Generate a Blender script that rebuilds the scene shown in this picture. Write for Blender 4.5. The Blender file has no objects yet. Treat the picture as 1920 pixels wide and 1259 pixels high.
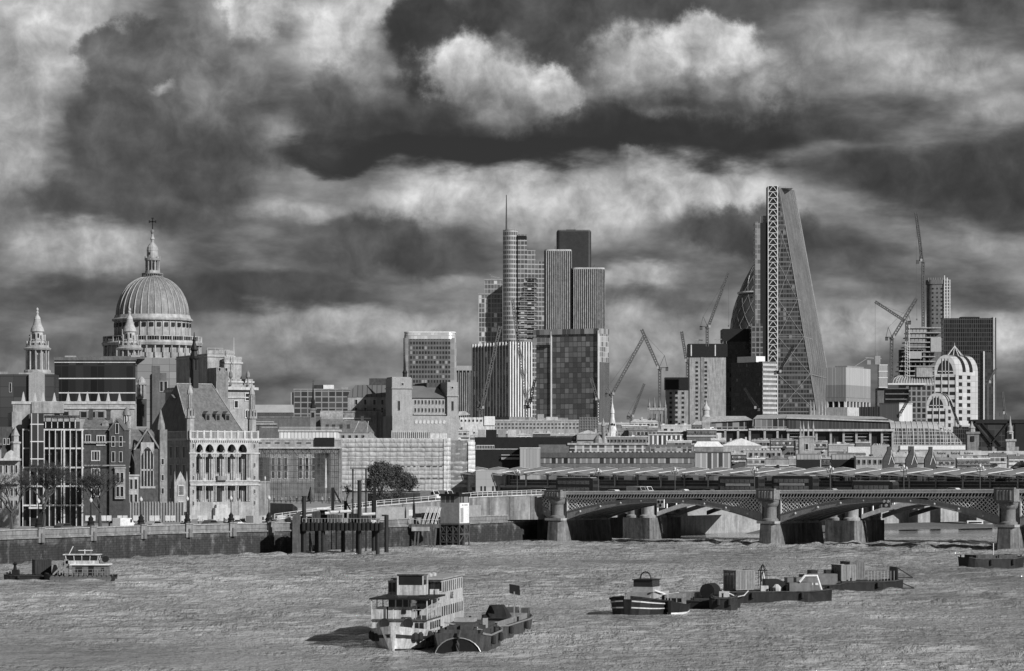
import bpy, bmesh, math, random
from mathutils import Vector, Matrix
R = math.radians
SC = bpy.context.scene
COL = SC.collection
random.seed(7)
F, HZ, CH, GZ = 5500.0, 872.0, 18.0, 5.2      # focal length in photo px, horizon row, eye height over the water, quay level

# ------------------------------------------------------------------ camera
cd = bpy.data.cameras.new('camera'); cam = bpy.data.objects.new('camera', cd); COL.objects.link(cam)
cam.location = (0, 0, CH); cam.rotation_euler = (R(90), 0, 0)
cd.sensor_width = 36; cd.lens = F / 1920 * 36; cd.shift_y = (HZ - 629.5) / 1920
cd.clip_start = 1; cd.clip_end = 30000
SC.camera = cam
SC.render.engine = 'CYCLES'
SC.view_settings.view_transform = 'Standard'; SC.view_settings.look = 'None'
SC.view_settings.exposure = 0.15; SC.view_settings.gamma = 1.0

# ------------------------------------------------------------------ sun
SUN_EL, SUN_AZ = 28.0, 135.0                   # azimuth clockwise from +Y
sl = bpy.data.lights.new('sun', 'SUN'); sl.energy = 5.0; sl.angle = R(0.6); sl.color = (1, 1, 1)
sun = bpy.data.objects.new('sun', sl); COL.objects.link(sun)
sd = Vector((math.sin(R(SUN_AZ)) * math.cos(R(SUN_EL)), math.cos(R(SUN_AZ)) * math.cos(R(SUN_EL)), math.sin(R(SUN_EL))))
sun.rotation_euler = sd.to_track_quat('Z', 'Y').to_euler(); sun.location = sd * 500

# ------------------------------------------------------------------ world: Nishita sky behind layered procedural clouds
def lin(c):
    return c / 12.92 if c <= 0.04045 else ((c + 0.055) / 1.055) ** 2.4
world = bpy.data.worlds.new("World"); SC.world = world; world.use_nodes = True
world.cycles.sampling_method = 'NONE'
W = world.node_tree; W.nodes.clear()
def nd(t, ty, **kw):
    n = t.nodes.new(ty)
    for k, v in kw.items(): setattr(n, k, v)
    return n
def plug(t, sock, v):
    if isinstance(v, bpy.types.NodeSocket): t.links.new(v, sock)
    elif v is not None: sock.default_value = v
def mth(t, op, a, b=None, c=None, clamp=False):
    n = nd(t, 'ShaderNodeMath', operation=op, use_clamp=clamp)
    plug(t, n.inputs[0], a); plug(t, n.inputs[1], b)
    if c is not None: plug(t, n.inputs[2], c)
    return n.outputs[0]
def vmth(t, op, a, b=None, scale=None):
    n = nd(t, 'ShaderNodeVectorMath', operation=op)
    plug(t, n.inputs[0], a)
    if b is not None: plug(t, n.inputs[1], b)
    if scale is not None: plug(t, n.inputs['Scale'], scale)
    return n.outputs[0] if op not in ('LENGTH', 'DOT_PRODUCT') else n.outputs['Value']
def noise(t, vec, scale, detail=4, rough=0.55, dim='3D', out=0):
    n = nd(t, 'ShaderNodeTexNoise', noise_dimensions=dim)
    plug(t, n.inputs['Vector'], vec); n.inputs['Scale'].default_value = scale
    n.inputs['Detail'].default_value = detail; n.inputs['Roughness'].default_value = rough
    return n.outputs[out]

sky = nd(W, 'ShaderNodeTexSky', sky_type='NISHITA', sun_disc=False)
sky.sun_elevation = R(SUN_EL); sky.sun_rotation = R(SUN_AZ)
bw = nd(W, 'ShaderNodeRGBToBW'); W.links.new(sky.outputs[0], bw.inputs[0])
tc = nd(W, 'ShaderNodeTexCoord')
sep = nd(W, 'ShaderNodeSeparateXYZ'); W.links.new(tc.outputs['Generated'], sep.inputs[0])
az = mth(W, 'ARCTAN2', sep.outputs[0], sep.outputs[1])
hyp = mth(W, 'SQRT', mth(W, 'ADD', mth(W, 'MULTIPLY', sep.outputs[0], sep.outputs[0]), mth(W, 'MULTIPLY', sep.outputs[1], sep.outputs[1])))
el = mth(W, 'ARCTAN2', sep.outputs[2], hyp)
cmb = nd(W, 'ShaderNodeCombineXYZ')                    # sky chart: azimuth, elevation in units of about one degree
plug(W, cmb.inputs[0], mth(W, 'MULTIPLY_ADD', az, 54.8, 9.6))
plug(W, cmb.inputs[1], mth(W, 'MULTIPLY_ADD', el, -55.0, 8.72))
chart = cmb.outputs[0]
def warp(vec, src, scale, amt, detail, rough=0.55):
    c = noise(W, src, scale, detail, rough, '2D', out=1)
    return vmth(W, 'ADD', vec, vmth(W, 'SCALE', vmth(W, 'SUBTRACT', c, (0.5, 0.5, 0.5)), scale=amt))
puff = warp(warp(chart, chart, 0.7, 0.75, 1), chart, 1.9, 0.62, 7, 0.64)        # billowing edges
sq = nd(W, 'ShaderNodeMapping'); sq.inputs['Scale'].default_value = (0.5, 1.3, 1)
W.links.new(chart, sq.inputs[0])
soft_n = warp(warp(chart, sq.outputs[0], 0.6, 0.9, 1), sq.outputs[0], 2.2, 0.42, 4, 0.55)
det = noise(W, warp(chart, chart, 1.1, 0.35, 2), 1.25, 6, 0.58, '2D')
detf = mth(W, 'MULTIPLY_ADD', mth(W, 'SUBTRACT', det, 0.5), 0.85, 1.0)
det2 = noise(W, sq.outputs[0], 0.9, 5, 0.55, '2D')

# tones are display values; x right, y down on the chart.  (x, y, rx, ry, rot, softness, top, bottom, detail, opacity, kind)
CL = [
 (12.5, 6.4, 8.5, 1.3, 0, .8, .50, .50, .4, .75, 's'), (4.0, 6.4, 4.0, .9, 0, .9, .44, .46, .4, .6, 's'),
 (1.0, 0.6, 2.4, 2.2, 0, .9, .72, .62, .5, .9, 's'), (0.3, 2.8, 1.1, 2.6, 0, .8, .66, .55, .6, .8, 's'),
 (4.6, 0.3, 1.3, .8, 0, .7, .74, .6, .5, .9, 'p'), (6.3, 0.7, 1.3, 1.3, 0, .7, .70, .6, .5, .9, 's'), (7.0, .2, .8, .6, 0, .6, .7, .62, .4, .8, 'p'),
 (5.2, 2.9, 1.2, 1.0, 0, .9, .58, .5, .4, .8, 's'),
 (9.6, 3.7, 4.4, .8, 0, .7, .63, .58, .4, .95, 's'), (13.2, 3.7, 3.0, .9, 0, .7, .64, .58, .4, .95, 's'), (10.8, 4.3, 2.6, .6, 0, .9, .60, .56, .5, .8, 's'),
 (15.4, .9, 1.4, 1.0, 0, .8, .55, .5, .6, .8, 's'), (17.4, 1.35, 2.6, .9, .1, .8, .62, .52, .7, .9, 's'), (18.6, 2.3, 1.5, .5, 0, .8, .6, .5, .5, .8, 's'),
 (4.6, 2.8, 1.7, .9, .1, .6, .42, .36, .5, .85, 's'), (3.2, 2.5, 2.15, 2.15, .2, .3, .36, .27, .5, .97, 'p'), (2.5, 1.4, 1.05, 1.05, 0, .25, .36, .33, .5, .95, 'p'), (3.9, .5, .5, 1.0, -.2, .6, .45, .4, .5, .8, 'p'),
 (4.2, 1.6, 1.2, 1.1, 0, .5, .46, .38, .6, .8, 'p'), (3.3, 1.55, .5, .22, -.1, .8, .62, .5, .5, .8, 'p'),
 (1.1, 3.8, 1.0, .6, .3, .7, .30, .26, .8, .85, 'p'), (1.6, 2.5, .35, .6, .2, .7, .34, .3, .8, .7, 'p'),
 (6.5, 2.1, 1.0, 1.2, 0, .5, .38, .26, .6, .9, 'p'), (6.9, 1.3, .6, .6, 0, .6, .5, .4, .5, .7, 'p'),
 (10.6, .25, 3.1, 1.2, .05, .4, .30, .27, .5, .97, 'p'), (8.1, .7, .9, .9, 0, .4, .24, .22, .5, .9, 'p'), (13.8, .1, 1.8, .7, 0, .7, .32, .3, .5, .7, 's'),
 (8.2, 1.8, .9, 1.1, 0, .5, .2, .17, .5, .95, 'p'),
 (9.0, 2.55, 3.7, .85, -.03, .45, .30, .12, .5, .98, 's'), (12.8, 2.45, 3.6, .8, .03, .5, .24, .13, .4, .98, 's'), (6.3, 2.9, 1.3, .38, 0, .5, .26, .14, .4, .97, 's'),
 (9.0, 2.92, 3.6, .30, 0, .8, .13, .09, .3, .9, 's'), (15.6, 2.35, 1.4, .5, 0, .7, .3, .24, .5, .8, 's'),
 (8.65, 1.35, 1.05, .85, 0, .45, .70, .54, .5, .97, 'p'), (9.5, 1.75, 1.85, .98, .12, .5, .68, .34, .5, .97, 'p'), (10.45, 1.65, .7, .6, .2, .4, .70, .50, .5, .95, 'p'), (9.5, .85, .5, .4, 0, .7, .5, .45, .6, .6, 'p'),
 (9.4, 2.25, 1.2, .35, 0, .9, .5, .25, .4, .8, 's'),
 (12.1, 1.35, 1.3, .98, 0, .5, .66, .40, .5, .97, 'p'), (13.7, 1.6, 2.0, .98, .12, .5, .66, .32, .5, .97, 'p'), (13.3, .95, 1.1, .75, .1, .4, .70, .58, .5, .9, 'p'), (12.0, 1.75, 1.1, .42, 0, .6, .52, .34, .5, .9, 'p'), (14.5, 1.8, .65, .45, 0, .5, .6, .42, .5, .9, 'p'),
 (13.2, 2.15, 1.8, .3, .05, .9, .36, .2, .4, .8, 's'),
 (17.9, .3, 2.3, .48, 0, .6, .34, .30, .6, .9, 's'), (17.6, 3.5, 2.9, .8, .05, .5, .26, .24, .6, .97, 's'), (19.0, 3.1, 1.2, .5, 0, .6, .3, .26, .6, .85, 's'),
 (12.0, 3.05, .7, .22, 0, .8, .5, .4, .5, .7, 'p'), (16.2, 2.6, 1.2, .35, .1, .8, .3, .26, .4, .7, 's'),
 (4.0, 4.05, 1.6, .30, .1, .8, .36, .3, .4, .9, 's'), (2.0, 5.0, 1.9, .6, 0, .9, .5, .42, .6, .7, 's'), (.3, 4.2, .7, .6, 0, .8, .42, .4, .5, .7, 's'),
 (7.5, 4.65, 2.1, .75, .05, .55, .32, .26, .7, .97, 'p'), (6.0, 4.9, 1.0, .4, 0, .7, .33, .28, .5, .8, 's'), (14.1, 4.4, 2.0, .65, .08, .5, .33, .26, .6, .97, 'p'), (15.8, 4.8, 1.7, .3, .1, .7, .33, .3, .5, .8, 's'),
 (4.6, 5.5, 3.4, .5, .03, .6, .28, .24, .5, .95, 's'), (1.0, 5.6, 1.8, .5, 0, .7, .30, .26, .6, .85, 's'), (8.5, 5.4, 1.4, .22, 0, .9, .5, .45, .4, .7, 's'),
 (6.5, 6.15, 3.0, .35, 0, .9, .50, .44, .5, .7, 's'), (1.2, 6.6, 2.0, .5, 0, .9, .34, .32, .4, .7, 's'), (5.4, 6.75, 2.6, .4, 0, .9, .46, .48, .5, .7, 's'),
 (12.4, 5.7, 1.7, .35, .1, .7, .34, .32, .5, .85, 's'), (12.0, 5.25, 1.5, .3, 0, .8, .6, .54, .4, .8, 's'), (16.9, 5.5, 2.2, .3, .05, .8, .38, .36, .5, .8, 's'),
 (12.6, 6.6, 2.4, .6, 0, .9, .52, .52, .4, .7, 's'), (8.6, 6.3, 1.8, .5, 0, .9, .54, .52, .4, .8, 's'), (18.6, 6.4, 1.6, .8, 0, .7, .62, .62, .4, .95, 's'), (15.9, 6.2, 1.9, .8, 0, .8, .62, .56, .4, .9, 's'), (11.6, 5.9, 1.6, .45, 0, .8, .56, .5, .4, .8, 's'), (1.6, 4.75, 2.2, .6, 0, .7, .60, .54, .5, .95, 's'), (5.6, 4.0, 1.4, .35, 0, .8, .58, .52, .4, .85, 's'), (6.6, 6.05, 2.8, .5, 0, .7, .58, .52, .4, .9, 's'), (.6, 7.0, 1.5, .5, 0, .8, .46, .44, .4, .8, 's'), (18.4, 4.6, 1.6, .5, 0, .9, .56, .5, .6, .7, 's'),
]
base = mth(W, 'MULTIPLY_ADD', mth(W, 'SUBTRACT', det2, 0.5), 0.5, 0.37)
cur = base
for (x, y, rx, ry, rot, so, tp, bt, da, op, kd) in CL:
    mp = nd(W, 'ShaderNodeMapping', vector_type='TEXTURE')
    W.links.new(vmth(W, 'MULTIPLY_ADD', cur, (1e-7, 0, 0)), mp.inputs[0])      # waits for the layer below it
    W.links.new(puff if kd == 'p' else soft_n, mp.inputs[0].links[0].from_node.inputs[2])
    mp.inputs['Location'].default_value = (x, y, 0); mp.inputs['Rotation'].default_value = (0, 0, rot); mp.inputs['Scale'].default_value = (rx, ry, 1)
    gr = nd(W, 'ShaderNodeTexGradient', gradient_type='SPHERICAL'); W.links.new(mp.outputs[0], gr.inputs[0])
    mk = nd(W, 'ShaderNodeMapRange', interpolation_type='SMOOTHSTEP'); W.links.new(gr.outputs['Fac'], mk.inputs[0])
    mk.inputs[2].default_value = so; mk.inputs[4].default_value = op
    if abs(tp - bt) > .05:
        sx = nd(W, 'ShaderNodeSeparateXYZ'); W.links.new(mp.outputs[0], sx.inputs[0])
        tn = nd(W, 'ShaderNodeMapRange'); W.links.new(sx.outputs[1], tn.inputs[0])
        tn.inputs[1].default_value = -.8; tn.inputs[2].default_value = .8; tn.inputs[3].default_value = tp; tn.inputs[4].default_value = bt
        tone = mth(W, 'MULTIPLY', tn.outputs[0], detf)
    else: tone = mth(W, 'MULTIPLY', detf, (tp + bt) / 2)
    mx = nd(W, 'ShaderNodeMix', data_type='FLOAT')
    W.links.new(mk.outputs[0], mx.inputs[0]); W.links.new(cur, mx.inputs[2]); W.links.new(tone, mx.inputs[3])
    cur = mx.outputs[0]
disp = mth(W, 'MAXIMUM', mth(W, 'MULTIPLY_ADD', mth(W, 'SUBTRACT', cur, 0.45), 1.42, 0.465), 0.05)
clo = mth(W, 'POWER', disp, 2.2)
fin = mth(W, 'ADD', mth(W, 'MULTIPLY', bw.outputs[0], 0.05 * 0.12), mth(W, 'MULTIPLY', clo, 0.95))
bg = nd(W, 'ShaderNodeBackground'); W.links.new(fin, bg.inputs[0]); bg.inputs[1].default_value = 1.0
wo = nd(W, 'ShaderNodeOutputWorld'); W.links.new(bg.outputs[0], wo.inputs[0])

# ------------------------------------------------------------------ materials (the photograph is black and white: every colour is a grey)
def mat(name, v, rough=.8, var=.3, scale=.5, streak=.2, metal=0., bump=0., ior=None, grit=.3):
    m = bpy.data.materials.new(name); m.use_nodes = True; t = m.node_tree
    b = t.nodes['Principled BSDF']
    b.inputs['Roughness'].default_value = rough; b.inputs['Metallic'].default_value = metal
    if rough > .45 and not metal: b.inputs['Specular IOR Level'].default_value = .22
    if ior: b.inputs['IOR'].default_value = ior
    tc = nd(t, 'ShaderNodeTexCoord')
    if var > 0:
        n1 = noise(t, tc.outputs['Object'], scale, 5, .65)
        mp = nd(t, 'ShaderNodeMapping'); mp.inputs['Scale'].default_value = (scale * 3, scale * 3, scale * .35)
        t.links.new(tc.outputs['Object'], mp.inputs[0]); n2 = noise(t, mp.outputs[0], 1.0, 3, .6)
        f = mth(t, 'MULTIPLY_ADD', mth(t, 'SUBTRACT', n1, .5), var * 2.6, 1.0)
        f = mth(t, 'MULTIPLY', f, mth(t, 'MULTIPLY_ADD', mth(t, 'SUBTRACT', n2, .5), streak * 3, 1.0))
        n3 = noise(t, tc.outputs['Object'], max(.35, scale * 5), 3, .7)
        f = mth(t, 'MULTIPLY', f, mth(t, 'MULTIPLY_ADD', mth(t, 'SUBTRACT', n3, .5), grit * 3, 1.0))
        c = mth(t, 'MAXIMUM', mth(t, 'MULTIPLY', f, v), v * .12)
        t.links.new(c, b.inputs['Base Color'])
        if bump:
            bp = nd(t, 'ShaderNodeBump'); bp.inputs['Strength'].default_value = bump; bp.inputs['Distance'].default_value = .3
            t.links.new(n1, bp.inputs['Height']); t.links.new(bp.outputs[0], b.inputs['Normal'])
    else: b.inputs['Base Color'].default_value = (v, v, v, 1)
    return m

def facade(name, cw, ch, lo, hi, frame, fw=.15, fh=.2, rough=.12, metal=0., lit=0., litv=.6, frough=.6, xbig=0, bigw=.3, off=(.37, .37, .13)):
    """curtain wall / punched wall: panes in a grid of frames, every pane its own tone; cw, ch in metres"""
    m = bpy.data.materials.new(name); m.use_nodes = True; t = m.node_tree
    b = t.nodes['Principled BSDF']; tc = nd(t, 'ShaderNodeTexCoord')
    so = nd(t, 'ShaderNodeSeparateXYZ'); t.links.new(tc.outputs['Object'], so.inputs[0])
    sn = nd(t, 'ShaderNodeSeparateXYZ'); t.links.new(tc.outputs['Normal'], sn.inputs[0])
    side = mth(t, 'GREATER_THAN', mth(t, 'ABSOLUTE', sn.outputs[0]), .72)
    top = mth(t, 'GREATER_THAN', mth(t, 'ABSOLUTE', sn.outputs[2]), .72)
    mx = nd(t, 'ShaderNodeMix', data_type='FLOAT'); t.links.new(side, mx.inputs[0]); t.links.new(so.outputs[0], mx.inputs[2]); t.links.new(so.outputs[1], mx.inputs[3])
    u = mth(t, 'DIVIDE', mth(t, 'ADD', mx.outputs[0], off[0] * 0 + fw * cw / 2), cw)
    w = mth(t, 'DIVIDE', mth(t, 'ADD', so.outputs[2], off[2] * ch), ch)
    fr = mth(t, 'MAXIMUM', mth(t, 'LESS_THAN', mth(t, 'FRACT', u), fw), mth(t, 'LESS_THAN', mth(t, 'FRACT', w), fh))
    if xbig: fr = mth(t, 'MAXIMUM', fr, mth(t, 'LESS_THAN', mth(t, 'FRACT', mth(t, 'DIVIDE', u, xbig)), bigw / xbig))
    fr = mth(t, 'MAXIMUM', fr, top)
    cb = nd(t, 'ShaderNodeCombineXYZ'); plug(t, cb.inputs[0], mth(t, 'FLOOR', u)); plug(t, cb.inputs[1], mth(t, 'FLOOR', w)); plug(t, cb.inputs[2], side)
    wn = nd(t, 'ShaderNodeTexWhiteNoise'); t.links.new(cb.outputs[0], wn.inputs[0])
    pn = mth(t, 'MULTIPLY_ADD', mth(t, 'MULTIPLY', wn.outputs[0], wn.outputs[0]), hi - lo, lo)
    if lit: pn = mth(t, 'ADD', pn, mth(t, 'MULTIPLY', mth(t, 'GREATER_THAN', wn.outputs[0], 1 - lit), litv))
    n1 = noise(t, tc.outputs['Object'], .12, 4, .7)
    fv = mth(t, 'MULTIPLY', frame, mth(t, 'MULTIPLY_ADD', mth(t, 'SUBTRACT', n1, .5), .9, 1.0))
    c = nd(t, 'ShaderNodeMix', data_type='FLOAT'); t.links.new(fr, c.inputs[0]); t.links.new(pn, c.inputs[2]); t.links.new(fv, c.inputs[3])
    gn = nd(t, 'ShaderNodeNewGeometry'); tilt = vmth(t, 'SCALE', vmth(t, 'SUBTRACT', wn.outputs['Color'], (.5, .5, .5)), scale=mth(t, 'MULTIPLY', mth(t, 'SUBTRACT', 1.0, fr), .09))
    t.links.new(vmth(t, 'NORMALIZE', vmth(t, 'ADD', gn.outputs['Normal'], tilt)), b.inputs['Normal'])      # panes never sit quite true
    t.links.new(c.outputs[0], b.inputs['Base Color'])
    t.links.new(mth(t, 'MULTIPLY_ADD', fr, frough - rough, rough), b.inputs['Roughness'])
    t.links.new(mth(t, 'MULTIPLY', mth(t, 'SUBTRACT', 1.0, fr), metal), b.inputs['Metallic'])
    return m

M = {}
M['stone'] = mat('portland stone', .27, .85, .5, .45, .4)
M['stone_lt'] = mat('clean pale stone', .38, .8, .35, .5, .35)
M['stone_dk'] = mat('grey stone', .17, .85, .6, .4, .5)
M['stone_far'] = mat('weathered cathedral stone', .29, .85, .6, .12, .5)
M['brick'] = mat('dark brick', .06, .85, .6, 1.2, .3)
M['brick_lt'] = mat('pale brick', .27, .85, .25, .5, .2)
M['concrete'] = mat('concrete', .25, .85, .4, .3, .5)
M['conc_dk'] = mat('dark concrete', .11, .85, .35, .4, .3)
M['slate'] = mat('slate roofing', .12, .6, .35, .6, .4)
M['lead'] = mat('lead roofing', .17, .5, .3, .25, .5)
M['metal_roof'] = mat('standing seam metal', .34, .45, .2, .3, .4)
M['white'] = mat('white paint', .6, .5, .1, .5, .15)
M['white_dirty'] = mat('stained white paint', .48, .55, .4, .8, .7)
M['boat_white'] = mat('weathered white boat paint', .38, .5, .35, .9, .7)
M['grey'] = mat('grey paint', .28, .6, .15, .6, .2)
M['grey_dk'] = mat('dark grey paint', .07, .5, .3, .6, .2)
M['black'] = mat('black paint', .014, .5, .4, .8, .1)
M['steel'] = mat('galvanised steel', .3, .45, .25, .5, .2, .4)
M['steel_lt'] = mat('pale painted steel', .5, .5, .2, .5, .2)
M['glass'] = mat('dark glass', .018, .08, .5, .25, .1)
M['glass_m'] = mat('grey glass', .07, .12, .7, .2, .2, .3)
M['glass_l'] = mat('pale reflective glass', .3, .15, .4, .12, .3, .6)
M['sheet'] = mat('white scaffold sheeting', .34, .6, .25, .35, .4)
M['rust'] = mat('rusty hull plating', .055, .7, .6, .9, .5)
M['rust_dk'] = mat('black tarred hull plating', .022, .5, .5, .9, .4)
M['timber'] = mat('weathered timber', .075, .85, .5, 1., .5)
M['rubber'] = mat('rubber', .02, .7, .3, 2, 0)
M['bark'] = mat('bark', .06, .9, .3, 2, .2)
M['leaf'] = mat('foliage', .07, .8, .5, 1.2, 0)
M['net'] = mat('scaffold netting', .17, .8, .6, .14, .7)
M['skin'] = mat('skin', .4, .6, 0)
M['cloth_d'] = mat('dark clothing', .03, .9, 0)
M['cloth_l'] = mat('pale clothing', .4, .9, 0)
M['road'] = mat('asphalt', .06, .9, .3, .3, 0)
M['paving'] = mat('paving', .24, .9, .3, .25, 0)

# ------------------------------------------------------------------ mesh building
def P(px, py, D): return Vector(((px - 960) / F * D, D, CH - (py - HZ) / F * D))
def DW(py): return F * CH / (py - HZ)                 # distance of a point on the water
def GP(D): return HZ + (CH - GZ) * F / D              # photo row of the quay level at distance D

class MB:
    """one mesh in the making.  With a Thing it takes photo columns / rows at that thing's distance, else metres."""
    def __init__(s, t=None): s.t = t; s.v = []; s.f = []; s.m = []; s.mi = 0; s.r = t.kz if t else 1
    def pt(s, x, y, z):
        t = s.t
        return (x, y, z) if t is None else ((x - t.px) * t.kx, y * t.ky, (t.g - z) * t.kz)
    def add(s, vs, fs, raw=False):
        n = len(s.v); s.v += [tuple(p) for p in vs] if raw else [s.pt(*p) for p in vs]
        s.f += [tuple(i + n for i in f) for f in fs]; s.m += [s.mi] * len(fs); return s
    def box(s, x0, x1, y0, y1, z0, z1=None):
        if z1 is None: z1 = s.t.g if s.t else 0
        return s.add([(x, y, z) for x in (x0, x1) for y in (y0, y1) for z in (z0, z1)],
                     [(0, 1, 3, 2), (4, 6, 7, 5), (0, 4, 5, 1), (2, 3, 7, 6), (0, 2, 6, 4), (1, 5, 7, 3)])
    def prism(s, pts, z0, z1, top=None):               # plan polygon between two heights (top: other polygon)
        if z1 is None: z1 = s.t.g
        n = len(pts); top = top or pts
        return s.add([(x, y, z1) for x, y in pts] + [(x, y, z0) for x, y in top],
                     [tuple(range(n)), tuple(range(n, 2 * n))] + [(i, (i + 1) % n, n + (i + 1) % n, n + i) for i in range(n)])
    def plate(s, pts, y0, y1):                         # outline (x, z) extruded along y
        n = len(pts)
        return s.add([(x, y0, z) for x, z in pts] + [(x, y1, z) for x, z in pts],
                     [tuple(range(n)), tuple(range(n, 2 * n))] + [(i, (i + 1) % n, n + (i + 1) % n, n + i) for i in range(n)])
    def plate_x(s, pts, x0, x1):                       # outline (y, z) extruded along x
        n = len(pts)
        return s.add([(x0, y, z) for y, z in pts] + [(x1, y, z) for y, z in pts],
                     [tuple(range(n)), tuple(range(n, 2 * n))] + [(i, (i + 1) % n, n + (i + 1) % n, n + i) for i in range(n)])
    def hip(s, x0, x1, y0, y1, z0, z1, rx0, rx1, ry0=None, ry1=None):
        ry0 = (y0 + y1) / 2 if ry0 is None else ry0; ry1 = ry0 if ry1 is None else ry1
        return s.add([(x0, y0, z0), (x1, y0, z0), (x1, y1, z0), (x0, y1, z0), (rx0, ry0, z1), (rx1, ry0, z1), (rx1, ry1, z1), (rx0, ry1, z1)],
                     [(0, 1, 5, 4), (1, 2, 6, 5), (2, 3, 7, 6), (3, 0, 4, 7), (4, 5, 6, 7), (0, 3, 2, 1)])
    def quad(s, a, b, c, d): return s.add([a, b, c, d], [(0, 1, 2, 3)])
    def bar(s, a, b, w, d=None, raw=False, n=4):       # a straight member, w and d in metres (times px scale with a Thing)
        A = Vector(a if raw else s.pt(*a)); B = Vector(b if raw else s.pt(*b)); d = w if d is None else d
        ax = B - A
        if ax.length < 1e-6: return s
        ax.normalize(); u = ax.cross(Vector((0, 0, 1)))
        if u.length < .05: u = Vector((1, 0, 0))
        u.normalize(); v = ax.cross(u); k = 1 if raw else s.r; vs = []
        for q in (A, B):
            for i in range(n):
                a_ = (i + .5) * 2 * math.pi / n; c = 1.414 if n == 4 else 1
                vs.append(q + u * math.cos(a_) * w * k * c / 2 + v * math.sin(a_) * d * k * c / 2)
        return s.add(vs, [(i, (i + 1) % n, n + (i + 1) % n, n + i) for i in range(n)] + [tuple(range(n)), tuple(range(n, 2 * n))], True)
    def tube(s, pts, rad, n=6, raw=False):
        Q = [Vector(p if raw else s.pt(*p)) for p in pts]; k = 1 if raw else s.r; vs = []
        for i, q in enumerate(Q):
            d = (Q[min(i + 1, len(Q) - 1)] - Q[max(i - 1, 0)]).normalized(); u = d.cross(Vector((0, 0, 1)))
            if u.length < .05: u = Vector((1, 0, 0))
            u.normalize(); v = d.cross(u); r_ = (rad[i] if isinstance(rad, (list, tuple)) else rad) * k
            vs += [q + u * math.cos(a * 2 * math.pi / n) * r_ + v * math.sin(a * 2 * math.pi / n) * r_ for a in range(n)]
        fs = [(i * n + a, i * n + (a + 1) % n, (i + 1) * n + (a + 1) % n, (i + 1) * n + a) for i in range(len(Q) - 1) for a in range(n)]
        return s.add(vs, fs + [tuple(range(n)), tuple(range((len(Q) - 1) * n, len(Q) * n))], True)
    def lathe(s, cx, cy, prof, n=24, flute=0, fl=.03): # prof: (radius, z) ; with a Thing radius in px
        C0 = s.pt(cx, cy, 0); k = s.r; vs = []
        for r, z in prof:
            zz = s.pt(0, 0, z)[2]
            for a in range(n):
                rr = r * k * (1 + (fl * (a % 2) if flute else 0)); an = (a + .5) * 2 * math.pi / n
                vs.append((C0[0] + rr * math.cos(an), C0[1] + rr * math.sin(an), zz))
        L = len(prof)
        fs = [(i * n + a, i * n + (a + 1) % n, (i + 1) * n + (a + 1) % n, (i + 1) * n + a) for i in range(L - 1) for a in range(n)]
        return s.add(vs, fs + [tuple(range(n)), tuple(range((L - 1) * n, L * n))], True)
    def ring_boxes(s, cx, cy, r, z0, z1, n, w, d=None, a0=0, a1=360):   # columns on a circle (px or metres)
        C0 = s.pt(cx, cy, 0); k = s.r; Z0, Z1 = s.pt(0, 0, z0)[2], s.pt(0, 0, z1)[2]
        for i in range(n):
            a = R(a0 + (a1 - a0) * i / n); q = Vector((C0[0] + r * k * math.cos(a), C0[1] + r * k * math.sin(a), 0))
            s.bar(q + Vector((0, 0, Z0)), q + Vector((0, 0, Z1)), w * k, (d or w) * k, raw=True, n=6)
        return s
    def arch(s, x0, x1, zt, zs, y0, y1, za=None, n=8, pointed=False):
        """wall piece between x0..x1 from zt down to springing zs with an arched opening whose crown is at za"""
        c = (x0 + x1) / 2; h = (x1 - x0) / 2
        if za is None: za = zt + (zs - zt) * .25
        pts = []
        for i in range(n + 1):
            a = math.pi * i / n; u = -math.cos(a)
            if pointed: zz = zs + (za - zs) * (1 - abs(u) ** 1.7)
            else: zz = zs + (za - zs) * math.sin(a)
            pts.append((c + h * u, zz))
        for i in range(n):
            (a, b), (e, f) = pts[i], pts[i + 1]
            s.plate([(a, zt), (a, b), (e, f), (e, zt)], y0, y1)
        return s
    def build(s, name, mats, parent=None, loc=None, smooth=False):
        me = bpy.data.meshes.new(name); me.from_pydata(s.v, [], s.f)
        for q in (mats if isinstance(mats, (list, tuple)) else [mats]): me.materials.append(M[q] if isinstance(q, str) else q)
        for p, i in zip(me.polygons, s.m): p.material_index = i
        if smooth:
            for p in me.polygons: p.use_smooth = True
        bm = bmesh.new(); bm.from_mesh(me); bmesh.ops.recalc_face_normals(bm, faces=bm.faces); bm.to_mesh(me); bm.free()
        if smooth: me.set_sharp_from_angle(angle=R(40))
        o = bpy.data.objects.new(name, me); COL.objects.link(o)
        if loc is not None: o.location = loc
        if parent: o.parent = parent.e if isinstance(parent, Thing) else parent
        return o

def tag(o, label, cat, group=None, kind=None):
    if label: o['label'] = label
    if cat: o['category'] = cat
    if group: o['group'] = group
    if kind: o['kind'] = kind
    return o

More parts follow.
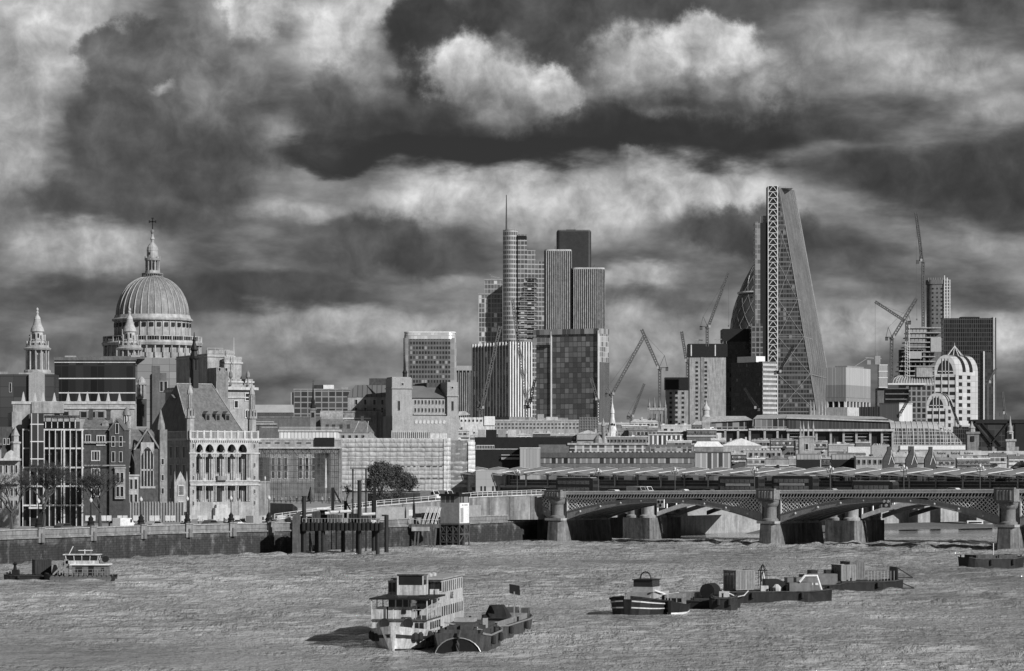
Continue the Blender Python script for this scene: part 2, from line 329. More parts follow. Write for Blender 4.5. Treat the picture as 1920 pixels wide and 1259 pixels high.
class Thing:
    """an Empty at the thing's base; px = photo column of its local origin, D = distance, th = turn (deg)"""
    def __init__(s, name, label, cat, px, D, th=0, group=None, z=None):
        s.px = px; s.D = D; k = D / F; s.kz = k; c = math.cos(R(th)); n = math.sin(R(th))
        s.kx = k / c if th else k; s.ky = (k / n if th else k)
        z = GZ if z is None else z
        s.g = HZ + (CH - z) * F / D
        s.e = bpy.data.objects.new(name, None); COL.objects.link(s.e)
        s.e.location = ((px - 960) / F * D, D, z); s.e.rotation_euler = (0, 0, R(th)); s.e.empty_display_size = .5
        tag(s.e, label, cat, group); s.nw = 0; s.extra = {}
    def mb(s): return MB(s)
    def part(s, name, mats, fn, parent=None, smooth=False):
        b = MB(s); fn(b); return b.build(name, mats, parent or s, smooth=smooth)
    def box(s, name, mats, *a, parent=None): return s.part(name, mats, lambda b: b.box(*a), parent)
    def win(s, pts, w, h, face='x', mats=('glass', 'stone_lt'), fr=.12, d=.12, bars=0, name='window', depth=0, sill=True, dome=False):
        """separate windows: pts = (column or side coordinate, photo row of the top); sizes in px.  frame proud of the wall by a few cm"""
        b = MB(); k = s.kz; W_, H_ = (w * s.kx if face == 'x' else w * s.ky), h * k; f = max(.08, min(W_, H_) * fr); dd = .18
        b.mi = 0; b.box(f, W_ - f, -.05, .3, f, H_ - f)
        b.mi = 1
        b.box(0, W_, -dd, .02, 0, f); b.box(0, W_, -dd, .02, H_ - f, H_); b.box(0, f, -dd, .02, f, H_ - f); b.box(W_ - f, W_, -dd, .02, f, H_ - f)
        for i in range(bars):
            x = W_ * (i + 1) / (bars + 1); b.box(x - f * .3, x + f * .3, -dd * .7, .02, f, H_ - f)
        if face == 'y':
            b.v = [(y, W_ - x, z) for x, y, z in b.v]
        proto = None
        for (x, zt) in pts:
            base = s.g - zt - h
            loc = ((x - s.px) * s.kx, depth, base * k) if face == 'x' else (depth, x * s.ky, base * k)
            if s.nw < 100:
                if proto is None: o = proto = b.build(name, mats, s)
                else: o = proto.copy(); COL.objects.link(o); o.parent = s.e
                o.location = loc; s.nw += 1
            else:
                e = s.extra.setdefault(name, (MB(), mats)); n = len(e[0].v)
                e[0].v += [(p[0] + loc[0], p[1] + loc[1], p[2] + loc[2]) for p in b.v]; e[0].f += [tuple(i + n for i in q) for q in b.f]; e[0].m += b.m
    def flush(s):
        for nm, (b, mt) in s.extra.items(): o = b.build(nm, mt, s); o['kind'] = 'stuff'
        s.extra = {}
def grid(xs, zs): return [(x, z) for z in zs for x in xs]
def fr(a, b, n): return [a + (b - a) * i / (n - 1) for i in range(n)] if n > 1 else [a]
def struct(name, b, m, **k):
    o = b.build(name, m, **k); o['kind'] = 'structure'; return o
def copy_tree(o, parent=None):
    c = o.copy(); COL.objects.link(c)
    if parent: c.parent = parent
    for ch in list(o.children): copy_tree(ch, c)
    return c

# ================================================================== THE SETTING
wm = bpy.data.materials.new('river water'); wm.use_nodes = True; t = wm.node_tree; b = t.nodes['Principled BSDF']
b.inputs['Base Color'].default_value = (.11, .11, .11, 1); b.inputs['Roughness'].default_value = .05; b.inputs['IOR'].default_value = 1.33
tc = nd(t, 'ShaderNodeTexCoord')
def sc(v, s_):
    mp = nd(t, 'ShaderNodeMapping'); mp.inputs['Scale'].default_value = s_; t.links.new(v, mp.inputs[0]); return mp.outputs[0]
o_ = tc.outputs['Object']
w1 = noise(t, sc(o_, (.9, .5, 1)), 1.0, 4, .7); w2 = noise(t, sc(o_, (.07, .02, 1)), 1.0, 4, .6); w3 = noise(t, sc(o_, (.022, .016, 1)), 1.0, 5, .6)
h = mth(t, 'ADD', mth(t, 'MULTIPLY', w1, mth(t, 'MULTIPLY_ADD', w3, 2.4, -.35)), mth(t, 'MULTIPLY', w2, 1.6))
bp = nd(t, 'ShaderNodeBump'); bp.inputs['Strength'].default_value = 1.0; bp.inputs['Distance'].default_value = 1.0
t.links.new(h, bp.inputs['Height']); t.links.new(bp.outputs[0], b.inputs['Normal'])
t.links.new(mth(t, 'MULTIPLY_ADD', w3, .6, -.03), b.inputs['Base Color'])
import numpy as np
def waves():                                           # the wind-ruffled reach of the river as real wave geometry
    g_ = np.random.default_rng(5); sp = .62; xs = np.arange(-152, 152, sp); ys = np.arange(236, 726, sp)
    X, Y = np.meshgrid(xs, ys); Z = np.zeros_like(X)
    for i in range(90):
        lam = 1.6 * 7.5 ** g_.random(); a = g_.normal(0, .55) + math.pi / 2 + .12; k = 2 * math.pi / lam; ph = g_.random() * 6.28
        dx = g_.normal(0, .35); env = .55 + .45 * np.sin(X * .9 / lam * g_.random() + Y * .35 / lam * g_.random() + ph * 3)
        Z += (.052 / k) * env * np.sin(k * (math.cos(a) * X + math.sin(a) * Y) + ph)
    patch = .85 + .6 * np.sin(X * .021 + 1.3 * np.sin(Y * .017) + .8) * np.sin(Y * .031 + 1.1 * np.sin(X * .013)) + .2 * np.sin(X * .083 + Y * .19)
    Z = Z * patch * 1.25
    ny, nx = X.shape; co = np.stack([X, Y, Z], -1).reshape(-1, 3).astype(np.float32)
    ii = (np.arange(ny - 1)[:, None] * nx + np.arange(nx - 1)[None, :]).reshape(-1)
    fc = np.stack([ii, ii + 1, ii + nx + 1, ii + nx], -1).astype(np.int32)
    me = bpy.data.meshes.new('water'); me.vertices.add(len(co)); me.vertices.foreach_set('co', co.ravel())
    me.loops.add(fc.size); me.loops.foreach_set('vertex_index', fc.ravel()); me.polygons.add(len(fc)); me.polygons.foreach_set('loop_start', np.arange(0, fc.size, 4, dtype=np.int32))
    me.polygons.foreach_set('use_smooth', np.ones(len(fc), dtype=bool)); me.update(); me.materials.append(wm); return me
wo_ = bpy.data.objects.new('water', waves()); COL.objects.link(wo_); wo_['kind'] = 'structure'
wb = MB(); wb.add([(-1500, -300, -.3), (2500, -300, -.3), (2500, 2500, -.3), (-1500, 2500, -.3)], [(0, 1, 2, 3)])
struct('water', wb, wm)

BANK = [(-420, -80), (-300, 150), (-92, 529), (-67, 575), (-43, 600), (-7, 676), (6, 702), (30, 745), (62, 800), (143, 880), (300, 985), (900, 1400)]
gb = MB(); n = len(BANK)
gb.add([(x, y, GZ) for x, y in BANK] + [(6000, 2500, GZ), (6000, 12000, GZ), (-6000, 12000, GZ), (-6000, -80, GZ)], [tuple(range(n + 4))])
struct('ground', gb, 'paving')
def off(poly, d):                                     # move a polyline sideways (to its left = inland)
    out = []
    for i, p in enumerate(poly):
        a = Vector(poly[max(i - 1, 0)]); c = Vector(poly[min(i + 1, len(poly) - 1)]); u = (c - a).normalized()
        out.append((p[0] - u.y * d, p[1] + u.x * d))
    return out
def ribbon(b, poly, d0, d1, z0, z1):                   # wall of constant section following a polyline
    A, B = off(poly, d0), off(poly, d1)
    for i in range(len(poly) - 1):
        q = [A[i], A[i + 1], B[i + 1], B[i]]
        b.prism(q, z0, z1)
    return b
road = MB(); A, B = off(BANK[:5], 9), off(BANK[:5], 24)
for i in range(4): road.add([(*A[i], GZ + .004), (*A[i + 1], GZ + .004), (*B[i + 1], GZ + .004), (*B[i], GZ + .004)], [(0, 1, 2, 3)])
struct('embankment_road', road, 'road')
mk = MB(); A, B = off(BANK[:5], 16.4), off(BANK[:5], 16.6)
for i in range(4):
    for k in range(20):
        f0, f1 = k / 20, k / 20 + .025
        L = lambda Q, f: (Q[i][0] + (Q[i + 1][0] - Q[i][0]) * f, Q[i][1] + (Q[i + 1][1] - Q[i][1]) * f, GZ + .008)
        mk.add([L(A, f0), L(A, f1), L(B, f1), L(B, f0)], [(0, 1, 2, 3)])
struct('road_markings', mk, 'white')
kb = MB(); ribbon(kb, BANK[:5], 8.7, 9, GZ, GZ + .13); ribbon(kb, BANK[:5], 24, 24.3, GZ, GZ + .13); struct('kerb', kb, 'stone')

# river wall material: pale stone on top, dark tide stains and weed towards the water
def wallmat():
    m = mat('tide stained granite', .1, .8, .25, .3, .3, bump=.5); t = m.node_tree; b = t.nodes['Principled BSDF']
    src = b.inputs['Base Color'].links[0].from_socket
    tc = nd(t, 'ShaderNodeTexCoord'); so = nd(t, 'ShaderNodeSeparateXYZ'); t.links.new(tc.outputs['Object'], so.inputs[0])
    n1 = noise(t, tc.outputs['Object'], .25, 6, .7)
    mpv = nd(t, 'ShaderNodeMapping'); mpv.inputs['Scale'].default_value = (.5, .5, .3); t.links.new(tc.outputs['Object'], mpv.inputs[0]); n2 = noise(t, mpv.outputs[0], 1., 7, .78)
    k = mth(t, 'ADD', so.outputs[2], mth(t, 'MULTIPLY', mth(t, 'SUBTRACT', n1, .5), 5.0))
    mr = nd(t, 'ShaderNodeMapRange'); t.links.new(k, mr.inputs[0]); mr.inputs[1].default_value = 3.6; mr.inputs[2].default_value = 4.6; mr.inputs[3].default_value = .38; mr.inputs[4].default_value = 1.
    pale = mth(t, 'MULTIPLY', mth(t, 'MULTIPLY', mth(t, 'SUBTRACT', n2, .52, None, True), mth(t, 'SUBTRACT', n1, .3, None, True)), 2.6)
    br = nd(t, 'ShaderNodeTexBrick'); mp = nd(t, 'ShaderNodeMapping'); mp.inputs['Rotation'].default_value = (R(90), 0, 0)
    t.links.new(tc.outputs['Object'], mp.inputs[0]); t.links.new(mp.outputs[0], br.inputs[0]); br.inputs['Scale'].default_value = .55
    br.inputs['Color1'].default_value = (1, 1, 1, 1); br.inputs['Color2'].default_value = (.8, .8, .8, 1); br.inputs['Mortar'].default_value = (.45, .45, .45, 1)
    c = mth(t, 'MULTIPLY', mth(t, 'ADD', mth(t, 'MULTIPLY', src, mr.outputs[0]), pale), br.outputs[0])
    t.links.new(c, b.inputs['Base Color']); return m
M['quay'] = wallmat()

rw = bpy.data.objects.new('river_wall', None); COL.objects.link(rw); tag(rw, 'long stained granite river wall with parapet below the left bank road', 'river wall')
SEG = BANK[1:7]
b = MB(); ribbon(b, SEG, 0, 1.2, -1, 4.5); b.build('wall', 'quay', rw)
b = MB(); ribbon(b, SEG, -.35, 1.0, 4.5, 4.8); b.build('string_course', 'stone_dk', rw)
b = MB(); ribbon(b, SEG, .1, .8, 4.8, 6.1); b.build('parapet', 'stone_dk', rw)
b = MB(); ribbon(b, SEG, -.1, 1.0, 6.1, 6.3); b.build('coping', 'stone', rw)
rw2 = bpy.data.objects.new('river_wall', None); COL.objects.link(rw2); tag(rw2, 'pale far river wall seen through the bridge arches', 'river wall')
b = MB(); ribbon(b, BANK[6:], 0, 1.2, -1, 5.6); b.build('wall', 'concrete', rw2)
b = MB(); ribbon(b, BANK[6:], -.1, 1.0, 5.6, 5.9); b.build('coping', 'stone', rw2)
b = MB(); b.add([(60, 760, .05), (70, 790, 1.4), (150, 872, 1.6), (260, 950, 1.4), (300, 980, 1.2), (300, 955, .05), (160, 850, .05), (100, 805, .05)], [(0, 1, 7), (1, 2, 6, 7), (2, 3, 5, 6), (3, 4, 5)])
struct('foreshore', b, 'conc_dk')

# lamp posts standing on the parapet, each on a dark bracket with a globe
def wallpt(px, seg=SEG):                               # point of the wall line under a photo column
    t_ = (px - 960) / F
    for (x0, y0), (x1, y1) in zip(seg, seg[1:]):
        den = (x1 - x0) - t_ * (y1 - y0)
        if abs(den) < 1e-9: continue
        f = (t_ * y0 - x0) / den
        if -.001 <= f <= 1.001: return Vector((x0 + (x1 - x0) * f, y0 + (y1 - y0) * f, 0)), Vector((x1 - x0, y1 - y0, 0)).normalized()
lamp = None
LAMP_AT = ['nearest the left edge of the photo', 'in front of the bare street tree', 'below the fin fence', 'before the arcaded school', 'right of the arcaded school', 'nearest the jetty']
for i, px in enumerate([76, 174, 268, 354, 436, 507]):
    p, u = wallpt(px)
    if lamp is None:
        lamp = bpy.data.objects.new('parapet_lamp', None); COL.objects.link(lamp)
        b = MB(); b.box(-.9, .9, -.75, .75, 0, -2.6); b.box(-1.05, 1.05, -.9, .9, .25, 0); b.box(-.35, .35, -1.1, -.7, -.9, -2.6); b.build('pier', 'stone_dk', lamp)
        b = MB(); b.lathe(0, 0, [(.75, .25), (.6, .6), (.7, .9), (.45, 1.2), (.5, 1.6), (.2, 2.0), (.1, 2.3), (.09, 4.6), (.16, 4.7)], 10); b.build('post', 'black', lamp)
        b = MB(); b.lathe(0, 0, [(.1, 4.6), (.26, 4.75), (.33, 5.0), (.26, 5.25), (.1, 5.4), (.02, 5.6)], 10); b.build('globe', 'steel_lt', lamp)
        L = lamp
    else: L = copy_tree(lamp)
    L.location = (p.x, p.y, 6.3); L.rotation_euler = (0, 0, math.atan2(u.y, u.x))
    p2 = off([(p.x, p.y), (p.x + u.x, p.y + u.y)], .45)[0]; L.location = (p2[0], p2[1], 6.3)
    tag(L, 'ornate dark parapet lamp with globe, ' + LAMP_AT[i], 'lamp post', 'lamps along the river wall')

# raised plaza and ramp behind the jetty
b = MB(); b.prism([(-70, 745), (-53, 708), (-47, 643), (-30, 647), (-6, 686), (14, 700), (60, 760), (40, 1000), (-90, 1000)], 8.6, 5.21); struct('plaza', b, 'paving')
rp = bpy.data.objects.new('ramp_wall', None); COL.objects.link(rp); tag(rp, 'pale stone retaining wall rising from the quay to the road bridge', 'wall')
RL = [(-50, 618, 6.4), (-30, 650, 8.8), (-8, 684, 10.4), (8, 694, 10.9)]
def slope(b, L, z0, dz, d0, d1):
    A, B = off([(x, y) for x, y, z in L], d0), off([(x, y) for x, y, z in L], d1)
    for i in range(len(L) - 1):
        za, zc = L[i][2], L[i + 1][2]
        za0, zc0 = (z0, z0) if z0 is not None else (za - dz, zc - dz)
        vs = [(*A[i], za0), (*A[i + 1], zc0), (*B[i + 1], zc0), (*B[i], za0), (*A[i], za), (*A[i + 1], zc), (*B[i + 1], zc), (*B[i], za)]
        b.add(vs, [(0, 1, 2, 3), (4, 5, 6, 7), (0, 1, 5, 4), (1, 2, 6, 5), (2, 3, 7, 6), (3, 0, 4, 7)])
M['ramp_stone'] = mat('stained ramp masonry', .17, .85, .5, .25, .8)
b = MB(); slope(b, RL, 5.1, 0, -.4, .4); b.build('wall', 'ramp_stone', rp)
for i_ in range(3):
    (x0, y0, z0), (x1, y1, z1) = RL[i_], RL[i_ + 1]
    for f in (.2, .5, .8): b = MB(); px_, py_ = x0 + (x1 - x0) * f, y0 + (y1 - y0) * f; b.box(px_ - .5, px_ + .5, py_ - .9, py_, 5.1, z0 + (z1 - z0) * f); b.build('buttress_pier', 'stone_dk', rp)
b = MB(); slope(b, [(x, y, z + .25) for x, y, z in RL], None, .25, -.6, .6); b.build('coping', 'stone_lt', rp)
b = MB()
for z in (1.3, .85): slope(b, [(x, y, z_ + z) for x, y, z_ in RL], None, .08, -.05, .05)
for (x0, y0, z0), (x1, y1, z1) in zip(RL, RL[1:]):
    for k in range(14):
        f = k / 14; b.box(x0 + (x1 - x0) * f - .06, x0 + (x1 - x0) * f + .06, y0 + (y1 - y0) * f - .06, y0 + (y1 - y0) * f + .06, z0 + (z1 - z0) * f + 1.3, z0 + (z1 - z0) * f + .2)
b.build('railing', 'steel_lt', rp)
b = MB(); slope(b, [(x - 1, y + 4, z) for x, y, z in RL], None, .6, 0, 9); struct('ramp', b, 'road')

# ================================================================== LEFT BANK BUILDINGS
def obelisk(px, D, ztop, zbot, label, w=7):
    t = Thing('obelisk', label, 'obelisk', px, D, group='white obelisks on the terrace', z=CH - (zbot - HZ) * D / F)
    t.part('shaft', 'stone_lt', lambda b: b.prism([(px - w / 2, -w / 2), (px + w / 2, -w / 2), (px + w / 2, w / 2), (px - w / 2, w / 2)], ztop, zbot,
           [(px - .6, -.6), (px + .6, -.6), (px + .6, .6), (px - .6, .6)]))
    t.part('plinth', 'stone', lambda b: b.box(px - w * .6, px + w * .6, -w * .6, w * .6, zbot - 2, zbot))

def turret(b, cx, cy, r, z0, z1, z2, n=8):            # round shaft, open lantern, conical cap
    b.lathe(cx, cy, [(r, z0), (r, z1 + (z0 - z1) * .35), (r * 1.25, z1 + (z0 - z1) * .3), (r * 1.25, z1 + (z0 - z1) * .25), (r * .75, z1 + (z0 - z1) * .22), (r * .75, z1), (r * .95, z1 - 1), (r * .5, z1 + (z2 - z1) * .5), (.3, z2)], n)

# --- far-left pale stone building
t = Thing('stone_building', 'pale stone baroque building with small turret at the left edge of the photo', 'building', 30, 600, 8)
t.part('wall', 'stone', lambda b: b.box(-60, 35, 0, 40, 862).box(-60, 2, 3, 40, 838, 862))
t.part('cornice', 'stone_lt', lambda b: b.box(-61, 37, -2, 41, 860, 864).box(-61, 36, -1, 41, 905, 908))
t.part('roof', 'slate', lambda b: b.hip(-60, 4, 3, 40, 838, 790, -50, -8))
t.part('turret', 'stone', lambda b: turret(b, 28, 5, 9, 862, 818, 800))
t.part('gable', 'stone_lt', lambda b: b.plate([(6, 862), (36, 862), (30, 850), (21, 844), (12, 850)], -1.5, 3))
t.part('attic', 'brick', lambda b: b.box(-60, 20, 6, 40, 800, 862))
t.win(grid([0, 10, 20, 28], [872, 915, 938]), 5, 16); t.win(grid([6, 13], [822]), 5, 12, depth=.9)

# --- modern glass and stone grid office
t = Thing('office_building', 'modern office with a pale stone grid and tall dark windows on the left bank', 'building', 82, 612, 12)
t.part('glazing', facade('office panes', 1.3, 5.2, .01, .06, .02, .08, .05, .06, 0, 0), lambda b: b.box(44, 155, 1.2, 60, 808))
def fn(b):
    for x in [44, 57, 70, 82, 92, 103, 114, 119, 130, 141, 152]: b.box(x - (1.4 if x in (82, 119, 152) else .7), x + (1.6 if x in (82, 119, 152) else .8), -.8, 1.4, 806)
    for z in [806, 841, 877, 912, 948]: b.box(43, 155, -.5, 1.3, z - 1.5, z + 1.5)
t.part('stone_grid', 'stone_lt', fn)
t.part('penthouse', 'glass_m', lambda b: b.box(70, 150, 8, 55, 790, 806).box(56, 78, 4, 30, 776, 806))
def fn(b):
    for x in [86, 97, 108, 119, 130, 140]: b.plate([(x, 803), (x + 1, 803), (x + 1, 780), (x, 780)], 4, 8); b.add([(x - 3, 0, 779), (x + 8, 0, 779), (x + 10, 10, 783), (x - 1, 10, 783)], [(0, 1, 2, 3)])
t.part('sunshades', 'white', fn)
t.part('bay', facade('bay panes', 1.3, 3.6, .02, .09, .45, .12, .06), lambda b: b.box(57, 81, -4, 1, 776, 873))
t.part('stair_tower', 'concrete', lambda b: b.box(26, 56, 8, 50, 772, 890).box(38, 54, 6, 8.5, 796, 806))
t.box('door', 'glass', 56, 82, -.3, 1, 955, 985)
t.box('canopy', 'stone_lt', 54, 84, -6, 1, 951, 954)

# --- dark red-brick Tudor style house
t = Thing('brick_house', 'dark brick house with pale stone windows and a gable beside the glass office', 'house', 156, 640, 0)
t.part('wall', 'brick', lambda b: b.box(155, 205, 6, 60, 802).plate([(205, 975), (205, 806), (219, 786), (234, 806), (234, 975)], 0, 60))
t.part('roof', 'slate', lambda b: b.hip(154, 206, 5, 60, 803, 784, 156, 206, 30, 30).plate([(203, 807), (219, 784), (236, 807), (234, 808), (219, 788), (205, 808)], -1.5, 60))
t.part('string_courses', 'stone', lambda b: b.box(155, 235, -.8, .4, 828, 830).box(155, 235, -.8, .4, 872, 874).box(155, 205, 5.4, 6.2, 804, 806).box(155, 205, 5.3, 6.2, 830, 832).box(216, 222, -1.2, .2, 782, 786))
t.part('chimney', 'brick', lambda b: b.box(163, 170, 25, 32, 768, 790).box(162, 171, 24, 33, 766, 768).box(196, 203, 25, 32, 770, 790).box(195, 204, 24, 33, 768, 770))
t.part('dormer', 'stone', lambda b: b.box(190, 202, 10, 25, 793, 801).plate([(189, 793), (203, 793), (196, 788)], 9, 25))
t.win([(159, 815)], 11, 18, bars=1, depth=6 * t.ky - .02); t.win([(180, 816), (170, 845), (170, 878), (170, 912)], 17, 20, bars=2, depth=6 * t.ky - .02)
t.win([(209, 818), (223, 818), (209, 847), (223, 847), (216, 794)], 7, 20, bars=0)
t.part('bay_window', 'stone', lambda b: b.box(216, 235, -5, 0, 878, 936).box(215, 236, -6, 0, 876, 879))
t.win([(218, 886), (226, 886), (218, 912), (226, 912)], 7, 20, depth=-5 * t.ky, bars=0)

# --- gothic dark brick library hall
t = Thing('gothic_hall', 'dark brick gothic hall with one tall pointed window left of the arcaded school', 'building', 300, 662, 30)
t.part('wall', 'brick', lambda b: b.box(236, 308, 0, 60, 842).plate([(252, 842), (262, 842), (275, 806), (288, 842), (296, 842), (296, 975), (252, 975)], -3, 2))
t.part('roof', 'slate', lambda b: b.hip(234, 310, 3, 60, 842, 805, 234, 310, 34, 34))
t.part('buttress', 'brick', lambda b: b.box(250, 256, -8, 0, 870).plate_x([(-8, 870), (0, 850), (0, 870)], 250, 256))
t.part('stone_trim', 'stone_dk', lambda b: b.plate([(251, 844), (275, 803), (299, 844), (296, 844), (275, 808), (254, 844)], -4, -2.5).box(236, 308, -1, .5, 874, 877).box(236, 308, -1, .5, 930, 933))
def fn(b):
    b.arch(264, 287, 830, 858, -3.6, -2.9, za=838, pointed=True)
    for x in (264, 269.5, 275, 280.5, 286): b.box(x - .8, x + .8, -3.6, -2.9, 846, 915)
    b.box(264, 287, -3.6, -2.9, 880, 883); b.box(262, 289, -4, -2.9, 912, 916)
t.part('tracery', 'stone', fn); t.part('great_window', 'glass', lambda b: b.box(264, 287, -3.3, -2.95, 842, 912))
t.part('turret', 'stone_dk', lambda b: b.box(296, 309, -5, 8, 806).lathe(302.5, 1.5, [(8, 806), (7.5, 797), (.4, 768)], 8))
t.part('turret', 'stone_dk', lambda b: b.lathe(246, 3, [(6, 842), (6, 806), (7.5, 804), (7, 802), (3.5, 793), (.4, 790)], 10))
t.win(grid([240], [886, 908]), 7, 16, bars=1); t.win(grid([298], [860, 890, 915]), 5, 12, depth=-5 * t.ky)
t.part('stone_bay', 'stone', lambda b: b.box(238, 256, -9, -2, 892, 955).box(237, 257, -10, -2, 890, 893))
t.win(grid([240, 248], [898, 926]), 6, 20, depth=-9 * t.ky)
t.part('entrance_gable', 'stone', lambda b: b.plate([(318, 960), (318, 905), (327, 884), (337, 905), (337, 960)], -12, -2).lathe(317, -12, [(1.6, 960), (1.6, 900), (.3, 884)], 6).lathe(338, -12, [(1.6, 960), (1.6, 900), (.3, 884)], 6))
t.win([(322, 910), (322, 940)], 11, 20, depth=-12 * t.ky, bars=2)
t = Thing('bell_turret', 'square brick bell turret with a pale open lantern behind the gothic hall', 'turret', 265, 720)
t.part('shaft', 'brick', lambda b: b.box(257, 274, -8, 8, 748, 800)); t.part('lantern', 'stone', lambda b: b.box(256, 275, -9, 9, 744, 749).box(258, 261, -8, 8, 722, 745).box(270, 273, -8, 8, 722, 745).box(264, 267, -8, 8, 722, 745).box(261, 270, -4, 4, 722, 745).box(256, 275, -9, 9, 718, 722).lathe(265.5, 0, [(8, 718), (7, 713), (3, 708), (.5, 706)], 10))
t = Thing('domed_turret', 'small domed pale turret behind the gable of the brick house', 'turret', 238, 690)
t.part('shaft', 'stone', lambda b: b.lathe(238, 0, [(8, 880), (8, 802), (9, 801), (9, 798)], 10)); t.part('lantern', 'stone_lt', lambda b: b.ring_boxes(238, 0, 6.2, 798, 779, 8, 2).lathe(238, 0, [(4, 798), (4, 779)], 8)); t.part('dome', 'lead', lambda b: b.lathe(238, 0, [(8.5, 779), (7.5, 773), (4, 767), (.5, 763), (.4, 758)], 12))

# --- arcaded school: lit front, hipped slate roof, fleche
t = Thing('arcaded_school', 'pale stone arcaded school with a steep slate roof and dark spire facing the river', 'building', 356, 690, 33)
def fn(b):
    b.box(356, 478, 9, 100, 826); b.box(356, 478, 0, 9.1, 824, 828); b.box(356, 478, 1.5, 9.1, 950)                                   # body behind the arcades
    b.box(356, 367, 0, 9.1, 826.2); b.box(463, 478, 0, 9.1, 826.2)       # corner pavilions
    b.box(367, 463, 0, 9.1, 903, 911); b.box(367, 463, 0, 9.1, 942)
    xs = [367, 382, 400.5, 420, 440, 458, 463]
t.part('wall', 'stone', fn)
def fn(b):
    ed = [367.5, 381, 400, 420, 440, 461.5]
    for a, c in zip([365.5, 381.5, 401, 420.5, 440], [379.5, 398.5, 418, 438, 457.5]):
        b.arch(a + 1.5, c, 828, 848, 0, 1.4, za=833, n=10)
    for a, c in ((365, 367.2), (379.5, 383), (398.5, 402.5), (418, 422), (438, 441.5), (457.5, 463)): b.box(a, c, 0, 1.4, 828, 849)
t.part('arcade', 'stone_lt', fn)
def fn(b):
    for x in (381.3, 400.5, 420, 439.8, 459.5):
        for dx in (-1.9, 1.9): b.lathe(x + dx, .8, [(1.5, 897), (1.1, 894), (1.0, 853), (1.6, 849)], 8)
        b.box(x - 3.4, x + 3.4, -.2, 1.8, 897, 903); b.box(x - 3.4, x + 3.4, -.2, 1.8, 847, 849.5)
        for dx in (-1.9, 1.9): b.lathe(x + dx, .8, [(1.5, 941), (1.1, 939), (1.1, 915), (1.6, 912)], 8)
t.part('columns', 'stone_lt', fn)
t.part('cornice', 'stone_lt', lambda b: b.box(355, 480, -1.6, 101, 822, 826).box(355, 480, -.8, 1, 901, 903.5).box(354, 480, -1, 1, 849, 851).box(356, 480, -1.2, 1, 908, 911))
def fn(b):
    for i in range(36): b.box(357 + i * 3.4, 358.6 + i * 3.4, -1.3, .5, 826, 829)
t.part('dentils', 'stone_lt', fn)
def fn(b):
    b.box(356, 479, 0, .8, 808, 810)
    for x in fr(357, 477, 11): b.box(x - 1.6, x + 1.6, -.3, 1.2, 807, 822)
    for x in fr(358, 478, 70): b.box(x - .3, x + .3, .2, .7, 810, 822)
    for y in fr(1, 99, 50): b.box(356, 356.7, y - .3, y + .3, 810, 822)
    b.box(356, 356.8, 0, 100, 808, 810)
t.part('balustrade', 'stone_lt', fn)
t.win([(371.5, 858), (388.5, 858), (407.5, 858), (426.5, 858), (446, 858)], 8, 30, depth=9 * t.ky, fr=.1, name='window', mats=('glass', 'stone_dk'))
t.win([(370, 834), (387, 834), (406.5, 834), (425.5, 834), (445, 834)], 10, 14, depth=9 * t.ky, fr=.06, name='window', mats=('glass', 'stone_dk'))
t.win([(370, 914), (386.5, 914), (425, 914), (444, 914)], 9.5, 24, depth=9 * t.ky, bars=1, mats=('glass', 'stone_dk'))
t.part('door', 'black', lambda b: b.box(406, 413, 2.8, 3.3, 916, 950)); t.part('steps', 'stone_lt', lambda b: b.box(400, 420, -4, 3, 947).box(396, 424, -6, 3, 953))
t.win(grid([360.5, 469], [832, 868, 892, 918, 940]), 3.2, 9, name='window')
t.part('balcony', 'stone_dk', lambda b: b.box(402, 419, -4, 0, 893, 901))
t.win([(8 + i * 15, z) for i in range(6) for z in (836, 870)], 8, 24, face='y', bars=1)
t.win([(8 + i * 15, 915) for i in range(6)], 8, 22, face='y', bars=1)
def fn(b): b.hip(357, 452, 3, 99, 809, 718, 371, 434, 50, 50)
t.part('roof', 'slate', fn)
t.part('ridge_coping', 'stone', lambda b: b.bar((371, 50, 717), (434, 50, 717), 1.6).bar((357, 3, 808), (371, 50, 717), 1.2).bar((452, 3, 808), (434, 50, 717), 1.2))
for i, x in enumerate((398, 416, 433)):
    d = t.part('dormer', 'slate', lambda b: b.box(x - 4, x + 4, 13, 26, 776, 790).plate([(x - 5, 776), (x + 5, 776), (x, 770)], 12, 28))
    t.part('pane', 'glass', lambda b: b.box(x - 2.5, x + 2.5, 12.6, 13.2, 778, 787), parent=d)
t.part('dormer', 'slate', lambda b: b.box(368, 380, 46, 56, 745, 757).plate_x([(44, 745), (58, 745), (51, 738)], 362, 380))
t.part('spire', 'black', lambda b: b.box(398, 407, 46, 54, 670, 728).lathe(402.5, 50, [(8, 672), (10, 668), (7, 664), (5, 655), (8, 652), (7, 650), (3, 640), (2.6, 636), (4, 634), (1.5, 628), (.4, 618)], 8).ring_boxes(402.5, 50, 8.5, 690, 668, 8, 1.6))
def tur(b, x, y):
    b.lathe(x, y, [(8, 826), (8, 786), (9.5, 784), (9.5, 780)], 8); b.ring_boxes(x, y, 9, 784, 768, 8, 2.2); b.lathe(x, y, [(5, 780), (5, 740), (6, 738), (5.4, 734), (3, 726), (.8, 722), (.8, 716), (.3, 708)], 8); b.ring_boxes(x, y, 5.6, 765, 740, 8, 1.5)
t.part('turret', 'stone', lambda b: tur(b, 360, 5)); t.part('turret', 'stone', lambda b: tur(b, 470, 5)); t.part('turret', 'stone', lambda b: tur(b, 478, 95))
t.part('annexe', 'stone_dk', lambda b: b.box(478, 502, 4, 50, 905).box(477, 503, 3, 51, 903, 906))

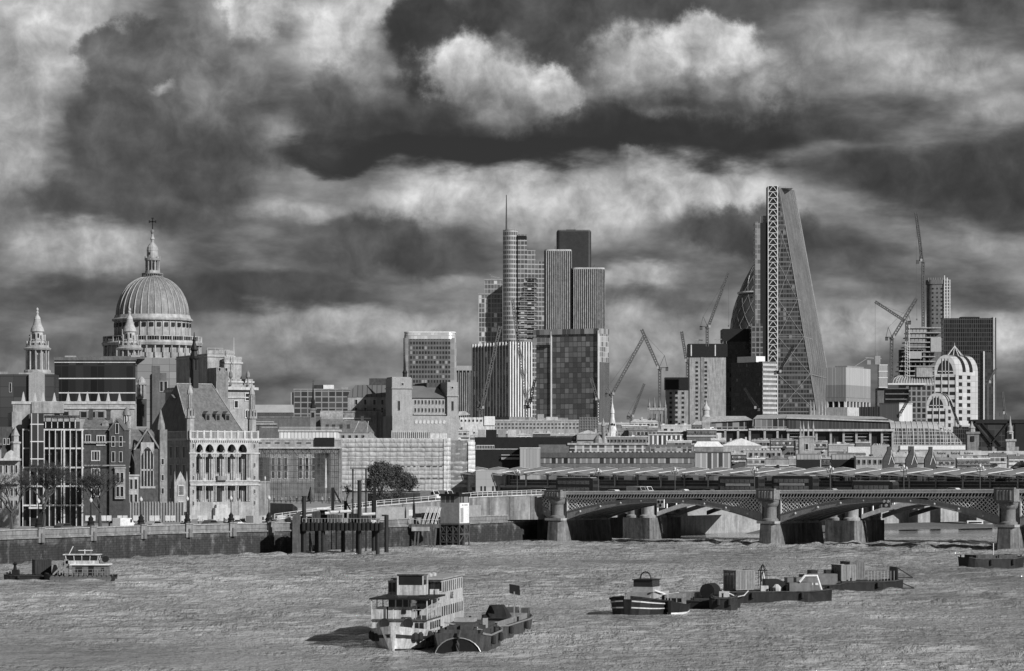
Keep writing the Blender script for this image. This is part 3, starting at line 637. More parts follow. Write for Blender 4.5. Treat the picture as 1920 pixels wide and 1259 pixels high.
# --- fin fence and street level things in front of it
t = Thing('fin_fence', 'grey hoarding of tall thin fins in front of the gothic hall', 'fence', 234, 655, 0)
t.part('panel', 'conc_dk', lambda b: b.box(233, 344, .8, 2, 943))
def fn(b):
    for x in fr(234, 344, 22): b.box(x - 1, x + 1, -.6, .9, 941)
t.part('fins', 'grey', fn)

# ---- large stone block behind the school
t = Thing('stone_office', 'massive stepped pale stone office block with urns and flagpole behind the school', 'building', 392, 790, 25)
t.part('wall', 'stone', lambda b: b.box(392, 474, 0, 110, 722).box(398, 446, 12, 90, 662).box(424, 455, 6, 90, 672).box(416, 474, 4, 100, 710))
t.part('wall', 'stone_dk', lambda b: b.box(399, 420, -8, 12, 690, 800))
t.part('cornice', 'stone_lt', lambda b: b.box(390, 479, -3, 112, 726, 731).box(390, 470, -1, 60, 744, 746).box(397, 448, 11, 91, 666, 668).box(424, 457, 5, 91, 678, 681).box(414, 476, 3, 100, 714, 717))
t.part('parapet', 'stone', lambda b: b.box(397, 447, 12, 14, 656, 663).box(424, 456, 6, 8, 668, 673))
t.win([(400, 740), (456, 736), (456, 768), (418, 768), (436, 750)], 9, 16, fr=.18)
t.win(grid([402, 414], [690]), 5, 7, depth=-8 * t.ky)
for x in (430, 461): t.part('urn', 'stone_dk', lambda b: b.lathe(x, -1, [(3, 722), (1, 714), (1, 711), (4, 706), (3.5, 699), (1.5, 696), (.5, 694)], 10))
t.part('flagpole', 'steel_lt', lambda b: b.tube([(438, 2, 710), (438, 2, 632)], [.8, .45], 6))
t.part('roof_rail', 'steel', lambda b: b.bar((404, 20, 651), (432, 20, 651), .6).bar((404, 20, 662), (404, 20, 651), .5).bar((418, 20, 662), (418, 20, 651), .5).bar((432, 20, 662), (432, 20, 651), .5).bar((420, 14, 655), (440, 14, 655), .8).bar((424, 14, 665), (424, 14, 655), .6).bar((436, 14, 665), (436, 14, 655), .6))

# --- dark glass block with pale obelisks in front
t = Thing('glass_block', 'wide dark glass office block below the cathedral dome', 'building', 102, 900, 0)
t.part('wall', facade('dark glass strips', 2.2, 15, .02, .06, .01, .07, .03, .08, .3), lambda b: b.box(102, 254, 0, 60, 674))
t.part('roof_band', 'conc_dk', lambda b: b.box(101, 255, -1, 61, 670, 676).box(166, 268, 5, 40, 668, 673))
t.part('floor_bands', 'steel_lt', lambda b: b.box(102, 254, -.8, .2, 679, 680.5).box(102, 254, -.8, .2, 709, 711).box(102, 254, -.8, .2, 736, 738))
t.part('rooftop_plant', 'grey', lambda b: b.box(120, 140, 10, 20, 667, 671).box(245, 262, 4, 14, 666, 670))
t = Thing('panel_block', 'blank grey panelled block to the right of the dark glass block', 'building', 254, 905, 0)
t.part('wall', facade('grey cladding panels', 5.2, 2.2, .19, .23, .09, .02, .05, .7, 0, 0, 0, .8), lambda b: b.box(255, 296, -1, 60, 671).box(284, 330, 3, 60, 672).box(310, 332, 8, 60, 690))
t.part('recess', 'conc_dk', lambda b: b.box(285, 300, -1.6, 0, 686, 700).box(286, 312, -6, 0, 700))
t.win(grid([300, 308], [715]), 7, 20, depth=-6 * t.ky)
t = Thing('dark_block', 'low dark office block at the left edge below the smaller cathedral tower', 'building', 0, 860, 0)
t.part('wall', facade('dark cladding', 4, 3, .03, .05, .015, .03, .05, .5), lambda b: b.box(-30, 101, 0, 60, 702))
t.part('annexe', 'grey', lambda b: b.box(55, 84, -6, 10, 702).plate([(55, 702), (84, 702), (68, 694)], -6, 10))
t.win([(17, 718)], 5, 18)
t.part('rooftop_plant', 'steel', lambda b: b.box(-20, 12, 10, 20, 697, 702).plate([(-30, 702), (0, 702), (-12, 694)], 5, 20))
t = Thing('terrace_building', 'long pale terrace building carrying the row of obelisks', 'building', 24, 800, 0)
t.part('wall', 'stone', lambda b: b.box(24, 252, 0, 60, 757).box(60, 120, -3, 0, 754, 775))
t.part('parapet', 'stone_lt', lambda b: b.box(22, 254, -1.6, .2, 753, 758).box(120, 254, -2.6, -.4, 764, 767))
t.win(grid([100, 116, 150, 166, 182], [771]), 14, 14, name='window', mats=('glass', 'stone_dk'))
for i, (x, zt) in enumerate([(44, 735), (66, 737), (81, 735), (102, 737), (128, 735), (149, 737), (164, 735), (185, 737), (203, 735), (224, 737)]):
    obelisk(x, 802, zt, 754, ['first', 'second', 'third', 'fourth', 'fifth', 'sixth', 'seventh', 'eighth', 'ninth', 'tenth'][i] + ' white obelisk from the left on the pale terrace')

# ---- St Paul's
t = Thing('cathedral', 'great domed stone cathedral with lantern and cross rising over the left bank', 'cathedral', 286, 1400)
def fn(b):
    b.box(200, 372, -40, 60, 672); b.lathe(286, 0, [(88, 700), (88, 664)], 48)
t.part('body', 'stone_far', fn)
t.part('wall', 'stone_far', lambda b: b.lathe(286, 0, [(84, 672), (84, 650), (93, 650), (94, 646), (92, 644), (92, 641), (70, 641), (70, 604), (75, 603), (76, 600), (72, 598), (70, 592), (66, 592)], 64))
t.part('colonnade', 'stone_far', lambda b: b.ring_boxes(286, 0, 90, 672, 649, 36, 3.2))
t.part('balustrade', 'stone_far', lambda b: b.ring_boxes(286, 0, 91.5, 643, 634, 120, .9).lathe(286, 0, [(92.5, 634), (92.5, 632.5), (90.5, 632.5), (90.5, 634)], 64).ring_boxes(286, 0, 91.5, 643, 633, 24, 3.5).lathe(286, 0, [(93, 650), (95, 645), (93, 643)], 64))
t.part('pilaster_ring', 'stone_far', lambda b: b.ring_boxes(286, 0, 70.5, 641, 603, 32, 2.4))
wd = MB(); wd.box(-.9, .9, -.5, .5, .0, 1.9)
pr = None
for i in range(32):
    a = R(i * 11.25 + 5.6)
    if math.sin(a) > .2: continue
    if pr is None: o = pr = wd.build('window', 'black', t)
    else: o = pr.copy(); COL.objects.link(o); o.parent = t.e
    rr_ = 70 * t.kz; o.location = (math.cos(a) * rr_, math.sin(a) * rr_, (t.g - 615) * t.kz); o.rotation_euler = (0, 0, a + math.pi / 2)
DP = []
for i in range(15):
    a = R(i * 5.3); DP.append((67 * math.cos(a) ** .92 + .0, 594 - 76 * math.sin(a)))
DP = [p for p in DP if p[0] > 17] + [(17, 521)]
t.part('dome', 'lead', lambda b: b.lathe(286, 0, DP, 64), smooth=True)
def fn(b):
    for i in range(32):
        a = R(i * 11.25)
        pts = [(286 + (r + .6) * math.cos(a), (r + .6) * math.sin(a), z) for r, z in DP]
        b.tube(pts, [1.5 - .07 * k for k in range(len(pts))], 5)
t.part('ribs', mat('pale lead ribs', .28, .5, .3, .3, .4), fn)
t.part('gallery', 'stone_dk', lambda b: b.lathe(286, 0, [(17, 523), (20, 522), (20, 519), (18, 519)], 32).ring_boxes(286, 0, 19.5, 519, 514, 32, .8).lathe(286, 0, [(20, 514.5), (20, 513), (19, 513)], 32))
t.part('lantern', 'stone_far', lambda b: b.lathe(286, 0, [(14, 522), (14, 508), (8.5, 508), (8.5, 490), (14.5, 489), (15, 485), (11, 484), (10.5, 472), (11, 470), (10, 464), (6, 458), (3, 455), (3, 451), (4.5, 449), (2.6, 444), (1.8, 440), (3.2, 438)], 16).ring_boxes(286, 0, 12.5, 509, 488, 12, 2.2).ring_boxes(286, 0, 14, 488, 481, 8, 1.4))
t.part('lantern_opening', 'black', lambda b: b.box(283.5, 288.5, -9.2, -8, 493, 506).lathe(281.5, -11, [(.1, 478), (1.8, 477.9), (1.8, 474.2), (.1, 474)], 8))
t.part('ball', 'lead', lambda b: b.lathe(286, 0, [(.5, 440), (2.8, 438), (3.6, 434.5), (2.8, 431.5), (.5, 430)], 12), smooth=True)
t.part('cross', 'black', lambda b: b.box(285.1, 286.9, -.8, .8, 409, 431).box(280, 292, -.8, .8, 415, 417.2).box(279, 281, -.9, .9, 413.6, 418.4).box(291, 293, -.9, .9, 413.6, 418.4).box(284, 288, -.9, .9, 408.6, 410.6))

for (cx, lab) in ((70, 'isolated pale cathedral bell tower at the left edge of the skyline'), (243, 'pale cathedral bell tower in front of the great dome')):
    t = Thing('bell_tower', lab, 'tower', cx, 1330, 0, 'cathedral west towers')
    dy = 0
    t.part('base', 'stone_far', lambda b: b.box(cx - 30, cx + 30, -28, 28, 700).lathe(cx, 0, [(25, 712), (25, 697), (24, 694)], 16))
    t.part('belfry', 'stone_far', lambda b: b.lathe(cx, 0, [(14, 700), (14, 657), (24, 657), (26, 654), (22, 652), (21, 648)], 24).ring_boxes(cx, 0, 20.5, 698, 657, 12, 3.2).ring_boxes(cx, 0, 16, 698, 657, 8, 4))
    t.part('belfry_opening', 'black', lambda b: b.box(cx - 3, cx + 3, -15, -13.7, 666, 694))
    t.part('urns', 'stone_far', lambda b: b.ring_boxes(cx, 0, 20.5, 652, 640, 12, 2.4).ring_boxes(cx, 0, 14.5, 640, 628, 8, 2.2))
    t.part('upper_stage', 'stone_far', lambda b: b.lathe(cx, 0, [(17, 652), (15.5, 644), (13, 640), (14, 638), (11, 636), (10.5, 624), (13, 622), (12.5, 620), (11.5, 616), (8.5, 610), (6.8, 604), (6, 600), (6.4, 599), (5, 595), (2.6, 592), (2, 589), (2.8, 586), (1.4, 584), (2.4, 581.5), (2.2, 579), (.4, 577)], 20))
    t.part('upper_opening', 'black', lambda b: b.lathe(cx, 0, [(16.1, 650), (16.1, 645)], 12).box(cx - 5, cx - 2.5, -11.2, -10, 626, 634).box(cx + 2.5, cx + 5, -11.2, -10, 626, 634))

# ================================================================== CITY TOWERS (far)
def K(D): return D / F
def simple_roof_kit(t, x0, x1, z, d=12, seed=0):
    rnd = random.Random(seed); n = max(2, int((x1 - x0) / 18))
    for i in range(n):
        x = x0 + (x1 - x0) * (i + rnd.uniform(.15, .6)) / n; w = rnd.uniform(3, 9); h = rnd.uniform(1.5, 4)
        t.part('plant_unit', rnd.choice(['grey', 'steel', 'stone_lt', 'conc_dk']), lambda b: b.box(x, x + w, d * .3, d * .8, z - h, z + .3))

# rounded-corner tower on the left of the cluster
t = Thing('rounded_tower', 'office tower with rounded corners and pale crown, leftmost of the city towers', 'tower', 757, 1900, 0)
def rrect(x0, x1, y0, y1, r, n=6):
    out = []
    for (cx, cy, a0) in ((x1 - r, y0 + r, -90), (x1 - r, y1 - r, 0), (x0 + r, y1 - r, 90), (x0 + r, y0 + r, 180)):
        out += [(cx + r * math.cos(R(a0 + 90 * i / n)), cy + r * math.sin(R(a0 + 90 * i / n))) for i in range(n + 1)]
    return out
t.part('wall', facade('tower dots', 1.9, 3.1, .05, .12, .11, .3, .4, .15, .5, .12, .35, .45), lambda b: b.prism(rrect(757, 854, 0, 70, 14), 634, None), smooth=False)
t.part('crown', facade('crown glass', 2.2, 14, .45, .6, .3, .1, .05, .3, .3), lambda b: b.prism(rrect(756.4, 854.6, -.6, 70, 14.5), 624, 636, rrect(758, 853, .6, 69, 14)))
t.part('corner_strip', facade('corner glass', 3, 4, .3, .45, .2, .1, .15, .2, .4), lambda b: b.prism(rrect(840, 856, 1, 30, 5), 634, None).prism(rrect(756, 770, 1, 30, 5), 634, None))
t.part('roof', 'white', lambda b: b.prism(rrect(757, 854, 0, 70, 14), 622, 624)); t.part('roof_plant', 'steel', lambda b: b.box(812, 822, 20, 30, 617, 622).bar((808, 25, 617), (826, 25, 615), .7))
t = Thing('fin_block', 'low dark block of thin vertical piers between the rounded tower and the white finned tower', 'office block', 856, 1850, 0)
t.part('wall', 'glass', lambda b: b.box(856, 886, 0, 40, 695)); t.part('upper_wall', 'grey', lambda b: b.box(856, 886, 3, 40, 686, 695))
t.part('piers', 'concrete', lambda b: [b.box(x, x + 1.4, -1.5, .1, 693 if i % 2 else 699) for i, x in enumerate(fr(856, 884, 9))])

# white finned tower
t = Thing('finned_tower', 'tower of tall white vertical fins, left foreground of the city cluster', 'tower', 955, 1690, 30)
t.part('glazing', facade('fin tower glass', 1.75, 3.6, .08, .3, .12, .05, .12, .1, .4, .05, .3), lambda b: b.box(955, 995, 0, 70, 645))
def fn(b):
    for i, y in enumerate(fr(0, 70, 13)): b.box(953.6, 955, y - (1.0 if i % 4 == 0 else .5), y + (1.0 if i % 4 == 0 else .5), 641)
    for i, x in enumerate(fr(955, 995, 9)): b.box(x - .9, x + .9, -2.2, 0, 641)
t.part('fins', 'white', fn)
t.part('band', 'grey_dk', lambda b: b.box(954.4, 996, -.7, 70.5, 648, 655)); t.part('base', 'stone_dk', lambda b: b.box(952, 1000, -3, 74, 782))
simple_roof_kit(t, 958, 990, 645, 40, 3)

# spired tower and its lower wings
t = Thing('spired_tower', 'tall stepped glass tower with a needle mast, tallest of the left cluster', 'tower', 950, 2500, 0)
t.part('wall', facade('heron glass', 1.5, 4, .10, .2, .3, .25, .3, .15, .4, .03, .2), lambda b: b.prism([(943 + 28 * i / 8, 8 - 8 * math.sin(math.pi * i / 8)) for i in range(9)] + [(971, 50), (943, 50)], 431, None))
t.part('wall', facade('heron glass b', 3, 4, .12, .25, .32, .12, .25, .15, .4, .04, .3), lambda b: b.box(971, 988, 3, 50, 440).box(988, 1004, 8, 50, 469).box(1004, 1021, 12, 50, 490))
t.part('mast', 'grey_dk', lambda b: b.tube([(949.5, 10, 440), (949.5, 10, 410), (949.5, 10, 365)], [1.8, 1.4, .8], 6))
t.part('crown', 'grey', lambda b: b.box(955, 971, 6, 30, 428, 432).bar((955, 6, 427), (968, 6, 424), .6)); t.part('lantern', 'glass', lambda b: b.box(971.5, 987.5, 2.4, 3.2, 442, 449))
def fn(b):
    for i, z in enumerate(range(520, 640, 9)): b.box(987 - min(14, i * 2.4), 1006, 1.0, 3.3, z, z + 6)
t.part('setback', facade('dark setback', 3, 2, .01, .05, .25, .1, .2, .12, 0, .1, .4), fn)
def fn(b):
    for z in range(516, 640, 9): b.box(986 - min(14, (z - 516) / 9 * 2.4), 1007, .2, 1.0, z + 4.6, z + 6)
t.part('setback_ledges', 'steel', fn)
t = Thing('lit_window_block', 'square glass block with small lit windows left of the spired tower', 'tower', 897, 2450, 0)
t.part('wall', facade('lit windows', 2.6, 4, .12, .24, .3, .12, .16, .12, .4, .16, .45, .6, 4, .3), lambda b: b.box(897, 942, 0, 50, 552))
t.part('upper_wall', facade('lit windows b', 2.6, 4, .14, .26, .3, .12, .16, .12, .4, .1, .5), lambda b: b.box(908, 942, 5, 50, 525, 552))
t.part('parapet', 'steel', lambda b: b.box(896.5, 942, -1, 0, 550, 553).box(907, 942, 4, 5.5, 523.5, 526)); t.part('roof_cradle', 'steel', lambda b: b.bar((920, 10, 518), (938, 10, 521), .9).bar((922, 10, 518), (922, 10, 525), .8).bar((934, 10, 521), (934, 10, 525), .8).bar((918, 10, 514), (924, 10, 518), .5))

# three-leaf tower with vertical mullions
t = Thing('ribbed_tower', 'dark tower of three stepped leaves with fine pale vertical ribs', 'tower', 1044, 2400, 0)
def leaf(b, x0, x1, z, r=9):
    for i, x in enumerate(fr(x0, x1, int((x1 - x0) / 3.6) + 1)):
        q = min(x - x0, x1 - x); y = -.9 + (r - math.sqrt(max(0, r * r - (r - q) ** 2)) if q < r else 0)
        b.box(x - .8, x + .8, y - .4, y + 3, z)
for x0, x1, z, d in ((1021, 1071.5, 470, 0), (1072.5, 1134, 504, 0)):
    t.part('wall', 'glass', lambda b: b.prism(rrect(x0, x1, d + .8, 60, 8), z + .8, None)); t.part('ribs', 'stone', lambda b: leaf(b, x0, x1, z))
    t.part('cap', 'stone_lt', lambda b: b.prism(rrect(x0, x1, d - .6, 60, 9), z - 2, z + 1))
t.part('core', mat('tower core cladding', .025, .4, .2, .05, .2), lambda b: b.prism(rrect(1044, 1109, 14, 60, 6), 433, 560))
t.part('crown', 'grey_dk', lambda b: b.prism(rrect(1045, 1108, 15, 59, 6), 431, 434).bar((1046, 20, 430), (1106, 20, 430), .7).box(1062, 1080, 20, 30, 429, 432).bar((1077, 20, 431), (1077, 20, 425), .4).bar((1041, 16, 470), (1041, 16, 461), 1.2).bar((1109, 16, 503), (1116, 16, 496), 1.4))

t = Thing('patchwork_block', 'broad glass block with a patchwork of light and dark panes below the ribbed tower', 'office block', 1122, 1750, 62)
mt = facade('patchwork', 2.9 / math.sin(R(62)) * .86, 3.1, .11, .26, .05, .1, .12, .12, .25)
t.part('wall', mt, lambda b: b.prism([(1122, 0), (1141, 0), (1141, 119), (1125, 119), (1122, 116)], 618, None))
t.part('crown_screen', facade('crown screen', 3, 9, .12, .5, .25, .08, .05, .2, .4), lambda b: b.box(1121, 1122, -.5, 121, 616, 626).box(1121, 1142, -1.4, 0, 616, 626))
t.part('pale_bay', facade('pale bay', 2.9, 3.1, .18, .55, .35, .12, .1, .15, .4), lambda b: b.box(1119.5, 1123, 88, 120, 632, 645).box(1122.6, 1141.4, -1.3, 0, 622, 680))
t.part('corner_pier', 'steel_lt', lambda b: b.box(1120.5, 1122.5, -1.4, .4, 620).box(1120.8, 1122.5, 86.5, 88.5, 620))
t.part('dark_base', facade('dark stripes', 1.1, 40, .01, .03, .2, .35, .01, .2), lambda b: b.box(1123, 1142, -2, 0, 679))

# concrete cores and blocks
t = Thing('concrete_core', 'concrete lift core with dark climbing formwork, shorter of the two under construction', 'building', 1248, 2200, 0, 'unfinished concrete cores')
t.part('wall', 'concrete', lambda b: b.box(1249, 1292, 0, 30, 730)); t.part('formwork', 'black', lambda b: b.box(1247, 1294, -2, 32, 708, 731))
t.win(grid([1255, 1266, 1278], range(735, 796, 9)), 5, 5, mats=('black', 'conc_dk')); t.part('handrail', 'steel', lambda b: [b.bar((x, 0, 708), (x, 0, 703), .5) for x in fr(1248, 1293, 9)])
t.part('crane_rail', 'steel', lambda b: b.bar((1260, 10, 700), (1273, 10, 700), 1).bar((1266, 10, 708), (1266, 10, 698), .8))
t = Thing('concrete_core', 'tall concrete lift core with dark formwork crown and column of openings', 'building', 1292, 2150, 0, 'unfinished concrete cores')
t.part('wall', 'concrete', lambda b: b.box(1293, 1361, 0, 40, 668)); t.part('formwork', 'black', lambda b: b.box(1290.5, 1364, -2.5, 42, 645, 669)); t.part('pier', 'stone_dk', lambda b: b.box(1314, 1320, -1, 0, 669))
t.win(grid([1304, 1321], range(678, 800, 8)), 5, 4.5, mats=('black', 'conc_dk'))
t.part('formwork_edge', 'steel_lt', lambda b: b.box(1295, 1297, -3, -2.5, 647, 668).box(1340, 1342, -3, -2.5, 647, 668))
t.part('handrail', 'steel', lambda b: [b.bar((x, 0, 645), (x, 0, 640), .5) for x in fr(1293, 1362, 12)]); t.part('crane_rail', 'steel', lambda b: b.bar((1304, 10, 637), (1318, 10, 638), 1.4).bar((1311, 10, 645), (1311, 10, 636), .8).bar((1340, 10, 637), (1354, 10, 636), 1.4).bar((1347, 10, 645), (1347, 10, 635), .8))
t = Thing('dark_block', 'plain black office block behind the lift cores', 'office block', 1357, 2300, 0)
t.part('wall', facade('black block', 2.2, 3.7, .012, .03, .03, .1, .15, .1), lambda b: b.box(1356, 1409, 0, 60, 640)); t.part('crown', 'black', lambda b: b.box(1355, 1410, -1, 61, 617, 641))
t = Thing('grid_block', 'narrow grey gridded block between the black block and the wedge tower', 'office block', 1409, 2280, 0)
t.part('wall', facade('grid block', 3.2, 4.0, .03, .08, .14, .25, .25, .1), lambda b: b.box(1409, 1430, -2, 40, 607))
t = Thing('striped_block', 'office block with a dark front and a pale striped side and white plant room', 'office block', 1429, 2000, 36)
t.part('front_wall', facade('dark office windows', 1.7, 3.3, .015, .06, .03, .3, .4, .1, 0, .04, .1), lambda b: b.box(1429, 1457, 0, 52.5, 678)); t.part('side_bands', 'stone_lt', lambda b: [b.box(1429.2, 1457.4, -1.2, .1, z, z + 4.2) for z in range(682, 778, 9)])
t.part('side_glazing', 'glass_l', lambda b: b.box(1429.2, 1457.2, -.4, .1, 678)); t.part('plant_room', 'white', lambda b: b.box(1424, 1442, 6, 38, 668, 679))

# pointed egg tower
t = Thing('egg_tower', 'curved egg-shaped glass tower with diamond bracing half hidden by the wedge tower', 'tower', 1430, 2600, 0)
EP = [(52, 760), (56, 700), (60, 640), (60.5, 615), (58, 595), (53, 575), (46.5, 556), (38, 535), (28, 515), (17, 497), (8, 486), (1, 481)]
t.part('glazing', mat('egg glass', .11, .15, .25, .06, 0, .5), lambda b: b.lathe(1430, 0, EP, 36), smooth=True)
def fn(b):
    for sgn in (1, -1):
        for k in range(18):
            pts = []
            for j in range(34):
                f = j / 33; z = 760 - f * 277; r = 1
                for (r0, z0), (r1, z1) in zip(EP, EP[1:]):
                    if z1 <= z <= z0: r = r0 + (r1 - r0) * (z0 - z) / (z0 - z1)
                a = R(k * 20) + sgn * f * 2.6; pts.append((1430 + (r + .3) * math.cos(a), (r + .3) * math.sin(a), z))
            b.tube(pts, .4, 4)
t.part('diagrid', 'steel', fn)
def fn(b):
    for k in range(6):
        for s_ in range(9):
            def q(f, k_):
                z = 760 - f * 277; r = 1
                for (r0, z0), (r1, z1) in zip(EP, EP[1:]):
                    if z1 <= z <= z0: r = r0 + (r1 - r0) * (z0 - z) / (z0 - z1)
                a = R(k_) + f * 2.6; return (1430 + (r + .15) * math.cos(a), (r + .15) * math.sin(a), z)
            f0, f1 = s_ * .09, s_ * .09 + .09
            for j in range(2): b.quad(q(f0, k * 60 + j * 12), q(f0, k * 60 + 12 + j * 12), q(f1, k * 60 + 12 + j * 12), q(f1, k * 60 + j * 12))
t.part('dark_spiral', 'glass', fn); t.part('collar', 'steel_lt', lambda b: b.lathe(1430, 0, [(47, 552), (48, 550), (47, 548)], 36))

# wedge tower
t = Thing('wedge_tower', 'tallest tower, wedge shaped with a sloping bright side and black ladder core', 'tower', 1458, 2450, 0)
def fr2(z): return 1460 + (z - 352) / (768 - 352) * 71
def bk2(z): return 1499 + min(z - 349, 330) * .182 + max(0, z - 679) * .035
wf = facade('wedge floors', 2.4, 3.8, .035, .10, .075, .12, .3, .1, .3, .04, .12)
t.part('front_wall', wf, lambda b: b.add([(1458, 0, 351), (1461, 0, 352), (fr2(780), 0, 780), (1458, 0, 780), (1458, 100, 351), (1499, 90, 349), (bk2(780), 90, 780), (1458, 100, 780)], [(0, 1, 2, 3), (0, 3, 7, 4), (4, 5, 6, 7)]))
gm = bpy.data.materials.new('sloping glass'); 
gm = mat('sloping glass panels', .13, .3, .35, .05, .35, .1)
t.part('sloping_wall', gm, lambda b: b.add([(1461, 0, 351.6), (1499, 90, 349), (bk2(677), 90, 677), (fr2(677), 0, 677), (bk2(780), 90, 780), (fr2(780), 0, 780)], [(0, 1, 2, 3), (3, 2, 4, 5)]))
def fn(b):
    for i in range(7):
        z = 352 + i * 70; z = min(z, 778); b.bar((fr2(z), -.3, z), (bk2(z), 89.7, z + 5), 1.1)
    b.bar((1461, -.6, 352), (fr2(780), -.6, 780), 1.0); b.bar((1499, 89.5, 349), (bk2(677), 89.5, 677), 1.2); b.bar((bk2(677), 89.5, 677), (bk2(780), 89.5, 780), 1.2)
    for k in range(1, 9):
        f = k / 9; [b.bar((fr2(za) + (bk2(za) - fr2(za)) * f, 90 * f - .5, za), (fr2(zc) + (bk2(zc) - fr2(zc)) * f, 90 * f - .5, zc), .4) for za, zc in ((353, 677), (677, 780))]
t.part('edge_frames', 'steel', fn)
def fn(b):
    for i in range(6):
        z0, z1 = 352 + i * 70, 352 + i * 70 + 70
        b.bar((1459, -.5, z0), (fr2(z1) - 1, -.5, z1), .55); b.bar((1459, -.5, z1), (fr2(z1), -.5, z1), .6)
        if i: b.bar((fr2(z0) - 1, -.5, z0), (1459, -.5, z1), .55)
t.part('megaframe', 'grey', fn)
t.part('ladder_core', 'black', lambda b: b.box(1440, 1458, 0, 40, 349))
def fn(b):
    b.box(1439.6, 1441, -1.6, 0, 348); b.box(1457, 1458.6, -1.6, 0, 348)
    for z in range(349, 700, 11):
        b.bar((1441, -1, z), (1457.5, -1, z), .9); b.bar((1441, -1, z + 11), (1449.2, -1, z), 1.1); b.bar((1457.5, -1, z + 11), (1449.2, -1, z), 1.1)
t.part('ladder_bracing', 'steel_lt', fn)
t.part('rear_core', 'black', lambda b: b.box(1425, 1440, 2, 40, 418)); t.part('lift_shaft', facade('lift glass', 3.4, 4.2, .1, .2, .2, .15, .2, .2), lambda b: b.box(1416, 1425.5, 1, 40, 416))
t.part('roof_plant', 'steel', lambda b: b.box(1427, 1430, 10, 20, 405, 418).box(1432, 1439, 10, 20, 404, 418).box(1462, 1488, 10, 60, 349, 352))

# right-hand group
t = Thing('bare_core', 'round concrete core of an unfinished tower with hoists on its side', 'tower', 1740, 2300, 0)
t.part('wall', mat('patchy formed concrete', .11, .85, .6, .35, .3), lambda b: b.prism(rrect(1740, 1772, 0, 30, 10), 528, None)); t.part('formwork', 'conc_dk', lambda b: b.prism(rrect(1738.5, 1773, -1.5, 32, 10), 525, 533)); t.part('rail', 'steel', lambda b: [b.bar((x, 0, 528), (x, 0, 521), .7) for x in fr(1741, 1772, 8)])
t.part('openings', 'black', lambda b: [b.box(x, x + 2.5, -.4, .3, z, z + 3) for x in (1748, 1756, 1764) for z in range(540, 612, 8)])
t.part('hoist', 'steel_lt', lambda b: [b.box(x, x + 1.6, -2, 0, 517 + 4 * i) for i, x in enumerate((1770, 1775, 1780))] + [b.box(1770, 1782, -1.6, -1, z, z + 1) for z in range(525, 640, 6)])
t = Thing('unfinished_frame', 'tapering unfinished tower of open floor slabs beside the concrete core', 'building', 1680, 2100, 0)
def fn(b):
    for i, z in enumerate(range(614, 716, 9)):
        f = (z - 614) / 95; b.box(1704 - 22 * f, 1764 - 10 * (i > 3), 0, 50, z, z + 2)
t.part('floor_slabs', 'stone', fn)
def fn(b):
    for i, z in enumerate(range(614, 707, 9)):
        f = (z - 614) / 95
        for x in fr(1705 - 21 * f, 1752, 8): b.box(x - .5, x + .5, 4, 5, z + 1, z + 9.5)
t.part('columns', 'conc_dk', fn)
t.part('core', 'conc_dk', lambda b: b.box(1742, 1766, 12, 50, 622).box(1690, 1735, 30, 40, 655))
t.part('edge_screen', 'grey', lambda b: b.box(1700, 1728, -1, 0, 660, 673).box(1745, 1765, -1, 0, 634, 660)); t.part('hoist_mast', 'steel_lt', lambda b: [b.bar((x, -3, 610), (x, -3, 715), .7) for x in (1697, 1701, 1705)] + [b.bar((1697, -3, z), (1705, -3, z + 4), .5) for z in range(612, 712, 5)])
t = Thing('dark_slab', 'wide black slab tower with a pale edge strip at the right of the skyline', 'tower', 1769, 2200, 0)
t.part('wall', facade('black slab glass', 1.6, 3.3, .01, .022, .035, .2, .12, .12), lambda b: b.box(1770, 1862, 0, 40, 597)); t.part('edge_strip', 'steel_lt', lambda b: b.box(1862.6, 1864.6, -1, 41, 595)); t.part('end_wall', 'grey_dk', lambda b: b.box(1862, 1868, 0, 40, 596).box(1769, 1770.2, -1, 2, 598, 680)); t.part('roof_plant', 'black', lambda b: b.box(1803, 1838, 8, 30, 594, 598))
t = Thing('dark_slab', 'lower dark gridded slab in front of the black slab tower', 'tower', 1838, 2150, 0)
t.part('wall', facade('low slab glass', 2.6, 2.6, .03, .05, .015, .15, .15, .15), lambda b: b.box(1842, 1862, 0, 30, 661)); t.part('edge_strip', 'steel_lt', lambda b: b.box(1843.6, 1846, -1.2, 0, 659))

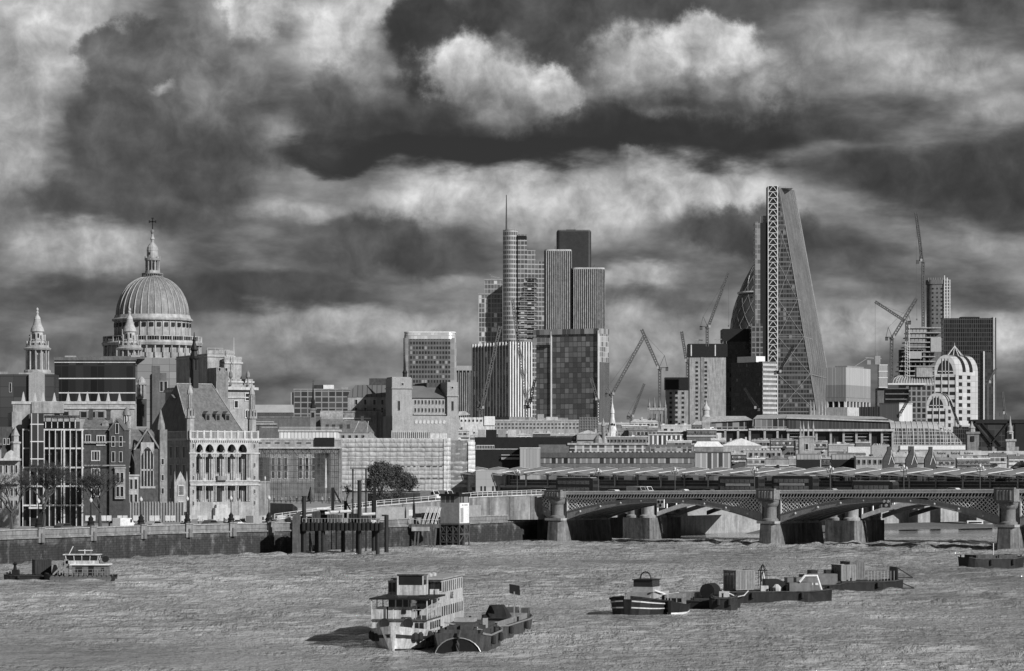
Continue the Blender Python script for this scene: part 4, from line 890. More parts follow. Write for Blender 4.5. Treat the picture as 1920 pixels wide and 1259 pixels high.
def arched(label, x0, x1, xr, zc, zs, zb, D, levels):
    """round-topped stone building: arched front x0..x1, barrel running back to column xr"""
    t = Thing('arched_building', label, 'office block', x0, D, 0, 'round-topped office buildings')
    c = (x0 + x1) / 2; h = (x1 - x0) / 2; n = 14; dp = 40
    A = [(c - h * math.cos(math.pi * i / n), zs - (zs - zc) * math.sin(math.pi * i / n)) for i in range(n + 1)]
    sh = xr - x1
    def fn(b):
        for (a0, z0), (a1, z1) in zip(A, A[1:]): b.quad((a0, 0, z0), (a1, 0, z1), (a1 + sh, dp, z1), (a0 + sh, dp, z0))
        b.quad((x1, 0, zs), (xr, dp, zs), (xr, dp, zb), (x1, 0, zb)); b.add([(x, 0, z) for x, z in A] + [(x1, 0, zb), (x0, 0, zb)], [tuple(range(n + 3))])
    t.part('wall', facade('stone panels ' + str(x0), 3, 3.4, .33, .42, .2, .05, .06, .6), fn)
    def fn(b):
        for f in (.3, .62):
            for (a0, z0), (a1, z1) in zip(A[4:], A[5:]):
                b.quad((a0 + sh * f, dp * f - .8, z0 - .5), (a1 + sh * f, dp * f - .8, z1 - .5), (a1 + sh * (f + .14), dp * (f + .14) - .8, z1 - .5), (a0 + sh * (f + .14), dp * (f + .14) - .8, z0 - .5))
    t.part('roof_glazing', 'glass', fn)
    t.part('arch_window', 'glass', lambda b: b.plate([(c - h * .72 * math.cos(math.pi * i / n), zs + 3 - (zs - zc) * .78 * math.sin(math.pi * i / n)) for i in range(n + 1)], -.8, 0))
    t.part('mullions', 'stone_lt', lambda b: [b.box(c + d - .6, c + d + .6, -1.4, -.8, zc + 6, zs + 3) for d in (-h * .3, 0, h * .3)] + [b.box(c - h * .7, c + h * .7, -1.4, -.8, zs - 2, zs - .6)])
    t.part('window_bands', 'glass', lambda b: [b.box(x0 + 1.5, x1 - 1.5, -.6, 0, zs + 9 + i * 14, zs + 15 + i * 14) for i in range(levels)])
    t.part('piers', 'stone_lt', lambda b: [b.box(x0 + (x1 - x0) * f - .8, x0 + (x1 - x0) * f + .8, -1.6, -.6, zs + 4, zb) for f in (0.02, .33, .66, .98)])
    def fn(b):
        for i in range(levels + 2):
            for f in ((.12, .5) if sh > 30 else (.3,)):
                xx = x1 + sh * f; yy = dp * f; b.quad((xx, yy - .5, zs + 6 + i * 13), (xx + 7, yy + 7 * dp / sh - .5, zs + 6 + i * 13), (xx + 7, yy + 7 * dp / sh - .5, zs + 13 + i * 13), (xx, yy - .5, zs + 13 + i * 13))
    t.part('side_windows', 'glass', fn)
    return t
t = arched('larger round-topped stone office building crowned by a small metal pyramid', 1752, 1793, 1840, 666, 698, 800, 1800, 5)
t.part('pyramid', 'steel_lt', lambda b: [b.bar((1793 + dx, 20 + dy, 668), (1793, 20, 648), 1.1) for dx, dy in ((-15, -8), (15, -8), (15, 8), (-15, 8), (-4, -8), (6, -8))] + [b.bar((1793, 20, 650), (1793, 20, 642), .5)])
t = arched('smaller round-topped stone office building in front of the larger one', 1737, 1774, 1793, 737, 762, 810, 1700, 2)

t = Thing('slatted_block', 'pale slatted cube building with a visible corner right of the wedge tower', 'office block', 1586, 1900, 62)
t.part('upper_wall', facade('pale slats', 1.1, 30, .3, .4, .24, .25, .02, .6), lambda b: b.box(1586, 1646, 0, 35, 689, 722)); t.part('lower_wall', facade('grey slats', 1.1, 30, .2, .26, .15, .25, .02, .6), lambda b: b.box(1586, 1646, 0, 35, 722, 753))
t.part('recess', 'glass', lambda b: b.box(1588, 1644, 2, 33, 753)); t.part('columns', 'steel_lt', lambda b: [b.box(x, x + 1.5, 0, 2, 753) for x in fr(1587, 1644, 8)] + [b.box(1586, 1588, y, y + 1.5, 753) for y in fr(2, 32, 4)])
t.part('base', 'stone_lt', lambda b: b.box(1584, 1622, -4, 38, 764)); t.part('plant', 'steel', lambda b: b.box(1600, 1640, 8, 30, 685, 689))
t = Thing('banded_stair', 'narrow pale banded stair tower beside the slatted cube', 'tower', 1648, 1850, 0)
t.part('wall', 'grey', lambda b: b.box(1648, 1664, 0, 20, 684, 728)); t.part('bands', 'white', lambda b: [b.box(1647.6, 1664.4, -.6, 0, z, z + 1.4) for z in (684, 696, 708, 726)]); t.part('lower_block', 'conc_dk', lambda b: b.box(1646, 1690, 6, 40, 728))
t.part('roof_rig', 'steel', lambda b: b.bar((1600, -4, 689), (1626, -4, 672), 1).bar((1622, -4, 671), (1652, -4, 673), 1.6).box(1640, 1650, -6, -2, 668, 684).bar((1644, -4, 668), (1644, -4, 660), .6).box(1625, 1632, -6, -2, 676, 684))
t = Thing('barrel_roof_block', 'gridded block under a ribbed barrel roof below the unfinished tower', 'office block', 1672, 1780, 0)
def fn(b):
    n = 8; A = [(40 - 40 * math.cos(R(90) * i / n), 722 - 15 * math.sin(R(90) * i / n)) for i in range(n + 1)]
    for (y0, z0), (y1, z1) in zip(A, A[1:]): b.quad((1672, y0, z0), (1750, y0, z0), (1752, y1, z1), (1690, y1, z1))
t.part('roof', 'steel', fn)
t.part('roof_ribs', 'steel_lt', lambda b: [b.tube([(1674 + k * 5 + (16 - k * 1.0) * (1 - math.cos(R(90) * i / 6)), 40 - 40 * math.cos(R(90) * i / 6) - .5, 721 - 15.4 * math.sin(R(90) * i / 6)) for i in range(7)], .5, 4) for k in range(16)])
t.part('wall', facade('grid wall', 3, 3.4, .02, .07, .17, .3, .25, .1), lambda b: b.box(1704, 1751, 0, 40, 722)); t.part('eaves', 'steel_lt', lambda b: b.box(1664, 1734, -6, 0, 719, 722)); t.part('plant_box', 'concrete', lambda b: b.box(1720, 1750, 10, 30, 689, 707)); t.part('open_deck', 'conc_dk', lambda b: [b.box(1660, 1704, -2, 20, z, z + 2) for z in (728, 738, 748)] + [b.box(1660, 1706, 8, 20, 730)])
t = Thing('beige_block', 'plain pale panelled block right of the slatted cube', 'office block', 1686, 1600, 40)
t.part('wall', facade('pale cladding', 1.4, 30, .42, .5, .3, .1, .02, .6), lambda b: b.box(1686, 1714, 0, 32, 757)); t.part('parapet', 'stone', lambda b: b.box(1685.6, 1714.4, -.4, 32.4, 755.5, 758)); t.part('low_wing', facade('slat wing', 1.8, 30, .1, .2, .35, .3, .02, .3), lambda b: b.box(1686, 1690, 33, 66, 762))

t = Thing('dark_frame_building', 'black steel framed building with crossed braces at the right edge', 'office block', 1828, 1300, 0)
t.part('wall', facade('dark frame glass', 3, 2.6, .02, .05, .02, .08, .15, .1), lambda b: b.box(1828, 1960, 4, 60, 790)); t.part('roof', 'black', lambda b: b.box(1825, 1965, 0, 60, 787, 794))
t.part('braces', 'black', lambda b: b.bar((1828, 1, 794), (1862, 1, 836), 3).bar((1890, 1, 794), (1856, 1, 836), 3).bar((1842, 1, 794), (1878, 1, 836), 2.4).box(1826, 1829, 0, 4, 790).box(1889, 1893, 0, 4, 790).box(1904, 1965, 2, 5, 790))

# long modern building and glass shell in front of the towers
t = Thing('long_office', 'long low office building with overhanging roof and tall dark bays behind the station', 'office block', 1480, 1150, 0)
t.part('roof', 'metal_roof', lambda b: b.add([(1474, -4, 783), (1676, -4, 790), (1660, 50, 781), (1480, 50, 776), (1474, -4, 785), (1676, -4, 792)], [(0, 1, 2, 3), (0, 4, 5, 1)]).add([(1412, 0, 786), (1474, -4, 784), (1480, 50, 776), (1424, 50, 778)], [(0, 1, 2, 3)]).add([(1312, 0, 793), (1336, 30, 780), (1400, 30, 780), (1412, 0, 788), (1376, 0, 790)], [(0, 1, 2, 3, 4)]))
t.part('upper_wall', facade('timber slats', 1.4, 9, .02, .04, .05, .2, .02, .5), lambda b: b.prism([(1476, 0), (1666, 0), (1666, 40), (1476, 40)], 786, 806))
t.part('upper_glazing', facade('upper bays', 2.2, 4, .02, .25, .2, .18, .08, .1), lambda b: b.box(1414, 1476, 1, 40, 786, 806).box(1334, 1400, 4, 40, 791, 806))
t.part('fascia', 'stone_lt', lambda b: b.box(1474, 1677, -5, -2, 805, 809).box(1404, 1478, -1, 1, 804, 807).box(1310, 1406, 1, 4, 805, 808))
t.part('lower_wall', 'glass', lambda b: b.box(1310, 1676, 8, 50, 808)); t.part('piers', 'stone', lambda b: [b.box(x, x + 4, 1, 8, 807) for x in (1312, 1336, 1358, 1382, 1404, 1432, 1456, 1476, 1504, 1529, 1556, 1580, 1604, 1630, 1652, 1672)])
t.part('louvres', 'steel_lt', lambda b: [b.box(a, a + 20, 6, 8, z, z + .8) for a in (1482, 1582, 1608, 1656) for z in (813, 819, 825)] + [b.box(a, a + 18, 6, 8, 812, 826) for a in (1340,)])
t = Thing('glass_shell', 'curved glass shell roof like a half barrel right of the long office', 'building', 1742, 1250, 0)
def shell(u, v):  # u 0..1 along, v angle
    x = 1672 + u * 142; h = 45 * (1 - (max(0, u - .45) / .55) ** 2.2); a = math.pi * v
    return (x, 40 - 40 * math.cos(a) * (.4 + .6 * h / 45), 836 - (h + 1) * math.sin(a))
t.part('glazing', facade('shell panes', 1.6, 1.6, .06, .16, .3, .14, .14, .12, .4), lambda b: [b.quad(shell(i / 20, j / 12), shell((i + 1) / 20, j / 12), shell((i + 1) / 20, (j + 1) / 12), shell(i / 20, (j + 1) / 12)) for i in range(20) for j in range(12)])
t.part('ribs', 'steel_lt', lambda b: [b.tube([(p[0], p[1] - .4, p[2] - .4) for p in [shell(i / 14, j / 16) for j in range(9)]], .55, 4) for i in range(15)]); t.part('base', 'stone', lambda b: b.box(1672, 1816, -4, 84, 834))

# ------------------------------------------------------------------ tower cranes
def lattice(b, p0, p1, w, seg, ch=1.6, br=1.0):
    A, B = Vector(b.pt(*p0)), Vector(b.pt(*p1)); k = b.r; ax = (B - A); L = ax.length; ax.normalize()
    u = Vector((0, 1, 0)); v = ax.cross(u).normalized(); h = w * k / 2
    cs = [(1, 1), (1, -1), (-1, -1), (-1, 1)]; q = lambda c, f: A + ax * L * f + u * h * c[0] + v * h * c[1]
    for c in cs: b.bar(q(c, 0), q(c, 1), ch * k, raw=True)
    n = max(2, int(L / (seg * k)))
    for i in range(n):
        for j in range(4):
            a, c = cs[j], cs[(j + 1) % 4]
            if i % 2: a, c = c, a
            b.bar(q(a, i / n), q(c, (i + 1) / n), br * k, raw=True)
def crane(label, mx, zb, zt, tip, D, m='crane', w=5, back=12, bh=14, hook=None, mast=True):
    if 'crane' not in M: M['crane'] = mat('worn crane paint', .08, .6, .3, .4, .2)
    t = Thing('tower_crane', label, 'crane', mx, D, 0, 'tower cranes', z=CH - (zb - HZ) * D / F if zb < HZ else None)
    s_ = 1 if tip[0] > mx else -1
    if mast: t.part('mast', m, lambda b: lattice(b, (mx, 0, zb), (mx, 0, zt), w * .8, w * .95))
    t.part('slewing_ring', m, lambda b: b.lathe(mx, 0, [(w * .5, zt + 2), (w * .75, zt), (w * .75, zt - 2), (w * .5, zt - 3)], 10))
    t.part('jib', m, lambda b: lattice(b, (mx + s_ * 2, 0, zt - 3), (tip[0], 0, tip[1]), w * .8, w * .85, 1.5, .95))
    t.part('counter_jib', m, lambda b: b.box(mx - s_ * back, mx + s_ * 2, -w * .4, w * .4, zt - 4, zt - 2.6)); t.part('counterweight', 'grey_dk', lambda b: b.box(mx - s_ * back, mx - s_ * (back - 5), -w * .4, w * .4, zt - 4, zt + 3))
    t.part('cab', 'grey', lambda b: b.box(mx + s_ * 2, mx + s_ * 6, -w * .8, -w * .2, zt - 6, zt - 1))
    ap = (mx - s_ * back * .55, 0, zt - bh)
    t.part('a_frame', m, lambda b: b.bar((mx + s_, 0, zt - 3), ap, .9).bar((mx - s_ * back * .9, 0, zt - 3), ap, .9))
    t.part('pendant', 'grey_dk', lambda b: b.bar(ap, (mx + (tip[0] - mx) * .9, 0, zt - 3 + (tip[1] - zt + 3) * .9), .4))
    if hook: t.part('hoist_rope', 'grey_dk', lambda b: b.bar((tip[0], 0, tip[1]), (tip[0], 0, hook), .35).box(tip[0] - 1, tip[0] + 1, -1, 1, hook, hook + 3))
    return t
crane('pale luffing crane standing on the tall concrete core', 1326, 650, 616, (1366, 512), 2150, hook=610, back=14, bh=22)
crane('luffing crane rising steeply behind the short concrete core', 1289, 712, 680, (1278, 622), 2230, back=6, bh=8)
crane('crane on a lattice mast with its jib leaning left over the gothic tower', 1237, 800, 693, (1203, 618), 1800, back=16, bh=26, w=5.5)
crane('crane with a very long jib reaching up right beside the patchwork block', 1146, 800, 742, (1207, 632), 1500, back=12, bh=16, w=6)
crane('grey crane partly behind the white church steeple', 1122, 800, 752, (1108, 708), 1480, back=-10, bh=12, w=5)
crane('small thin crane with raised jib left of the gothic church tower', 1183, 800, 784, (1208, 720), 1700, back=8, bh=10, w=4)
crane('dark crane before the white finned tower, jib leaning right', 902, 800, 768, (938, 612), 1400, 'conc_dk', back=8, bh=16, w=6)
crane('dark crane between finned tower and patchwork block, jib leaning left', 988, 800, 752, (961, 562), 1450, 'conc_dk', back=10, bh=24, w=6)
crane('short crane with jib pointing up right near the finned tower', 990, 800, 764, (1003, 712), 1430, 'black', back=8, bh=10, w=5, mast=False)
crane('tallest crane on a slender mast beside the round concrete core', 1731, 613, 492, (1718, 399), 2280, back=-8, bh=24, w=5, hook=560)
crane('pale crane with jib rising right in front of the unfinished frame', 1672, 712, 636, (1719, 560), 2050, back=12, bh=22, w=6, hook=598)
crane('crane on the unfinished frame with jib reaching far left', 1700, 640, 606, (1641, 566), 2080, back=8, bh=14, w=4.5, hook=680)
crane('tiny distant crane at the right edge of the skyline', 1886, 792, 778, (1880, 735), 2600, back=-7, bh=14, w=3)
crane('thin crane partly in front of the black slab tower', 1852, 792, 720, (1868, 690), 2120, back=5, bh=6, w=3)
crane('black crane silhouetted against the wedge tower', 1459, 730, 700, (1488, 648), 1600, 'black', back=8, bh=6, w=4, mast=False)
crane('dark mobile crane jib leaning over the long office roof', 1420, 776, 768, (1396, 728), 1170, 'black', back=5, bh=4, w=3, mast=False)
crane('black telescopic crane jib before the pale panelled block', 1684, 790, 782, (1706, 744), 1200, 'black', back=3, bh=4, w=4, mast=False)
crane('black telescopic crane jib in front of the smaller arched building', 1800, 836, 802, (1781, 752), 1220, 'black', back=3, bh=4, w=3, mast=False)

# ================================================================== ROAD BRIDGE, RAIL BRIDGE AND STATION
BA = math.atan2(-75.0, 93.5)
def bw_(x, y, z=0): return Vector((11 + x * math.cos(BA) - y * math.sin(BA), 690 + x * math.sin(BA) + y * math.cos(BA), z))
def empty(name, loc, rz, label, cat, group=None):
    o = bpy.data.objects.new(name, None); COL.objects.link(o); o.location = loc; o.rotation_euler = (0, 0, rz); tag(o, label, cat, group); return o
def top(x): return 11.7 + .0105 * x - .00001 * x * x
rb = empty('road_bridge', (11, 690, 0), BA, 'wrought iron arch road bridge with pale lattice panels and stone piers', 'bridge')
NX = 59.85
M['pier'] = mat('stained pier granite', .13, .8, .6, .35, .8, bump=.5); M['iron'] = mat('painted ironwork', .3, .55, .2, .6, .3); M['iron_lt'] = mat('pale painted lattice', .8, .6, .15, .5, .2)
M['granite'] = mat('polished granite', .16, .5, .25, .8, .3)
DK = 17.0
for i, cx in enumerate((0, NX, 2 * NX)):
    b = MB(); b.prism([(cx - 2.6, -1.2), (cx - 1.6, -2.6), (cx + 1.6, -2.6), (cx + 2.6, -1.2), (cx + 3.2, DK), (cx - 2.6, DK)], 5.0, -1.5, [(cx - 2.3, -1), (cx - 1.4, -2.2), (cx + 1.4, -2.2), (cx + 2.3, -1), (cx + 2.3, DK), (cx - 2.3, DK)])
    b.v = [(x, y, z) for x, y, z in b.v]; b.build('pier_base', 'pier', rb)
    b = MB(); b.box(cx - 2.4, cx + 2.4, -2.3, DK, 4.95, 5.5); b.build('string_course', 'stone', rb)
    b = MB(); b.box(cx - 2.2, cx + 2.2, 0.1, DK - .3, 5.5, top(cx) - .5); b.build('pier_shaft', 'stone_dk', rb)
    b = MB(); b.lathe(cx, -.3, [(1.9, 5.5), (1.9, 5.9), (1.5, 6.2), (1.45, 8.6), (1.5, 8.7), (1.9, 9.0), (2.1, 9.6), (2.1, 9.9)], 16); b.build('column', 'granite', rb, smooth=True)
    b = MB(); b.box(cx - 2.1, cx + 2.1, -2.2, 1.5, 9.9, 10.3); b.box(cx - 2.4, cx + 2.4, -2.5, -1.9, 10.3, top(cx) + .15); b.box(cx - 2.4, cx - 1.9, -1.9, .4, 10.3, top(cx) + .15); b.box(cx + 1.9, cx + 2.4, -1.9, .4, 10.3, top(cx) + .15); b.box(cx - 2.5, cx + 2.5, -2.6, -1.8, top(cx) + .15, top(cx) + .45)
    for k in range(5): b.box(cx - 1.7 + k * .75, cx - 1.3 + k * .75, -2.7, -2.5, 10.6, top(cx) - .1)
    b.build('refuge', 'stone_dk', rb)
ARCHES = [(-26, -2.4, .5), (2.4, NX - 2.4, 0), (NX + 2.4, 2 * NX - 2.4, 0), (2 * NX + 2.4, 3 * NX - 2.4, 0)]
def ribz(x, x0, x1, zb):                                # soffit height of the arch
    c = (x0 + x1) / 2; h = (x1 - x0) / 2; u = (x - c) / h
    zc = top(c) - 2.55
    return zb + (zc - zb) * (1 - abs(u) ** 2.0)
for ai, (x0, x1, e) in enumerate(ARCHES):
    n = 28; xs = [x0 + (x1 - x0) * i / n for i in range(n + 1)]; c = (x0 + x1) / 2; h = (x1 - x0) / 2
    if ai == 0: x1_ = x1; x0, xs = x0, [x0 + (x1 - x0) * i / n for i in range(n + 1)]
    zb = 5.2; th = lambda x: .95 + .9 * abs((x - c) / h) ** 2
    for k, y in enumerate([0.0, 3.1, 6.2, 9.3, 12.4, 15.8]):
        b = MB(); lo = [(x, ribz(x, x0, x1, zb)) for x in xs]; hi = [(x, ribz(x, x0, x1, zb) + th(x)) for x in xs]
        for i in range(n): b.plate([lo[i], lo[i + 1], hi[i + 1], hi[i]], y, y + .45)
        b.build('arch_rib', 'iron' if k == 0 else 'steel', rb)
    if True:                                            # studs and flanges on the outer rib
        b = MB()
        for i in range(n): 
            for dz, s_ in ((0, 1), (1, 0)):
                za, zb_ = (lo[i][1], lo[i + 1][1]) if dz == 0 else (lo[i][1] + th(xs[i]), lo[i + 1][1] + th(xs[i + 1]))
                b.bar((xs[i], -.06, za), (xs[i + 1], -.06, zb_), .16)
        b.build('rib_flange', 'steel', rb)
        for i in range(2, n, 3 if ai else 6):
            b = MB(); b.lathe(0, 0, [(.28, -.12), (.28, .05), (.1, .16)], 8); b.v = [(x, -z, y) for x, y, z in b.v]
            o = b.build('boss', 'steel_lt', rb); o.location = (xs[i], -.02, ribz(xs[i], x0, x1, zb) + th(xs[i]) / 2)
    b = MB()                                            # recessed dark panel and lattice of the spandrels
    g0 = .95; cz = lambda x: top(x) - 1.72
    n2 = int((x1 - x0) / g0)
    for i in range(n2):
        xa = x0 + (x1 - x0) * i / n2; xb = x0 + (x1 - x0) * (i + 1) / n2; xm = (xa + xb) / 2
        z0 = ribz(xm, x0, x1, zb) + th(xm); z1 = cz(xm)
        if z1 - z0 < .5: continue
        m_ = int(round((z1 - z0) / .9))
        for j in range(max(1, m_)):
            za = z0 + (z1 - z0) * j / max(1, m_); zz = z0 + (z1 - z0) * (j + 1) / max(1, m_)
            b.bar((xa, .12, za), (xb, .12, zz), .3, .12); b.bar((xb, .1, za), (xa, .1, zz), .3, .12)
    if b.v:
        for sg in (0, 1):
            b3 = MB(); keep = [(f_, m_2) for f_, m_2 in zip(b.f, b.m) if (sum(b.v[q_][0] for q_ in f_) / len(f_) > c) == bool(sg)]; b3.v = b.v; b3.f = [k_[0] for k_ in keep]; b3.m = [k_[1] for k_ in keep]
            if b3.f: b3.build('lattice_panel', 'iron_lt', rb)
    b = MB()
    for i in range(n):
        z0, z1 = ribz(xs[i], x0, x1, zb) + th(xs[i]), ribz(xs[i + 1], x0, x1, zb) + th(xs[i + 1])
        b.plate([(xs[i], z0), (xs[i + 1], z1), (xs[i + 1], cz(xs[i + 1])), (xs[i], cz(xs[i]))], .3, .4)
    b.build('spandrel_backing', 'black', rb)
    b = MB(); b.bar((x0 + .2, .05, cz(x0) - .05), (x0 + .2, .05, zb + th(x0)), .35); b.bar((x1 - .2, .05, cz(x1) - .05), (x1 - .2, .05, zb + th(x1)), .35); b.build('spandrel_edge', 'iron_lt', rb)
    # cornice, baluster band and parapet
    b = MB(); xa, xb = x0, x1
    T = lambda x, d: (x, top(x) - d)
    b.plate([T(xa, 1.72), T(xb, 1.72), T(xb, 1.45), T(xa, 1.45)], -.25, .5); b.plate([T(xa, .75), T(xb, .75), T(xb, .6), T(xa, .6)], -.3, .4); b.build('cornice', 'iron', rb)
    b = MB(); b.plate([T(xa, 1.45), T(xb, 1.45), T(xb, .75), T(xa, .75)], .15, .3); b.build('band_backing', 'black', rb)
    b = MB()
    for i in range(int((xb - xa) / .8)):
        x = xa + .3 + i * .8; b.bar((x, -.05, top(x) - 1.45), (x + .3, -.05, top(x) - .75), .26, .14)
    b.build('baluster_band', 'iron_lt', rb)
    b = MB(); b.plate([T(xa, .6), T(xb, .6), T(xb, 0), T(xa, 0)], -.1, .15); b.plate([T(xa, .06), T(xb, .06), T(xb, -.1), T(xa, -.1)], -.2, .25); b.build('parapet', 'iron_lt', rb)
    b = MB(); b.plate([T(xa, 1.6), T(xb, 1.6), T(xb, 1.06), T(xa, 1.06)], .5, DK); b.build('deck', 'road', rb)
    b = MB(); b.plate([T(xa, 1.5), T(xb, 1.5), T(xb, 0), T(xa, 0)], DK - .3, DK); b.build('far_parapet', 'iron', rb)
b = MB(); b.box(-30, -24, -2, DK, -1, 9.6); b.box(-30, -23.4, -2.4, DK, 9.2, 9.9); b.build('abutment', 'pier', rb)
b = MB(); b.plate([(-60, 8.9), (-26, 9.4), (-26, 11.4), (-60, 10.9)], 0, DK); b.build('approach', 'stone_dk', rb)
# steps coming down to the foreshore left of the first pier
st = empty('river_stairs', bw_(-14, -2), BA, 'steel stairs descending beside the left abutment of the road bridge', 'stairs')
b = MB(); b.bar((4, -1, 9.6), (-5, -1, 5.2), .5, .25); b.bar((4, -3, 9.6), (-5, -3, 5.2), .5, .25); b.build('stringer', 'grey_dk', st)
b = MB(); 
for k in range(16): b.box(4 - k * .56 - .3, 4 - k * .56, -3, -1, 9.5 - k * .28, 9.6 - k * .28)
b.build('treads', 'steel', st)
b = MB(); b.bar((4, -3, 10.7), (-5, -3, 6.3), .12); b.bar((4, -1, 10.7), (-5, -1, 6.3), .12)
for k in range(6): b.bar((4 - k * 1.8, -3, 10.7 - k * .88), (4 - k * 1.8, -3, 9.5 - k * .88), .1)
b.build('handrail', 'steel', st); b = MB(); b.box(-9, -5, -4, 0, 4.9, 5.2); b.box(-9, -8.6, -4, 0, 0, 5); b.box(-5.4, -5, -4, 0, 0, 5); b.build('landing', 'conc_dk', st)
for k in range(4):
    b = MB(); b.bar((-8 + k, -4.2, 5.2), (-5.5 + k, -4.2, 8.4), .3); b.build('raking_strut', 'steel_lt', st)
# signal boards
for x, lab in ((30.0, 'white signal board with dark discs at the crown of the near left arch'), (-13, 'white signal board with dark discs left of the first bridge pier'), (90, 'dark signal lights hanging at the crown of the middle arch')):
    z = top(x) - 2.9 if x > 0 else 8.3
    s = empty('signal_board', bw_(x, -.6, z), BA, lab, 'signal'); b = MB(); b.box(-1, 1, -.15, .15, -.9, 1.0); b.build('board', 'white' if x != 90 else 'grey_dk', s)
    for dx, dz in ((-.5, .45), (.5, .45), (0, -.4)):
        b = MB(); b.lathe(0, 0, [(.33, 0), (.33, .1)], 10); b.v = [(x_, -z_, y_) for x_, y_, z_ in b.v]; o = b.build('lamp', 'black' if x != 90 else 'steel_lt', s); o.location = (dx, -.15, dz)

# bridge lamps
LP0 = None
for i, (px, lb) in enumerate([(970, 'at the left end of the road bridge'), (1122, 'behind the leftmost bus'), (1266, 'above the first arch crown'), (1415, 'beside the second bus'), (1557, 'right of the black double decker'), (1695, 'right of the single deck bus'), (1838, 'near the rightmost bridge pier')]):
    tt = (px - 960) / F; a, c = math.cos(BA), math.sin(BA); x = (11 - tt * 690 - 1.0 * (math.sin(BA) + tt * math.cos(BA))) / (tt * c - a)
    if LP0 is None:
        LP0 = L = empty('bridge_lamp', (0, 0, 0), BA, '', 'lamp post'); b = MB(); b.lathe(0, 0, [(.3, 0), (.22, .8), (.12, 1.4), (.09, 6.3)], 8); b.build('post', 'grey_dk', L)
        b = MB(); b.bar((-.7, 0, 5.6), (.7, 0, 5.6), .1); b.bar((-.7, 0, 5.6), (-.7, 0, 6), .1); b.bar((.7, 0, 5.6), (.7, 0, 6), .1); b.build('arm', 'grey_dk', L)
        for dx, dz in ((-.7, 6), (.7, 6), (0, 6.4)):
            b = MB(); b.lathe(dx, 0, [(.08, dz), (.26, dz + .15), (.26, dz + .5), (.05, dz + .75)], 8); b.build('lantern', 'steel_lt', L)
    else: L = copy_tree(LP0)
    L.location = bw_(x, .9, top(x) - 1.7); tag(L, 'tall lamp post with three lanterns ' + lb, 'lamp post', 'lamp posts on the road bridge')

# ---- buses and cars on the bridge
def bus(name, label, px, lane, L=11.0, H=4.3, m='rust_dk', double=True, advert=False):
    tt = (px - 960) / F; a, c = math.cos(BA), math.sin(BA); x = (11 - tt * 690 - lane * (math.sin(BA) + tt * math.cos(BA))) / (tt * c - a)
    t = empty(name, bw_(x, lane, top(x) - 1.05), BA, label, 'bus', 'buses crossing the road bridge'); h = L / 2
    b = MB(); pr = [(-h, .35), (h, .35), (h, H - .5), (h - .25, H - .12), (h - .8, H), (-h + .5, H), (-h + .1, H - .2), (-h, H - .6)]; b.plate(pr, -1.25, 1.25); b.build('body', M['bus'], t)
    b = MB(); b.plate([(-h + .3, H), (h - .8, H), (h - .9, H + .06), (-h + .4, H + .06)], -1.2, 1.2); b.build('roof', 'white', t)
    for z0 in ((1.15, 2.75) if double else (1.2,)):
        n = 7
        for k in range(n):
            b = MB(); w = (L - 1.6) / n; x0 = -h + .5 + k * w; b.box(x0 + .08, x0 + w - .08, -1.3, -1.22, z0, z0 + .85); b.build('window', 'glass_l', t)
    b = MB(); b.box(h - .02, h + .04, -1.1, 1.1, 1.0, 2.1)
    if double: b.box(h - .02, h + .03, -1.1, 1.1, 2.75, 3.6)
    b.build('windscreen', 'glass', t)
    if advert: b = MB(); b.box(-3.4, 3.2, -1.33, -1.26, 2.1, 2.65); b.build('side_panel', 'steel_lt', t)
    for x0 in (-h + 2.4, h - 2.6):
        for y0 in (-1.15, 1.0):
            b = MB(); b.lathe(0, 0, [(.25, 0), (.5, .02), (.5, .25), (.25, .27)], 12); b.v = [(x_, z_, y_) for x_, y_, z_ in b.v]; o = b.build('wheel', 'rubber', t); o.location = (x0, y0, .5)
M['bus'] = mat('dark bus paint', .035, .3, .15, .5, .1)
bus('double_decker_bus', 'dark double decker bus at the left end of the road bridge', 1083, 5.5, m='bus')
bus('double_decker_bus', 'double decker bus with a pale side panel above the middle pier', 1390, 5.5, advert=True)
bus('double_decker_bus', 'black double decker bus just right of the middle pier', 1491, 9, advert=True)
bus('single_deck_bus', 'single deck bus over the crown of the second arch', 1641, 6, L=10.5, H=3.0, double=False)
CAR = None
def car_mesh(t, van=False, m='steel_lt'):
    b = MB()
    if van: b.plate([(-2.5, .35), (2.5, .35), (2.5, 1.0), (1.9, 1.25), (1.4, 2.1), (-2.5, 2.15)], -.95, .95)
    else: b.plate([(-2.1, .3), (2.1, .3), (2.15, .75), (1.3, .95), (.6, 1.42), (-1.1, 1.45), (-1.8, 1.0), (-2.15, .9)], -.85, .85)
    b.build('body', m, t)
    b = MB()
    if van: b.box(.9, 1.5, -.98, -.94, 1.2, 1.85); b.box(.9, 1.5, .94, .98, 1.2, 1.85); b.quad((1.92, -.8, 1.25), (1.92, .8, 1.25), (1.46, .8, 2.02), (1.46, -.8, 2.02))
    else: b.plate([(-1.5, .98), (1.15, .98), (.55, 1.36), (-1.05, 1.38)], -.88, .88)
    b.build('glazing', 'glass', t)
    for x0 in (-1.35, 1.4):
        for y0 in (-.9, .7):
            b = MB(); b.lathe(0, 0, [(.2, 0), (.33, .02), (.33, .2), (.2, .22)], 12); b.v = [(x_, z_, y_) for x_, y_, z_ in b.v]; o = b.build('wheel', 'rubber', t); o.location = (x0, y0, .33)
